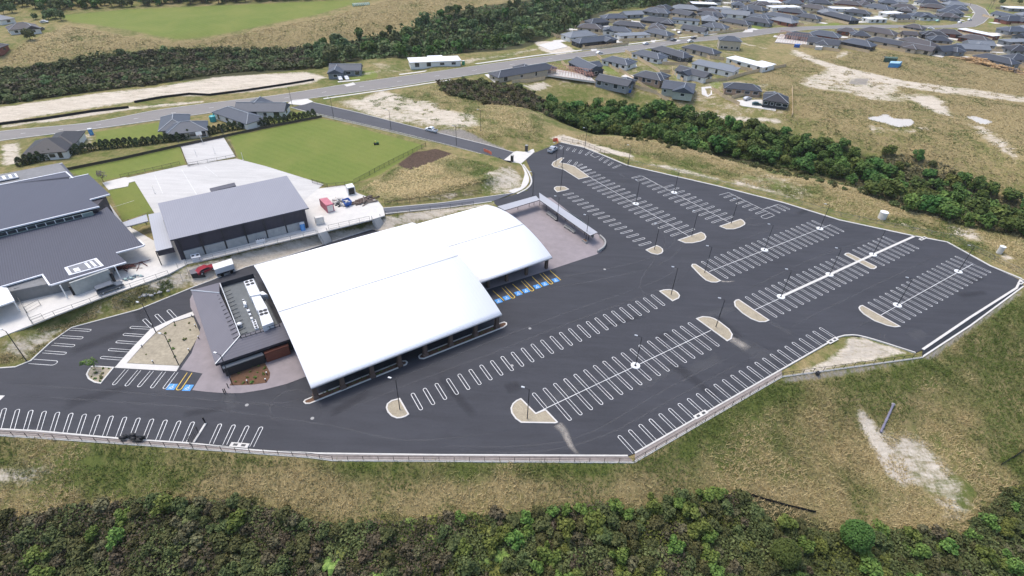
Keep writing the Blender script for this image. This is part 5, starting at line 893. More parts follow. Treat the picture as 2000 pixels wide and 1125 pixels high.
# ================================================================ SHELTER AND WALLS BY THE PLAZA
sh = thing('open_shelter', 'L shaped open shelter with a flat grey roof and glass back screens around the plaza', 'shelter', atz(1090, 420, 0))
Zs = lambda *p: zz(860, 370, 5.882, *p); ZR = 3.0
MB().slab([atz(*q, ZR) for q in Zs((1135,36),(1808,492),(1722,530),(1142,122))], .22, 0, 1).build('roof', [CANR, CHAR], sh); MB().slab([atz(*q, ZR-.03) for q in Zs((1140,120),(1100,72),(655,195),(740,240))], .22, 0, 1).build('roof', [CANR, CHAR], sh)
pa = [atz(*q, 0) for q in Zs((1140,182),(1215,235),(1335,300),(1440,365),(1540,430),(1655,520),(1700,580))]
SCR = mat('screen_glass_grey', (.16, .19, .18), .2)
for i, q in enumerate(pa):
    MB().box((q[0], q[1], 1.45), (.14, .14, 2.9)).build('post', CHAR, sh)
    if i < len(pa)-1:
        n_ = pa[i+1]; c = (q+n_)/2; an = math.atan2(*(n_-q)[:2][::-1]); L_ = np.hypot(*(n_-q)[:2]); k = np.array([-math.sin(an), math.cos(an)])*1.5
        MB().box((c[0]+k[0], c[1]+k[1], 1.3), (L_-.1, .06, 2.2), an).build('back_screen', SCR, sh); MB().box((c[0], c[1], 2.72), (L_, .1, .12), an).build('beam', CHAR, sh)
for q in Zs((740,262),(890,232),(1020,195),(1075,180)): e = atz(*q, 0); MB().box((e[0], e[1], 1.45), (.14, .14, 2.9)).build('post', CHAR, sh)
for (q, lab) in ((Zs((1215,280),(1330,365)), 'long grey slatted bench under the far half of the shelter'), (Zs((1415,430),(1535,510)), 'long grey slatted bench under the near half of the shelter')):
    a, b = atz(*q[0], 0), atz(*q[1], 0); c = (a+b)/2; an = math.atan2(*(b-a)[:2][::-1]); L_ = np.hypot(*(b-a)[:2]); r = thing('bench', lab, 'bench', c)
    mb = MB(); k = np.array([-math.sin(an), math.cos(an)])
    for i in range(4): mb.box((*(c[:2]+k*(i*.16-.1)), .45), (L_, .12, .05), an)
    mb.build('seat', CONC2, r); mb = MB()
    for i in range(3): mb.box((*(c[:2]+k*.5), .62+i*.15), (L_, .05, .11), an)
    mb.build('backrest', CONC2, r)
    for t in (-.42, 0, .42): MB().box((c[0]+math.cos(an)*L_*t+k[0]*.15, c[1]+math.sin(an)*L_*t+k[1]*.15, .21), (.1, .5, .42), an).build('leg', CHAR, r)
bx = atz(*Zs((1660,605))[0], 0); r = thing('planter_box', 'grey box planter at the right end of the shelter', 'planter', bx); MB().box((bx[0], bx[1], .3), (1.6, .8, .6), rad(-56)).build('box', CONC2, r); MB().box((bx[0], bx[1], .58), (1.4, .6, .08), rad(-56)).build('soil', MULCH, r)
wl = MB(); strip('x', [(p[0], p[1], 0.) for p in px0(dens(Zs((1830,545),(1885,600),(1890,650),(1860,690),(1805,728))))], .4, .75, CONC2, b=wl); tag(wl.build('curved_wall', CONC2), 'low curved grey wall at the outer corner of the plaza', 'wall')
# bollards, garden lights
for q, lab in (((438,768), 'dark bollard at the road edge in front of the entrance paving'), ((441,767), 'dark bollard right behind the one at the road edge'), ((446,757), 'dark bollard near the corner of the bark garden')):
    p = atz(*q, 0); r = thing('bollard', lab, 'bollard', p, 0, 'bollards on the entrance paving'); MB().tube((p[0], p[1], 0), (p[0], p[1], 1.1), .09, 10).build('post', CHAR, r); MB().ball((p[0], p[1], 1.1), .09, 0, (1, 1, .5)).build('top_cap', CHAR, r)
GL = None
for q in zz(180,560,5.711,(560,678),(922,412),(1118,340),(1157,452),(1192,582),(1085,722),(685,855),(1952,985),(1940,1058),(1735,1075),(1893,825)):
    p = atz(*q, 0)
    if GL is None:
        GL = thing('garden_light', 'small black garden bollard light among the low plants', 'garden light', (p[0], p[1], .06), 0, 'garden lights by the entrance'); MB().tube((0, 0, 0), (0, 0, .6), .09, 8).build('post', BLACK).parent = GL; MB().tube((0, 0, .6), (0, 0, .8), .12, 8).build('light_cap', WHITE).parent = GL
    else: dup(GL, (p[0], p[1], .06))
# gate at the top of the car park
for q, lab in (((1000,316), 'dark gate pillar at the lower end of the gate crossing'), ((1028,296), 'dark gate pillar at the upper end of the gate crossing')):
    p = atz(*q, 0); r = thing('gate_pillar', lab, 'pillar', p, 0, 'gate pillars'); MB().box((p[0], p[1], 1.2), (.8, .8, 2.4), rad(-30)).build('shaft', CHAR, r); MB().box((p[0], p[1], 2.45), (1., 1., .12), rad(-30)).build('capstone', CONC2, r)
wl = MB(); strip('x', [(p[0], p[1], 0.) for p in px0([(975,312),(985,318),(999,320)])], .35, 1.0, CHAR, b=wl); tag(wl.build('gate_wall', CHAR), 'short dark wall beside the lower gate pillar', 'wall')
ORG = mat('orange_mesh', (.75, .2, .12), .7)
for P, lab in ([[(945,296),(955,300),(960,303)], 'orange safety barrier mesh on the access road'], [[(1080,276),(1088,275),(1090,280)], 'orange safety barrier mesh by the kerb corner near the gate']): fence(lab, [at(*p) for p in P], 1.2, 1.5, ORG, 'cloth', 'safety_barrier', cat='barrier')
# barrier wall and arm in the lower left row
wl = MB(); strip('x', [(p[0], p[1], 0.) for p in px0(zz(250,720,S5,(735,822),(868,612)))], .35, .14, CONC, b=wl); tag(wl.build('kerb_nib', CONC), 'white concrete nib between the bays of the lower left row', 'kerb')
p = atz(*zz(250,720,S5,(862,608))[0], 0); r = thing('sign_post', 'short thick dark post at the tip of the white nib', 'post', p); MB().tube((p[0], p[1], 0), (p[0], p[1], 1.5), .13, 10).build('shaft', BLACK, r); MB().tube((p[0], p[1], 1.5), (p[0], p[1], 1.6), .16, 10).build('top_cap', BLACK, r)
gp_ = [atz(*q, 0.05) for q in zz(250,720,S5,(695,850),(790,715))]; fence('dark open gate panel leaning by the white nib', gp_, 1.7, 1.4, FB, 'pool', 'gate_panel', cat='gate')
# black heap against the ledge fence
c = atz(262, 859, 0); r = thing('dark_heap', 'long heap of black plastic bags and pipe against the ledge fence', 'heap', c); rg = np.random.default_rng(5); mb = MB()
for i in range(26): mb.ball((c[0]+rg.uniform(-1.8, 1.8), c[1]+rg.uniform(-.45, .45), .1+rg.uniform(0, .75)), rg.uniform(.22, .5), 0, (1.3, .9, .8), 7, 5)
mb.build('bags', BLACK, r); mb = MB()
for i in range(7): x = rg.uniform(-2, 1.6); mb.tube((c[0]+x, c[1]+.3, .8), (c[0]+x+rg.uniform(.5, 1.2), c[1]-.1, 1.+rg.uniform(0, .3)), .06, 6)
mb.build('pipes', CHAR, r)
# kerb inlets (drain pits)
GR = mat('drain_grate', (.06, .06, .06), .6)
for q, lab in ((zz(250,720,S5,(1245,857))[0], 'double drain pit in the kerb below the lower left bays'), (zz(1190,700,S5,(1020,630))[0], 'double drain pit in the kerb of the sloping bay row'), (zz(1450,600,S5,(1005,375))[0], 'double drain pit at the top end of the sloping bay row'), (zz(1650,440,S5,(1975,635))[0], 'white drain pit at the far right corner of the car park'), (zz(1650,440,S5,(870,150))[0], 'drain pit in the top kerb beside the raised white path')):
    p = atz(*q, 0); an = rad(32) if q[0] > 1000 else rad(-3); r = thing('drain_pit', lab, 'drain', p); MB().box((p[0], p[1], .07), (3.2, .9, .16), an).build('surround', CONC, r)
    for s_ in (-.7, .7): MB().box((p[0]+math.cos(an)*s_, p[1]+math.sin(an)*s_, .155), (.75, .45, .03), an).build('grate', GR, r)
for q in ((482,791),(610,817),(1035,641.5),(1181,526),(1000,714)): p = atz(*q, 0); struct(MB().tube((p[0], p[1], -.02), (p[0], p[1], .012), .33, 14).build('manhole_cover', CONC2))
# ================================================================ VEHICLES
def carmesh(kind):
    r = thing('parked_car', 'x', 'car', (0, 0, 0)); b = MB(); g = MB()
    if kind == 'ute':
        b.profile([(-2.6,.38),(2.55,.38),(2.6,.8),(2.4,1.02),(1.25,1.12),(.75,1.72),(-.75,1.78),(-.95,1.15),(-2.6,1.12)], -.9, .9); g.profile([(1.12,1.16),(.72,1.66),(.7,1.69),(-.72,1.72),(-.88,1.2)], -.915, .915); L_ = 1.6
    elif kind == 'canopy':
        b.profile([(-2.6,.38),(2.55,.38),(2.6,.8),(2.4,1.02),(1.25,1.12),(.75,1.72),(-2.5,1.78),(-2.62,1.1)], -.92, .92); g.profile([(1.12,1.16),(.72,1.66),(-2.35,1.7),(-2.45,1.2)], -.935, .935); L_ = 1.6
    else:
        b.profile([(-2.15,.32),(2.1,.32),(2.2,.7),(2.0,.86),(1.05,.96),(.45,1.42),(-1.15,1.46),(-1.9,1.0),(-2.2,.9)], -.86, .86); g.profile([(.95,.98),(.42,1.38),(-1.12,1.41),(-1.72,1.0)], -.875, .875); L_ = 1.35
    return r, b, g, L_
def car(q, q2, kind, colr, label, name='parked_car', group='cars parked around the estate', cat='car'):
    m = mat('car_paint_'+'_'.join(str(int(x*100)) for x in colr), colr, .3, var=.03, spec=.6); a, b_ = at(*q), at(*q2); d = (b_-a)[:2]
    r, b, g, L_ = carmesh(kind); r.name = name; r['label'] = label; r['category'] = cat; r['group'] = group; r.location = V(at((q[0]+q2[0])/2, (q[1]+q2[1])/2))+Vector((0, 0, .08)); r.rotation_euler = (0, 0, math.atan2(d[1], d[0]))
    def pt(mb, nm, mm, bev=0): o = mb.build(nm, mm, None, bev); o.parent = r; return o
    pt(b, 'body', m, .07); pt(g, 'windows', GLASS)
    if kind in ('ute', 'car'): pt(MB().box((-.05 if kind == 'ute' else -.4, 0, 1.765 if kind == 'ute' else 1.445), (1.3 if kind == 'ute' else 1.3, 1.6, .05)), 'roof_panel', m)
    if kind == 'canopy': pt(MB().box((-.9, 0, 1.775), (3.2, 1.66, .06)), 'roof_panel', m)
    if kind == 'ute': pt(MB().box((-1.78, 0, 1.125), (1.5, 1.5, .04)), 'tray_liner', BLACK)
    for sx in (-L_, L_):
        for sy in (-.8, .8): w_ = pt(MB().tube((sx, sy-.1, .36), (sx, sy+.1, .36), .36, 14), 'wheel', RUB); h_ = MB().tube((sx, sy-.12, .36), (sx, sy+.12, .36), .2, 10).build('rim', STEEL); h_.parent = w_
    for sy in (-.6, .6): pt(MB().box((2.15 if kind == 'car' else 2.53, sy, .78 if kind == 'car' else .88), (.12, .4, .16)), 'headlight', WHITE)
    return r
WHT, DRK, SIL = (.72, .73, .74), (.075, .09, .115), (.45, .47, .5)
car(zz(0,470,6.657,(1300,695))[0], zz(0,470,6.657,(1590,590))[0], 'canopy', DRK, 'dark blue pickup with a canopy on the school terrace by the wire fence', 'pickup_truck', 'pickup trucks', 'pickup')
car((856,261), (829,253), 'ute', WHT, 'white pickup driving on the new access road', 'pickup_truck', 'pickup trucks', 'pickup'); car((1072,300), (1086,291), 'ute', SIL, 'silver pickup by the kerb corner near the gate', 'pickup_truck', 'pickup trucks', 'pickup')
for q, q2, cl_, lab in (((661,153),(668,159.5),WHT,'left one of the two white cars outside the grey gabled house'),((673,152),(681,159),WHT,'right one of the two white cars outside the grey gabled house'),((396,534),(410,527),(.3,.02,.035),'red car behind the hall next to the white trailer'),(Zc((1445,610))[0],Zc((1515,590))[0],SIL,'silver car on the white yard beside the black house'),(Zc((1530,660))[0],Zc((1640,665))[0],(.03,.08,.09),'dark green car on the white yard beside the black house'),
    (Z6((1095,550))[0],Z6((1170,540))[0],WHT,'white car parked on the near half of the estate road'),(Z6((1440,505))[0],Z6((1500,500))[0],DRK,'black car parked on the estate road right of the white one'),(Z6((1685,480))[0],Z6((1745,472))[0],DRK,'dark car parked at the road edge by the light footpath'),(Z6((1050,490))[0],Z6((1110,478))[0],WHT,'white car on the drive of the light flat roofed house'),(Z6((1520,420))[0],Z6((1560,400))[0],WHT,'white car standing beside the beige hip roofed house'),(Z6((1690,420))[0],Z6((1770,400))[0],WHT,'white car on the drive of the gabled charcoal house'),(Z6((1660,430))[0],Z6((1700,385))[0],(.35,.05,.05),'dark red car beside the gabled charcoal house'),
    (Z6((530,665))[0],Z6((600,655))[0],WHT,'white car at the road edge above the black gabled house'),(Z6((1630,520))[0],Z6((1720,510))[0],WHT,'white car on the drive right of the dark car'),(Z7((1830,240))[0],Z7((1900,250))[0],WHT,'white car beside the black hip roofed house on the far road'),(Z8((1170,290))[0],Z8((1250,280))[0],WHT,'white car at the bend of the far curved road'),(Z8((1305,255))[0],Z8((1355,250))[0],WHT,'white car on the verge inside the far curved road'),(Z8((905,270))[0],Z8((980,260))[0],(.25,.5,.45),'pale teal car by the slate house near the curved road'),(Z8((820,355))[0],Z8((900,365))[0],WHT,'white car near the brown house by the curved road'),((83,45),(92,44.5),WHT,'white van like car in the drive of the top left house'),((78,60),(85,57),DRK,'dark car with white roof in the drive of the top left house'),((50,60),(62,59),(.05,.2,.6),'blue car in front of the top left house'),((2,94),(9,92),(.6,.1,.1),'red car at the left picture edge below the top left house')):
    car(q, q2, 'car', cl_, lab)
# ================================================================ SITE THINGS ON THE SCHOOL TERRACE
def crate(name, label, cat, P, h, m, z=None, ribs=True, top=None, group=None, lid=None):
    """container with corrugated sides, doors and corner posts from its roof outline"""
    Q0 = [at(*p, h) if z is None else atz(*p, z+h) for p in P]; c = sum(Q0)/len(Q0); zb = float(hq(c[0], c[1])) if z is None else z; r = thing(name, label, cat, (c[0], c[1], zb), 0, group)
    MB().prism(Q0, zb, zb+h-.06).build('body', m, r); MB().prism([q+(q-c)*.015 for q in Q0], zb+h-.1, zb+h).build('roof_panel', top or m, r); mb = MB()
    for i in range(4):
        a, b = Q0[i], Q0[(i+1) % 4]; d = b-a; an = math.atan2(d[1], d[0]); L_ = np.hypot(*d[:2]); mb.box((a[0], a[1], zb+h/2), (.16, .16, h), an)
        if ribs:
            for k in range(1, int(L_/.6)): q = a+d*k/int(L_/.6); mb.box((q[0], q[1], zb+h/2), (.12, .12, h-.3), an)
    mb.build('side_ribs', m, r); a, b = Q0[0], Q0[1]; d = b-a
    MB().box((*((a+b)/2)[:2], zb+h*.48), (np.hypot(*d[:2])*.8, .14, h*.8), math.atan2(d[1], d[0])).build('door', lid or m, r); return r
Zt = lambda *p: zz(560, 330, 5.405, *p)
LRED = mat('container_red', (.5, .16, .2), .6); CRM = mat('container_cream', (.68, .64, .58), .6); LBL = mat('portaloo_blue', (.05, .22, .55), .45); TEAL = mat('tank_teal', (.04, .36, .38), .45); DBL = mat('skip_blue', (.03, .1, .35), .5)
crate('shipping_container', 'pinkish red shipping container with a cream end on the white yard', 'container', Zt((415,385),(488,365),(425,300),(345,315)), 2.4, LRED, T, lid=CRM)
crate('site_hut', 'small cream site box beside the right end of the gymnasium', 'container', Zt((300,520),(385,505),(372,490),(290,500)), 2.2, CRM, T); crate('site_hut', 'small white cabin at the corner of the playing field', 'cabin', Zt((640,200),(715,185),(690,150),(622,165)), 2.5, WHITE, T, False, lid=BLACK)
def loo(px, m, lab, z=None, top=WHITE):
    p = at(*px) if z is None else atz(*px, z); r = thing('portable_toilet', lab, 'portable toilet', p, rad(30), 'portable toilets')
    for mb, nm, mm in ((MB().box((0, 0, 1.05), (1.15, 1.15, 2.1)), 'cabin', m), (MB().box((0, -.59, 1.05), (.75, .05, 1.85)), 'door', mat('portaloo_door', (.12, .32, .62)) if m is LBL else m), (MB().prism([(-.62, -.62), (.62, -.62), (.62, .62), (-.62, .62)], 2.1, 2.2).ball((0, 0, 2.2), .5, 0, (1, 1, .35)), 'roof', top)): o = mb.build(nm, mm); o.parent = r
loo((592,449), LBL, 'blue portable toilet in front of the right end of the gymnasium', T)
loo((179.5,263), LBL, 'blue portable toilet with a white top beside the small lawn'); loo((905,127), mat('tank_green', (.05, .25, .12)), 'green portable toilet at the right end of the white roofed site house')
for q, lab in ((ZB((668,610))[0], 'teal water tank nearer to the hedge'), (ZB((708,570))[0], 'teal water tank nearer to the estate road')):
    p = at(*q); r = thing('water_tank', lab, 'tank', p, 0, 'teal tanks behind the hedge'); mb = MB().tube((p[0], p[1], p[2]), (p[0], p[1], p[2]+2.), 1.15, 16); mb.build('barrel', TEAL, r); MB().tube((p[0], p[1], p[2]+2.), (p[0], p[1], p[2]+2.35), 1.15, 16, 0, .35).build('lid', TEAL, r)
p = [atz(*q, T+1.3) for q in Zt((580,320),(650,300),(690,340),(612,372))]; c = sum(p)/4; r = thing('skip_bin', 'dark blue skip full of pale rubble on the white yard', 'skip', (c[0], c[1], T)); mb = MB(); k = len(p)
mb.add([tuple(q) for q in p]+[tuple(np.array([*(c+(q-c)*.72)[:2], T])) for q in p]+[tuple(np.array([*(c+(q-c)*.92)[:2], T+1.3])) for q in p]+[tuple(np.array([*(c+(q-c)*.75)[:2], T+.7])) for q in p], [f for i in range(4) for f in ((i, 4+i, 4+(i+1) % 4, (i+1) % 4), (i, (i+1) % 4, 8+(i+1) % 4, 8+i), (8+i, 8+(i+1) % 4, 12+(i+1) % 4, 12+i))]+[(12, 13, 14, 15)]); mb.build('bin', DBL, r)
rg = np.random.default_rng(3); mb = MB()
for i in range(16): q = c+(p[rg.integers(4)]-c)*rg.uniform(0, .5); mb.ball((q[0], q[1], T+.9+rg.uniform(0, .3)), rg.uniform(.2, .4), 0, (1, .8, .7), 6, 4)
mb.build('rubble', CONC, r)
def heap(name, label, cat, px, n, spread, rr, m, z=None, long_=False, hgt=.6, an=0., top=None):
    c = at(*px) if z is None else atz(*px, z); r = thing(name, label, cat, c); rg = np.random.default_rng(int(px[0]*3+px[1])); mb = MB(); m2 = MB()
    for i in range(n):
        t = rg.normal(0, .5)*spread[0]; s_ = rg.normal(0, .45)*spread[1]; x = c[0]+math.cos(an)*t-math.sin(an)*s_; y = c[1]+math.sin(an)*t+math.cos(an)*s_; zz_ = c[2]+hgt*max(0, 1-(t/spread[0])**2-(s_/spread[1])**2)*rg.uniform(.2, 1)
        if long_: a = an+rg.normal(0, .5); l = rg.uniform(1, 2.2); b_ = mb if i % 3 else m2; b_.tube((x-math.cos(a)*l, y-math.sin(a)*l, zz_+.1), (x+math.cos(a)*l, y+math.sin(a)*l, zz_+.2+rg.uniform(0, .3)), rr*rg.uniform(.6, 1.2), 6)
        else: (mb if i % 3 else m2).ball((x, y, zz_), rr*rg.uniform(.5, 1.2), 0, (1, .85, .6), 6, 4)
    (mb.build('pieces', m, r), m2.build('pieces', top or m, r)) if not long_ else mb.add(m2.v, m2.f, 1).build('pile', [m, top or m], r)
heap('rubble_heap', 'scattered heap of brown and grey building scraps on the white yard', 'heap', Zt((830,345))[0], 34, (3.2, 1.6), .22, BRICK, T, True, .5, .7, WOOD); heap('soil_heap', 'small dark heap covered with tarp beside the blue skip', 'heap', Zt((545,380))[0], 20, (2.4, 1.1), .5, CHAR, T, False, .5, -.3, CONC2); heap('soil_heap', 'pale heap of crushed stone between the containers', 'heap', Zt((540,340))[0], 26, (2.6, 1.6), .7, CONC, T, False, 1.0, -.3)
heap('timber_stack', 'dark red stack of timber under the eave of the school block', 'timber', zz(0,470,6.657,(1640,360))[0], 26, (3., 1.), .09, mat('dark_red_timber', (.1, .03, .025)), T, True, .5, .45); heap('plastic_heap', 'blue grey heap of folded plastic sheets near the dark pickup', 'heap', zz(0,470,6.657,(1720,490))[0], 26, (2.4, 1.), .4, mat('blue_grey_plastic', (.2, .24, .27), .5), T, False, .6, .5, mat('pale_green_plastic', (.4, .52, .48)))
lg0, lg1 = at(*Z8((1290,720))[0]), at(*Z8((1990,890))[0]); la = math.atan2(*(lg1-lg0)[:2][::-1]); LOGM = mat('cut_log', (.5, .33, .17), .9)
heap('log_pile', 'long tan pile of cut logs at the far right edge of the paddock', 'logs', Z8((1470,785))[0], 120, (13, 2.2), .42, LOGM, None, True, 3., la, mat('log_bark', (.3, .2, .11), .9)); heap('log_pile', 'tangled brown pile of branches right of the log pile', 'logs', Z8((1800,860))[0], 90, (11, 2.), .3, LOGM, None, True, 2.2, la, WOOD)
heap('soil_heap', 'heap of bagged soil beside the green container in the paddock', 'heap', Z8((300,700))[0], 14, (2, 1), .4, WOOD); heap('rubble_heap', 'row of broken grey rocks along the back kerb of the lower lot', 'rocks', (290,577), 26, (4.5, .8), .45, CONC2, None, False, .4, .45)
# machines, trailer, units behind the hall
tq = [atz(*q, 2.2) for q in zz(270,330,5.405,(785,1015),(985,952),(1006,1010),(806,1072))]; c = sum(tq)/4; r = thing('white_trailer', 'white enclosed trailer parked behind the back of the hall', 'trailer', (c[0], c[1], 0.)); d = tq[1]-tq[0]; an = math.atan2(d[1], d[0]); MB().prism(tq, .45, 2.35).build('body', WHITE, r, .06); MB().prism([q+(q-c)*.02 for q in tq], 2.34, 2.42).build('roof', WHITE, r); MB().box((*(tq[2]*.5+tq[3]*.5)[:2], .8), (np.hypot(*d[:2])*.9, .1, .4), an).build('skirt', CHAR, r)
for k in (-.25, .25):
    q = c+d*k; MB().tube((q[0]+math.sin(an)*1.5, q[1]-math.cos(an)*1.5, .38), (q[0]-math.sin(an)*1.5, q[1]+math.cos(an)*1.5, .38), .38, 12).build('wheel', RUB, r)
sq = [atz(*q, 2.2) for q in zz(270,330,5.405,(525,1040),(650,1020),(690,1080),(555,1110))]; c = sum(sq)/4; r = thing('bin_store', 'dark flat roofed bin store between the stairs and the red car', 'shed', (c[0], c[1], 0)); MB().prism(sq, 0, 2.1).build('wall', CHAR, r); MB().prism([q+(q-c)*.04 for q in sq], 2.1, 2.22).build('roof', GROOF, r)
for P, lab, fn_ in ((zz(270,330,5.405,(545,905),(640,885),(660,925),(560,945)), 'grey heat pump with two fans against the gymnasium base wall', 2), (zz(270,330,5.405,(1235,745),(1330,725),(1335,738),(1240,760)), 'row of small grey heat pumps against the middle of the gymnasium', 4)):
    Q = [atz(*q, T+1.1) for q in P]; c = sum(Q)/4; r = thing('heat_pump', lab, 'heat pump', (c[0], c[1], T), 0, 'heat pumps by the gymnasium'); MB().prism(Q, T, T+1.1).build('casing', ACW, r, .04)
    for i in range(fn_): q = Q[0]*(1-(i+.5)/fn_)+Q[1]*(i+.5)/fn_; q = q*.55+(Q[3]*(1-(i+.5)/fn_)+Q[2]*(i+.5)/fn_)*.45; MB().tube((q[0], q[1], T+1.08), (q[0], q[1], T+1.14), .34 if fn_ == 2 else .22, 12).build('fan_grille', BLACK, r)
# stairs on the bank
for P, lab in ((((620,456),(638,451),(649,472),(633,478)), 'concrete stairs down the bank right of the gymnasium'), (((726,428),(742,424),(754,443),(737,449)), 'concrete stairs down the bank near the ramp road'), (((346,519),(362,515),(374,550),(360,556)), 'concrete stairs with a rail down the bank beside the bin store')):
    a, b = atz(*P[0], T), atz(*P[1], T); c, d = atz(*P[2], .1), atz(*P[3], .1); r = thing('stairs', lab, 'stairs', (a+c)/2, 0, 'stairs on the bank behind the hall'); mb = MB(); n = 12
    for i in range(n):
        t0, t1 = i/n, (i+1)/n; z1 = T+.05-(T-.1)*t0; mb.prism([a*(1-t0)+d*t0, b*(1-t0)+c*t0, b*(1-t1)+c*t1, a*(1-t1)+d*t1], z1-1.2, z1)
    mb.build('steps', CONC, r); mb = MB()
    for p, q in ((a, d), (b, c)): mb.tube((p[0], p[1], p[2]+1), (q[0], q[1], q[2]+1), .04, 6); [mb.tube((*(p*(1-t)+q*t)[:2], (p*(1-t)+q*t)[2]), (*(p*(1-t)+q*t)[:2], (p*(1-t)+q*t)[2]+1), .035, 6) for t in (0, .5, 1)]
    mb.build('handrail', FG_, r)
# basketball hoop, net posts, goals
p = atz(396, 278, T); r = thing('basketball_hoop', 'white basketball backboard on a post at the back of the upper court', 'basketball hoop', p); MB().tube((p[0], p[1], T), (p[0], p[1]-.6, T+3.), .1, 8).build('post', WHITE, r); MB().box((p[0], p[1]-.7, T+3.5), (1.9, .08, 1.2), rad(35)).build('backboard', WHITE, r); mb = MB(); [mb.tube((p[0]+.35+.23*math.cos(t), p[1]-1.1+.23*math.sin(t), T+3.05), (p[0]+.35+.23*math.cos(t+.55), p[1]-1.1+.23*math.sin(t+.55), T+3.05), .025, 5) for t in np.linspace(0, 2*math.pi, 12)[:-1]]; mb.build('rim', ORG, r)
for q, lab in (((475,312), 'thin pale goal post at the right corner of the lower court'), ((303,378), 'thin pale net post at the left edge of the lower court'), ((384,305), 'thin pale net post near the front of the upper court'), ((420,300), 'thin pale net post in the middle of the upper court')): p = atz(*q, T); r = thing('court_post', lab, 'post', p, 0, 'court posts'); MB().tube((p[0], p[1], T), (p[0], p[1], T+2.6), .06, 6).build('shaft', WHITE, r); MB().tube((p[0], p[1], T), (p[0], p[1], T+.12), .25, 8).build('foot', CONC, r)
# mower with its driver
p = atz(735, 282, T); r = thing('ride_on_mower', 'small dark ride on mower on the playing field', 'mower', p, rad(20))
for mb, nm, mm in ((MB().box((.45, 0, .6), (.9, .8, .5)), 'bonnet', mat('mower_green', (.03, .12, .04))), (MB().box((-.25, 0, .55), (.5, .6, .12)), 'seat', BLACK), (MB().box((0, 0, .22), (1.5, 1.1, .14)), 'deck', CHAR)): o = mb.build(nm, mm, None, .05); o.parent = r
for sx in (-.6, .6):
    for sy in (-.5, .5): o = MB().tube((sx, sy-.1, .28), (sx, sy+.1, .28), .28, 12).build('wheel', RUB); o.parent = r
def person(loc, rz, label, shirt, sit=False):
    J = {'pel': (0, 0, .62), 'sp': (-.02, 0, .85), 'ch': (0, 0, 1.1), 'nk': (.02, 0, 1.24), 'hd': (.05, 0, 1.38), 'tp': (.05, 0, 1.5), 'sl': (0, .19, 1.14), 'el': (.16, .25, .92), 'hl': (.38, .16, .92), 'sr': (0, -.19, 1.14), 'er': (.16, -.25, .92), 'hr': (.38, -.16, .92), 'kl': (.42, .15, .64), 'fl': (.45, .16, .22), 'tl': (.6, .16, .2), 'kr': (.42, -.15, .64), 'fr': (.45, -.16, .22), 'tr': (.6, -.16, .2)}
    E_ = [('pel','sp'),('sp','ch'),('ch','nk'),('nk','hd'),('hd','tp'),('ch','sl'),('sl','el'),('el','hl'),('ch','sr'),('sr','er'),('er','hr'),('pel','kl'),('kl','fl'),('fl','tl'),('pel','kr'),('kr','fr'),('fr','tr')]
    R_ = {'pel': .15, 'sp': .14, 'ch': .16, 'nk': .06, 'hd': .1, 'tp': .08, 'sl': .07, 'el': .05, 'hl': .045, 'sr': .07, 'er': .05, 'hr': .045, 'kl': .075, 'fl': .055, 'tl': .05, 'kr': .075, 'fr': .055, 'tr': .05}
    ks = list(J); me = bpy.data.meshes.new('person'); me.from_pydata([J[k] for k in ks], [(ks.index(a), ks.index(b)) for a, b in E_], []); o = bpy.data.objects.new('person', me); COL.objects.link(o); sk_ = o.modifiers.new('skin', 'SKIN')
    if not me.skin_vertices: me.attributes
    for i, k in enumerate(ks): v = me.skin_vertices[0].data[i]; v.radius = (R_[k], R_[k]); v.use_root = k == 'pel'
    s2 = o.modifiers.new('sub', 'SUBSURF'); s2.levels = s2.render_levels = 1; me.materials.append(shirt); o.location = V(loc); o.rotation_euler = (0, 0, rz); tag(o, label, 'person')
    h = MB().ball((.05, 0, 1.5), .12, 0, (1, 1, .7)).build('hat', mat('pale_hat', (.7, .68, .5))); h.parent = o; return o
try: person((p[0]-.28*math.cos(rad(20)), p[1]-.28*math.sin(rad(20)), T), rad(20), 'person in a yellow high visibility shirt and pale hat seated on the mower', mat('hi_vis_yellow', (.62, .58, .05), .8))
except Exception as ex: print('person', ex)
# concrete pipe risers, culvert pipe, paddock containers
for q, q2, rr, lab in (((1722,426),(1724,412),1.15,'white concrete manhole riser standing in the grass above the top kerb'),((1951,494),(1952,486),.7,'pale concrete manhole riser behind the far right kerb fence')):
    p = at(*q); r = thing('manhole_riser', lab, 'concrete pipe', p, 0, 'concrete manhole risers'); MB().tube((p[0], p[1], p[2]-.3), (p[0], p[1], p[2]+2.), rr, 20).build('pipe', CONC, r); MB().tube((p[0], p[1], p[2]+2.), (p[0], p[1], p[2]+2.15), rr+.05, 20).build('lid', WHITE, r)
a, b = at(1744, 791), at(1719, 846); r = thing('culvert_pipe', 'grey flexible drain pipe lying down the eroded grass slope', 'pipe', b); P = [a*(1-t)+b*t+np.array([0, 0, .3]) for t in np.linspace(0, 1, 9)]; mb = MB(); [mb.tube(P[i], P[i+1], .2 if i % 2 else .235, 10) for i in range(8)]; mb.build('hose', mat('grey_purple_hose', (.2, .19, .25), .7), r); MB().ball(tuple(a+np.array([0, 0, .2])), .4, 0, (1, 1, .6)).build('headwall', CONC2, r)
mb = MB(); p = at(1596, 731.5); r = thing('valve_box', 'small dark valve box below the triangular gravel corner', 'box', p); MB().box((p[0], p[1], p[2]+.3), (.7, .6, .6), .4).build('box', CHAR, r); MB().box((p[0], p[1], p[2]+.63), (.8, .7, .08), .4).build('lid', BLACK, r)
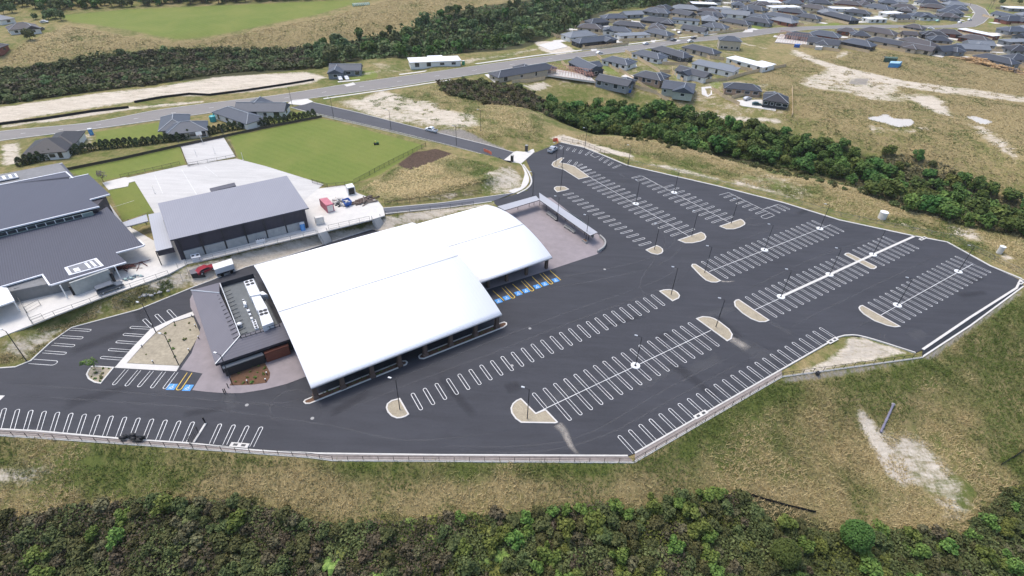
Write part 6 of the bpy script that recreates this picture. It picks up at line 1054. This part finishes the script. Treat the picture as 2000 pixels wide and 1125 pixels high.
crate('shipping_container', 'bright blue container with a pale top in the far paddock', 'container', Z8((360,770),(480,775),(515,750),(375,745)), 2.4, mat('container_blue', (.08, .3, .58)), None, top=mat('container_pale_blue', (.3, .5, .62))); crate('shipping_container', 'dark green container behind the blue one in the far paddock', 'container', Z8((300,705),(450,715),(465,695),(310,690)), 2.4, mat('container_green', (.06, .11, .08)))
crate('site_hut', 'dark blue site bin on the dirt track by the timber house frame', 'bin', Z7((1075,545),(1140,550),(1145,535),(1080,535)), 1.6, DBL, None, False); crate('site_hut', 'pale concrete box on the paddock grass near the dirt track', 'box', Z7((1330,570),(1415,575),(1420,560),(1335,558)), 1.8, CONC, None, False)
for q, lab in ((Zc((165,520))[0], 'blue wheeled bin at the lower end of the charcoal house'),): p = at(*q); r = thing('wheelie_bin', lab, 'bin', p); MB().box((p[0], p[1], p[2]+.7), (1.4, 1., 1.3), .4).build('body', DBL, r); MB().box((p[0], p[1], p[2]+1.38), (1.5, 1.1, .1), .4).build('lid', LBL, r)
# stand seats far away on the green field
p0, p1 = at(690, 12.5), at(721, 9.5); r = thing('spectator_stand', 'small white stand on the far green field', 'stand', (p0+p1)/2); d = p1-p0; an = math.atan2(d[1], d[0]); L_ = np.hypot(*d[:2]); mb = MB()
for i in range(3): c = (p0+p1)/2+np.array([-math.sin(an), math.cos(an), 0])*i*.9; mb.box((c[0], c[1], c[2]+.5+i*.45), (L_, .6, .1), an)
mb.build('seat', WHITE, r); mb = MB()
for i in range(9): c = p0+d*i/8; mb.box((c[0], c[1], c[2]+.8), (.15, 2.4, 1.6), an)
mb.build('frame', mat('stand_teal', (.2, .45, .42)), r)
# young street trees and utility poles
for q, h_, lab in (((1935,18), 9, 'tall thin power pole by the far curved road'), ((1928,22), 8, 'second thin power pole beside the far curved road'), ((1890,20), 6, 'short pale street light pole at the inside of the far curve')):
    p = at(*q); r = thing('power_pole', lab, 'power pole', p, 0, 'power poles'); MB().tube(tuple(p), (p[0], p[1], p[2]+h_), .18, 6).build('pole', WOOD, r); MB().box((p[0], p[1], p[2]+h_-.5), (1.8, .12, .12), .5).build('crossarm', WOOD, r)
# ================================================================ CAMERA, SKY, SUN
cd = bpy.data.cameras.new('camera'); cam = bpy.data.objects.new('camera', cd); COL.objects.link(cam); scn.camera = cam
cd.sensor_fit = 'HORIZONTAL'; cd.sensor_width = 36; cd.lens = 36*F_/2000; cd.clip_start = .5; cd.clip_end = 9000
cam.matrix_world = Matrix(((RT[0], UP[0], -FW[0], 0), (RT[1], UP[1], -FW[1], 0), (RT[2], UP[2], -FW[2], HC), (0, 0, 0, 1)))
w = bpy.data.worlds.new('World'); scn.world = w; w.use_nodes = True; nt = w.node_tree; bg = nt.nodes['Background']
sk = nt.nodes.new('ShaderNodeTexSky'); sk.sky_type = 'NISHITA'; sk.sun_disc = False
SUN_EL, SUN_AZ = rad(66), rad(-52)        # azimuth measured from +Y towards +X: behind and left
sk.sun_elevation = SUN_EL; sk.sun_rotation = SUN_AZ; sk.air_density = 1.0; sk.dust_density = 3.0; sk.ozone_density = 1.0; sk.altitude = 100
nt.links.new(sk.outputs[0], bg.inputs[0]); bg.inputs[1].default_value = .15
sd = bpy.data.lights.new('sun', 'SUN'); sd.energy = 1.3; sd.angle = rad(24); sd.color = (1, .955, .89); so = bpy.data.objects.new('sun', sd); COL.objects.link(so)
dv = Vector((math.sin(SUN_AZ)*math.cos(SUN_EL), math.cos(SUN_AZ)*math.cos(SUN_EL), math.sin(SUN_EL))); so.rotation_euler = dv.to_track_quat('Z', 'Y').to_euler(); so.location = dv*200
vs_ = scn.view_settings; vs_.view_transform = 'Standard'; vs_.look = 'None'; vs_.gamma = 1; vs_.exposure = .75; vs_.use_curve_mapping = False
scn.render.engine = 'CYCLES'; scn.cycles.max_bounces = 5; scn.cycles.diffuse_bounces = 3; scn.cycles.glossy_bounces = 2; scn.cycles.transmission_bounces = 2; scn.cycles.use_denoising = True

# ---- the slightly hazy air over the valley
hz = MB().box((40, 600, 40), (2600, 1560, 150)).build('haze', bpy.data.materials.new('haze_air')); hz['kind'] = 'stuff'; m = hz.data.materials[0]; m.use_nodes = True; nt = m.node_tree; nt.nodes.remove(nt.nodes['Principled BSDF']); pv = nt.nodes.new('ShaderNodeVolumePrincipled'); pv.inputs['Color'].default_value = (.86, .9, .96, 1); pv.inputs['Density'].default_value = .00007; pv.inputs['Anisotropy'].default_value = .2
nt.links.new(pv.outputs[0], nt.nodes['Material Output'].inputs['Volume']); scn.cycles.volume_bounces = 1
# ================================================================ VEGETATION
LM = dict(manuka=leafmat('leaf_dark_olive', (.045, .056, .017), (.15, .16, .055)), brown=leafmat('leaf_brown_olive', (.068, .064, .032), (.17, .15, .08)), bright=leafmat('leaf_bright_green', (.05, .085, .014), (.165, .215, .045)), broad=leafmat('leaf_mid_green', (.034, .075, .013), (.108, .165, .034)),
          forest=leafmat('leaf_forest', (.052, .082, .026), (.15, .185, .068)), conifer=leafmat('leaf_hedge', (.026, .04, .016), (.08, .098, .04), .02), fern=leafmat('leaf_fern', (.13, .17, .035), (.24, .28, .07)), grey=leafmat('leaf_grey_twig', (.13, .115, .09), (.26, .23, .19)))
def leaves(C, Nrm, size, rg, flat=.5):
    n = len(C); a = rg.normal(size=(n, 3))*flat+Nrm; a /= np.linalg.norm(a, axis=1)[:, None]+1e-9
    t = np.cross(a, rg.normal(size=(n, 3))); t /= np.linalg.norm(t, axis=1)[:, None]+1e-9; b = np.cross(a, t); s = size*rg.uniform(.55, 1.25, n)[:, None]; e = rg.uniform(.45, 1., n)[:, None]
    q = np.stack([C-t*s-b*s*e*.6, C+t*s*.7-b*s*e, C+t*s*1.1+b*s*e*.5, C-t*s*.6+b*s*e], 1)
    q += rg.normal(size=q.shape)*size*.12
    return q.reshape(-1, 3)
def crown(name, m, W, Hh, z0, nl, n, size, seed, rough=.5, squash=1.):
    """crown of leaf clumps in several uneven lobes"""
    rg = np.random.default_rng(seed); L = []
    for i in range(nl):
        u = rg.uniform(-1, 1, 3); r_ = rg.uniform(.28, .5)*(1-.25*abs(u[2])); L.append((u[0]*W*.5*(1-r_), u[1]*W*.5*(1-r_), z0+Hh*(.35+.3*u[2]), r_*W*.62, r_*Hh*.85))
    L.append((0, 0, z0+Hh*.45, W*.33, Hh*.48 if nl else Hh*.5)); k = rg.integers(0, len(L), n); L = np.array(L); tl = rg.uniform(.05, .95, len(L)); d = rg.normal(size=(n, 3)); d /= np.linalg.norm(d, axis=1)[:, None]; d[:, 2] = np.where(d[:, 2] < -.35, -d[:, 2], d[:, 2])
    rr = rg.uniform(.55, 1.06, n)**.6; C = L[k, :3]+d*np.c_[L[k, 3], L[k, 3], L[k, 4]]*rr[:, None]; C[:, 2] = np.maximum(C[:, 2], .05)
    v = leaves(C, d+np.array([0, 0, .55]), size, rg, rough); tint = np.clip(.55*tl[k]+.45*rg.random(n), 0, 1)
    return npmesh(name, v, np.arange(4*n).reshape(-1, 4), m, tint)
def fern(name, m, R_, seed, nf=13):
    rg = np.random.default_rng(seed); vs = []; tn = []
    for i in range(nf):
        a = 2*math.pi*i/nf+rg.normal()*.15; l = R_*rg.uniform(.75, 1.1); w = l*.2; P = [(t*l, .5*l*(1.4*t-1.9*t*t)+.3) for t in (0, .25, .5, .75, 1)]; ww = (.15, .9, 1, .65, .05)
        for j in range(4):
            for s_ in (-1, 1):
                q = [(P[j][0], 0, P[j][1]), (P[j+1][0], 0, P[j+1][1]), (P[j+1][0], s_*w*ww[j+1], P[j+1][1]-.07*l), (P[j][0], s_*w*ww[j], P[j][1]-.07*l)]
                vs += [(x*math.cos(a)-y*math.sin(a), x*math.sin(a)+y*math.cos(a), z) for x, y, z in q]; tn.append(rg.random())
    return npmesh(name, np.array(vs), np.arange(len(vs)).reshape(-1, 4), m, np.array(tn))
def trunk(h, r, seed, n=4):
    rg = np.random.default_rng(seed); mb = MB(); mb.tube((0, 0, -.6), (0, 0, h*.6), r, 7, 0, r*.7)
    for i in range(n): a = 2*math.pi*i/n+rg.random(); mb.tube((0, 0, h*rg.uniform(.35, .6)), (math.cos(a)*h*.3, math.sin(a)*h*.3, h*rg.uniform(.75, .95)), r*.5, 5, 0, r*.2)
    return mb.build('trunk', BARK)
NOWHERE = []
def proto_tree(name, cat, cr_, tr, label, group):
    r = thing(name, label, cat, (0, 0, 0), 0, group); cr_.parent = r; cr_.name = 'crown'
    if tr: tr.parent = r
    return r
class Kind:
    """a few prototypes of one plant; the first copies move the prototypes themselves"""
    def __init__(s, protos): s.p = protos; s.u = [False]*len(protos); [kids(q) for q in protos]
    def put(s, loc, sc, rz, label=None, i=None):
        i = random.randrange(len(s.p)) if i is None else i; q = s.p[i]
        if not s.u[i]: s.u[i] = True; q.location = V(loc); q.scale = (sc[0], sc[0], sc[1]); q.rotation_euler = (0, 0, rz); r = q
        else:
            r = q.copy(); COL.objects.link(r); r.location = V(loc); r.scale = (sc[0], sc[0], sc[1]); r.rotation_euler = (0, 0, rz)
            for ch in kids(q): c = ch.copy(); COL.objects.link(c); c.parent = r
        if label: r['label'] = label
        return r
    def done(s):
        for q, u in zip(s.p, s.u):
            if not u:
                for ch in kids(q): bpy.data.objects.remove(ch)
                bpy.data.objects.remove(q)
def shrubs(name, cat, m, W, Hh, nl, n, size, seeds, label, group, rough=.5):
    out = []
    for s_ in seeds: o = crown(name, m, W, Hh, -.1, nl, n, size, s_, rough); out.append(tag(o, label, cat, group))
    return Kind(out)
def poly_area(L): return abs(sum(L[i][0]*L[(i+1) % len(L)][1]-L[(i+1) % len(L)][0]*L[i][1] for i in range(len(L))))/2
def scatter(px, n, gap, seed, keep=None):
    L = PX(px); rg = np.random.default_rng(seed); lo, hi = L.min(0), L.max(0); P = rg.uniform(lo, hi, (int(n*40), 2)); P = P[inside(P, L)]
    if keep is not None: P = P[keep(P)]
    out = []; cell = {}
    for p in P:
        k = (int(p[0]//gap), int(p[1]//gap)); ok = True
        for a in (-1, 0, 1):
            for b in (-1, 0, 1):
                for q in cell.get((k[0]+a, k[1]+b), ()):
                    if (q[0]-p[0])**2+(q[1]-p[1])**2 < gap*gap: ok = False
        if ok:
            out.append(p); cell.setdefault(k, []).append(p)
            if len(out) >= n: break
    return np.array(out)
def ground_at(P): return hq(P[:, 0], P[:, 1])
def undergrowth(name, px, n, size, hgt, m, seed, label_kind='stuff', keep=None):
    L = PX(px); rg = np.random.default_rng(seed); lo, hi = L.min(0), L.max(0); P = rg.uniform(lo, hi, (int(n*3), 2)); P = P[inside(P, L)][:n]
    if keep is not None: P = P[keep(P)]
    cl = vnoise(P, hgt*2.2, seed); z = ground_at(P)+np.clip(cl*1.5-.25, .05, 1)*hgt*rg.uniform(.35, 1., len(P)); C = np.c_[P, z]; d = rg.normal(size=(len(P), 3))*.6+[0, 0, 1]
    o = npmesh(name, leaves(C, d, size, rg, .7), np.arange(4*len(P)).reshape(-1, 4), m, np.clip(.6*vnoise(P, hgt*3.1, seed+5)+.4*rg.random(len(P)), 0, 1)); o['kind'] = 'stuff'; return o
rnd = random.uniform
# ---- front scrub
FS = [(-260,1010),(0,1016),(150,992),(330,975),(480,985),(560,1005),(640,1030),(760,1022),(900,1010),(1010,1002),(1130,986),(1250,996),(1330,966),(1460,972),(1490,1012),(1560,1032),(1640,1046),(1700,1034),(1800,1038),(1870,1052),(1920,1000),(1960,960),(2080,930),(2260,880),(2260,1190),(-260,1190)]
MK = shrubs('scrub_shrub', 'shrub', LM['manuka'], 2.7, 2.1, 8, 620, .17, (1, 2, 3, 4), 'dark olive green shrub in the dense scrub along the bottom of the picture', 'dark scrub shrubs along the bottom', .8)
BK = shrubs('dry_shrub', 'shrub', LM['brown'], 2.2, 1.7, 7, 460, .16, (11, 12, 13), 'brownish half dry shrub in the dense scrub along the bottom of the picture', 'brownish scrub shrubs along the bottom', .9)
GK = shrubs('leafy_bush', 'bush', LM['bright'], 2.9, 2.5, 8, 700, .17, (21, 22, 23), 'bright green leafy bush rising from the scrub along the bottom of the picture', 'bright leafy bushes along the bottom', .6)
FK = Kind([tag(fern('tree_fern', LM['fern'], 1.9, s_), 'light green fern with spreading fronds in the scrub along the bottom', 'fern', 'light green ferns in the bottom scrub') for s_ in (31, 32)])
P = scatter(FS, 840, 1.75, 41); pxs = []
br_ = vnoise(P, 16, 77)
for p, b in zip(P, br_):
    z = float(hq(*p)); x = p[0]; t = random.random()
    gr = .05+(x > -6)*(.22+.5*(b > .5))+.1*(b > .62); fe = .25*(-26 < x < 0)
    L3 = (p[0], p[1], z-.15); s_ = rnd(.7, 1.35); rz = rnd(0, 6.28)
    if t < fe: FK.put(L3, (s_*.9, s_*.9), rz)
    elif t < fe+gr*.5: GK.put(L3, (s_, s_*rnd(.8, 1.3)), rz)
    elif t < fe+gr*.5+.17+.2*(x < -8): BK.put(L3, (s_, s_*rnd(.8, 1.2)), rz)
    else: MK.put(L3, (s_, s_*rnd(.8, 1.25)), rz)
for K in (MK, BK, GK, FK): K.done()
undergrowth('scrub_undergrowth', FS, 100000, .2, 1.75, LM['manuka'], 51); undergrowth('dry_undergrowth', FS, 54000, .16, 1.85, LM['brown'], 52, keep=lambda P: (P[:, 0] < -4) | (vnoise(P, 9, 5) > .68)); undergrowth('green_undergrowth', FS, 54000, .17, 1.8, LM['bright'], 53, keep=lambda P: (P[:, 0] > -12) & (vnoise(P, 11, 6) > .45))
RT_ = Kind([proto_tree('round_tree', 'tree', crown('crown', LM['broad'], 7., 5.2, .4, 0, 3600, .15, 61, .45), trunk(3, .16, 61), 'large round dense green tree, upper one of two at the bottom right', 'round trees at the bottom right')])
q = at(1660, 1064); RT_.put(q, (1.05, 1.1), 0); q = at(1524, 1098); RT_.put(q, (.95, 1.0), 2, 'large round dense green tree, lower one of two at the bottom right')
# ---- right gully
GR_ = [(1060,205),(1150,205),(1230,216),(1330,226),(1420,244),(1560,272),(1640,285),(1665,305),(1700,318),(1700,345),(1640,350),(1560,335),(1480,318),(1400,300),(1300,280),(1180,262),(1090,235)]
GR2 = [(1690,310),(1760,300),(1860,325),(1905,375),(1950,385),(2060,400),(2060,480),(1900,445),(1800,420),(1700,385),(1650,360),(1690,345)]
GR3 = [(850,160),(940,158),(1060,195),(1100,215),(1080,232),(960,205),(870,185)]
GT = Kind([proto_tree('gully_tree', 'tree', crown('crown', LM['broad'], 6., 4.6, 1.2, 11, 900, .38, s_, .55), trunk(3.4, .2, s_), 'dark green broad crowned tree in the gully below the houses', 'broad crowned trees in the gully') for s_ in (71, 72, 73)])
GB = Kind([proto_tree('bright_tree', 'tree', crown('crown', LM['bright'], 5.4, 4.2, 1., 9, 760, .36, s_, .5), trunk(3, .18, s_), 'brighter green rounded tree in the gully below the houses', 'bright rounded trees in the gully') for s_ in (76, 77)])
GS = shrubs('gully_shrub', 'shrub', LM['manuka'], 3.2, 2.2, 7, 420, .27, (81, 82, 83), 'low olive green shrub at the edge of the gully trees', 'low shrubs in the gully', .8)
def put_all(P, f):
    for p in P: f(p, float(hq(*p)))
put_all(scatter(GR_, 210, 4.1, 91), lambda p, z: (GB if random.random() < .3 else GT).put((p[0], p[1], z-.3), ((s_ := rnd(.75, 1.25)), s_*rnd(.85, 1.2)), rnd(0, 6.28)))
put_all(scatter(GR2, 100, 4.6, 92), lambda p, z: ((GS if random.random() < .45 else GB if random.random() < .35 else GT)).put((p[0], p[1], z-.3), ((s_ := rnd(.75, 1.2)), s_*rnd(.85, 1.15)), rnd(0, 6.28)))
put_all(scatter(GR3, 60, 4.2, 93), lambda p, z: GS.put((p[0], p[1], z-.2), ((s_ := rnd(.7, 1.3)), s_), rnd(0, 6.28)))
put_all(scatter([(1080,236),(1200,268),(1350,293),(1500,322),(1650,358),(1800,405),(1900,440),(1900,448),(1700,388),(1500,336),(1300,288),(1150,262)], 110, 3., 94), lambda p, z: GS.put((p[0], p[1], z-.2), ((s_ := rnd(.5, 1.)), s_), rnd(0, 6.28)))
for K in (GT, GB, GS): K.done()
undergrowth('gully_undergrowth', GR_, 34000, .36, 2.4, LM['broad'], 95); undergrowth('gully_undergrowth', GR2, 12000, .36, 1.2, LM['brown'], 96); undergrowth('gully_undergrowth', GR3, 9000, .36, 1.2, LM['brown'], 97)
# ---- scrub belt behind the estate road and the bush beyond
SB = [(-60,172),(0,140),(110,122),(220,108),(300,99),(420,97),(560,97),(640,92),(640,130),(600,136),(500,138),(420,146),(300,165),(170,180),(60,196),(-60,212)]
BS = shrubs('belt_shrub', 'shrub', LM['forest'], 4.4, 3., 8, 420, .4, (101, 102, 103), 'dark green shrub in the long scrub belt behind the estate road', 'dark shrubs of the scrub belt', .8); BB = shrubs('belt_dry_shrub', 'shrub', LM['brown'], 3.8, 2.4, 7, 360, .38, (106, 107), 'brownish shrub in the long scrub belt behind the estate road', 'brownish shrubs of the scrub belt', .9)
put_all(scatter(SB, 380, 4.3, 111), lambda p, z: (BB if random.random() < .4 else BS).put((p[0], p[1], z-.3), ((s_ := rnd(.7, 1.3)), s_), rnd(0, 6.28)))
for K in (BS, BB): K.done()
undergrowth('belt_undergrowth', SB, 44000, .6, 2.6, LM['forest'], 112); undergrowth('belt_dry_undergrowth', SB, 20000, .55, 2.7, LM['brown'], 113)
FO = [(600,94),(690,80),(800,56),(830,40),(900,28),(1000,13),(1100,0),(1180,-8),(1330,-14),(1440,-8),(1310,12),(1260,16),(1160,28),(1140,42),(1128,52),(1085,70),(1020,86),(900,104),(790,112),(700,118),(620,132)]
FT = Kind([proto_tree('bush_tree', 'tree', crown('crown', LM['forest'], 6.6, 6.2, 1.5, 11, 520, .62, s_, .6), trunk(5, .25, s_), 'dark green tree in the bush above the estate road', 'dark trees of the far bush') for s_ in (121, 122, 123)])
FB_ = Kind([proto_tree('pale_bush_tree', 'tree', crown('crown', LM['broad'], 6., 5., 1.2, 9, 460, .6, s_, .6), trunk(4, .25, s_), 'mid green rounder tree in the bush above the estate road', 'mid green trees of the far bush') for s_ in (126, 127)])
CP = []
for s_ in (131, 132): f_ = fern('crown', LM['forest'], 2.4, s_, 15); f_.location = (0, 0, 5.4); t_ = MB().tube((0, 0, -.5), (0, 0, 5.6), .16, 7, 0, .11).build('trunk', BARK); CP.append(proto_tree('tree_fern', 'tree fern', f_, t_, 'tree fern with a thin trunk standing in the bush above the estate road', 'tree ferns of the far bush'))
CP = Kind(CP)
put_all(scatter(FO, 330, 5.6, 141), lambda p, z: (CP if random.random() < .14 else FB_ if random.random() < .35 else FT).put((p[0], p[1], z-.3), ((s_ := rnd(.75, 1.3)), s_*rnd(.9, 1.25)), rnd(0, 6.28)))
put_all(scatter([(-60,22),(0,20),(60,16),(110,24),(180,16),(300,12),(480,5),(690,-6),(690,-14),(-60,-6)], 170, 4.6, 142), lambda p, z: (FB_ if random.random() < .5 else FT).put((p[0], p[1], z-.3), ((s_ := rnd(.8, 1.3)), s_), rnd(0, 6.28), None))
for px_ in ((8,28),(25,25),(95,38),(110,36),(120,40),(70,38),(60,78),(85,22),(1560,2),(1600,0),(1660,-1),(1700,-2),(1780,1),(1830,-2),(1955,8),(1975,2),(1940,3),(1990,8)):
    q = at(*px_); FT.put((q[0], q[1], q[2]-.3), ((s_ := rnd(.55, .9)), s_), rnd(0, 6.28), 'dark tree beside the houses at the top left' if px_[0] < 200 else 'dark tree behind the far curved road at the top')
for K in (FT, FB_, CP): K.done()
undergrowth('bush_undergrowth', FO, 34000, .8, 4.6, LM['forest'], 143)
# ---- clipped hedge of small conifers
HK = []
for s_ in (151, 152, 153):
    rg = np.random.default_rng(s_); n = 420; t = rg.random(n)**.8; a = rg.uniform(0, 6.283, n); rr = (.95*np.sqrt(np.clip(1-t**1.8, 0, 1))*(.75+.25*rg.random(n))+.05); C = np.c_[rr*np.cos(a), rr*np.sin(a), .1+t*2.9]; N_ = np.c_[np.cos(a), np.sin(a), .4+0*a]
    HK.append(tag(npmesh('hedge_conifer', leaves(C, N_, .17, rg, .6), np.arange(4*n).reshape(-1, 4), LM['conifer'], rg.random(n)), 'small dark conifer in the long hedge row above the playing field', 'conifer', 'conifers of the hedge row'))
HK = Kind(HK); HL = [atz(*p, T) for p in ((42,323),(105,309),(190,292),(270,284),(350,274),(450,254),(540,242),(622,227))]
for i, (a, b) in enumerate(zip(HL[:-1], HL[1:])):
    n = max(1, round(np.hypot(*(b-a)[:2])/1.75))
    for k in range(n): q = a+(b-a)*(k+rnd(-.12, .12))/n; HK.put((q[0], q[1], T-.1), (rnd(1.05, 1.35), rnd(.85, 1.15)), rnd(0, 6.28))
HK.done()
# ---- single plants
q = atz(203, 357, T); r = proto_tree('small_tree', 'tree', crown('crown', LM['grey'], 3.4, 3., 1.3, 7, 260, .16, 161, .9), trunk(3, .1, 161, 6), 'thin leafed greyish young tree beside the school block roof', None); r.location = V(q)
q = atz(187, 722, 0.); r = proto_tree('young_tree', 'tree', crown('crown', LM['bright'], 3., 2.2, 1.2, 7, 300, .13, 162, .8), trunk(2.4, .06, 162, 5), 'thin young green tree on the planted island of the lower left lot', None); r.location = V(q)
PK = shrubs('garden_plant', 'plant', LM['bright'], .8, .55, 4, 70, .09, (171, 172), 'small green plant in the gravel and bark beds', 'small plants in the beds', .9)
for P_, n, g_ in ((zz(0,580,S5,(1035,790),(1240,800),(1115,950),(1010,900)), 34, .9), (zz(180,560,S5,(420,830),(960,870),(1080,720),(1180,520),(1100,360),(760,500)) , 9, 2.6), (zz(360,640,7.692,(720,690),(1180,540),(1260,720),(1000,840),(720,830)), 12, 1.3)):
    L = xy(P_); rg = np.random.default_rng(int(P_[0][0])); Q = rg.uniform(L.min(0), L.max(0), (900, 2)); Q = Q[inside(Q, L)]; o_ = []
    for p in Q:
        if all(np.hypot(*(p-q)) > g_ for q in o_): o_.append(p)
        if len(o_) >= n: break
    for p in o_: PK.put((p[0], p[1], .08), ((s_ := rnd(.5, 1.3)), s_), rnd(0, 6.28))
for a, b, n in ((zz(580,560,4.536,(140,990))[0], zz(580,560,4.536,(930,685))[0], 26), (zz(580,560,4.536,(1150,600))[0], zz(580,560,4.536,(1800,350))[0], 22)):
    for i in range(n): p = G(a)*(1-i/n)+G(b)*i/n; PK.put((p[0]+rnd(-.3, .3), p[1]+rnd(-.3, .3), .08), ((s_ := rnd(.35, .7)), s_), rnd(0, 6.28))
PK.done()
# ---- long grass on the slope in front and rough grass round the paddocks
GM = leafmat('grass_blades', (.105, .142, .03), (.47, .37, .19), .0)
def tufts(name, px, n, h, w, seed, keep=None, nb=3, lean=.45):
    L = PX(px); rg = np.random.default_rng(seed); lo, hi = L.min(0), L.max(0); P = rg.uniform(lo, hi, (int(n*3.2), 2)); P = P[inside(P, L)]
    P = P[~inside(P, P0)][:n]
    a = (np.arctan2(P[:, 0], P[:, 1])-ANG[0])/(ANG[1]-ANG[0]); r = np.log(np.hypot(*P.T)/10)/math.log(360.)*(NR-1); i0 = np.clip(r.round().astype(int), 0, NR-1)*NA+np.clip(a.round().astype(int), 0, NA-1)
    ok = (dirt[i0]+.9*(vnoise(P, 3, 8)-.5)*(dirt[i0] > .08) < .47) & (grav[i0] < .4) & (brown[i0] < .25) & (turf[i0] < .3); P = P[ok]; i0 = i0[ok]; n = len(P); z = ground_at(P)
    dr = np.clip((dry[i0]+.85*(vnoise(P, 3.2, 21)-.5)+1.15*(vnoise(P, 11, 22)-.5)+.5*(vnoise(P, 27, 24)-.5)-.16)/.85, 0, 1); dn = .5+.7*vnoise(P, 6, 23)
    vs = []; tn = []
    for b in range(nb):
        an = rg.uniform(0, 6.283, n); ln = rg.normal(0, lean, (n, 2)); hh = h*rg.uniform(.5, 1.2, n)*dn; ox = rg.normal(0, .16, (n, 2)); B0 = np.c_[P+ox, z-.05]; wv = np.c_[np.cos(an), np.sin(an), 0*an]*w
        vs.append(np.stack([B0-wv, B0+wv, B0+np.c_[ln*hh[:, None], hh]], 1)); tn.append(np.clip(dr+rg.normal(0, .13, n), 0, 1))
    v = np.concatenate(vs).reshape(-1, 3); o = npmesh(name, v, np.arange(len(v)).reshape(-1, 3), GM, np.concatenate(tn)); o['kind'] = 'stuff'; return o
tufts('long_grass', [(-240,838),(0,853),(350,877),(650,903),(1238,907),(1527,741),(1800,704),(2000,566),(2240,470),(2240,940),(1960,1000),(1860,1060),(1640,1060),(1480,1010),(1330,985),(1000,1020),(640,1040),(480,1000),(330,990),(0,1030),(-240,1030)], 112000, .6, .07, 201, lean=.7)
tufts('rough_grass', [(1100,285),(1240,300),(1500,370),(1640,415),(1790,450),(1990,535),(2060,520),(2060,470),(1900,440),(1700,380),(1500,325),(1300,285),(1150,262)], 26000, .4, .12, 202, nb=2, lean=1.4)

tufts('paddock_grass', [(1440,170),(1560,110),(1700,98),(1850,110),(2040,140),(2040,440),(1920,385),(1760,320),(1660,275),(1540,245)], 46000, .3, .2, 203, nb=2, lean=2.2); tufts('hill_grass', [(-60,150),(0,128),(100,62),(130,50),(250,72),(340,84),(470,66),(650,30),(760,0),(1000,-8),(880,24),(700,74),(560,92),(300,92),(150,110),(0,136)], 30000, .34, .26, 204, nb=2, lean=2.4); tufts('verge_grass', [(700,200),(860,165),(1000,180),(1060,215),(1060,280),(960,275),(860,240)], 14000, .3, .16, 205, nb=2, lean=2.); tufts('verge_grass', [(700,372),(835,292),(960,322),(975,350),(860,378),(760,395)], 12000, .3, .13, 206, nb=2, lean=2.); tufts('verge_grass', [(0,690),(70,642),(200,590),(330,545),(366,545),(280,590),(140,636),(60,700),(0,712)], 9000, .35, .08, 207, nb=2, lean=1.)
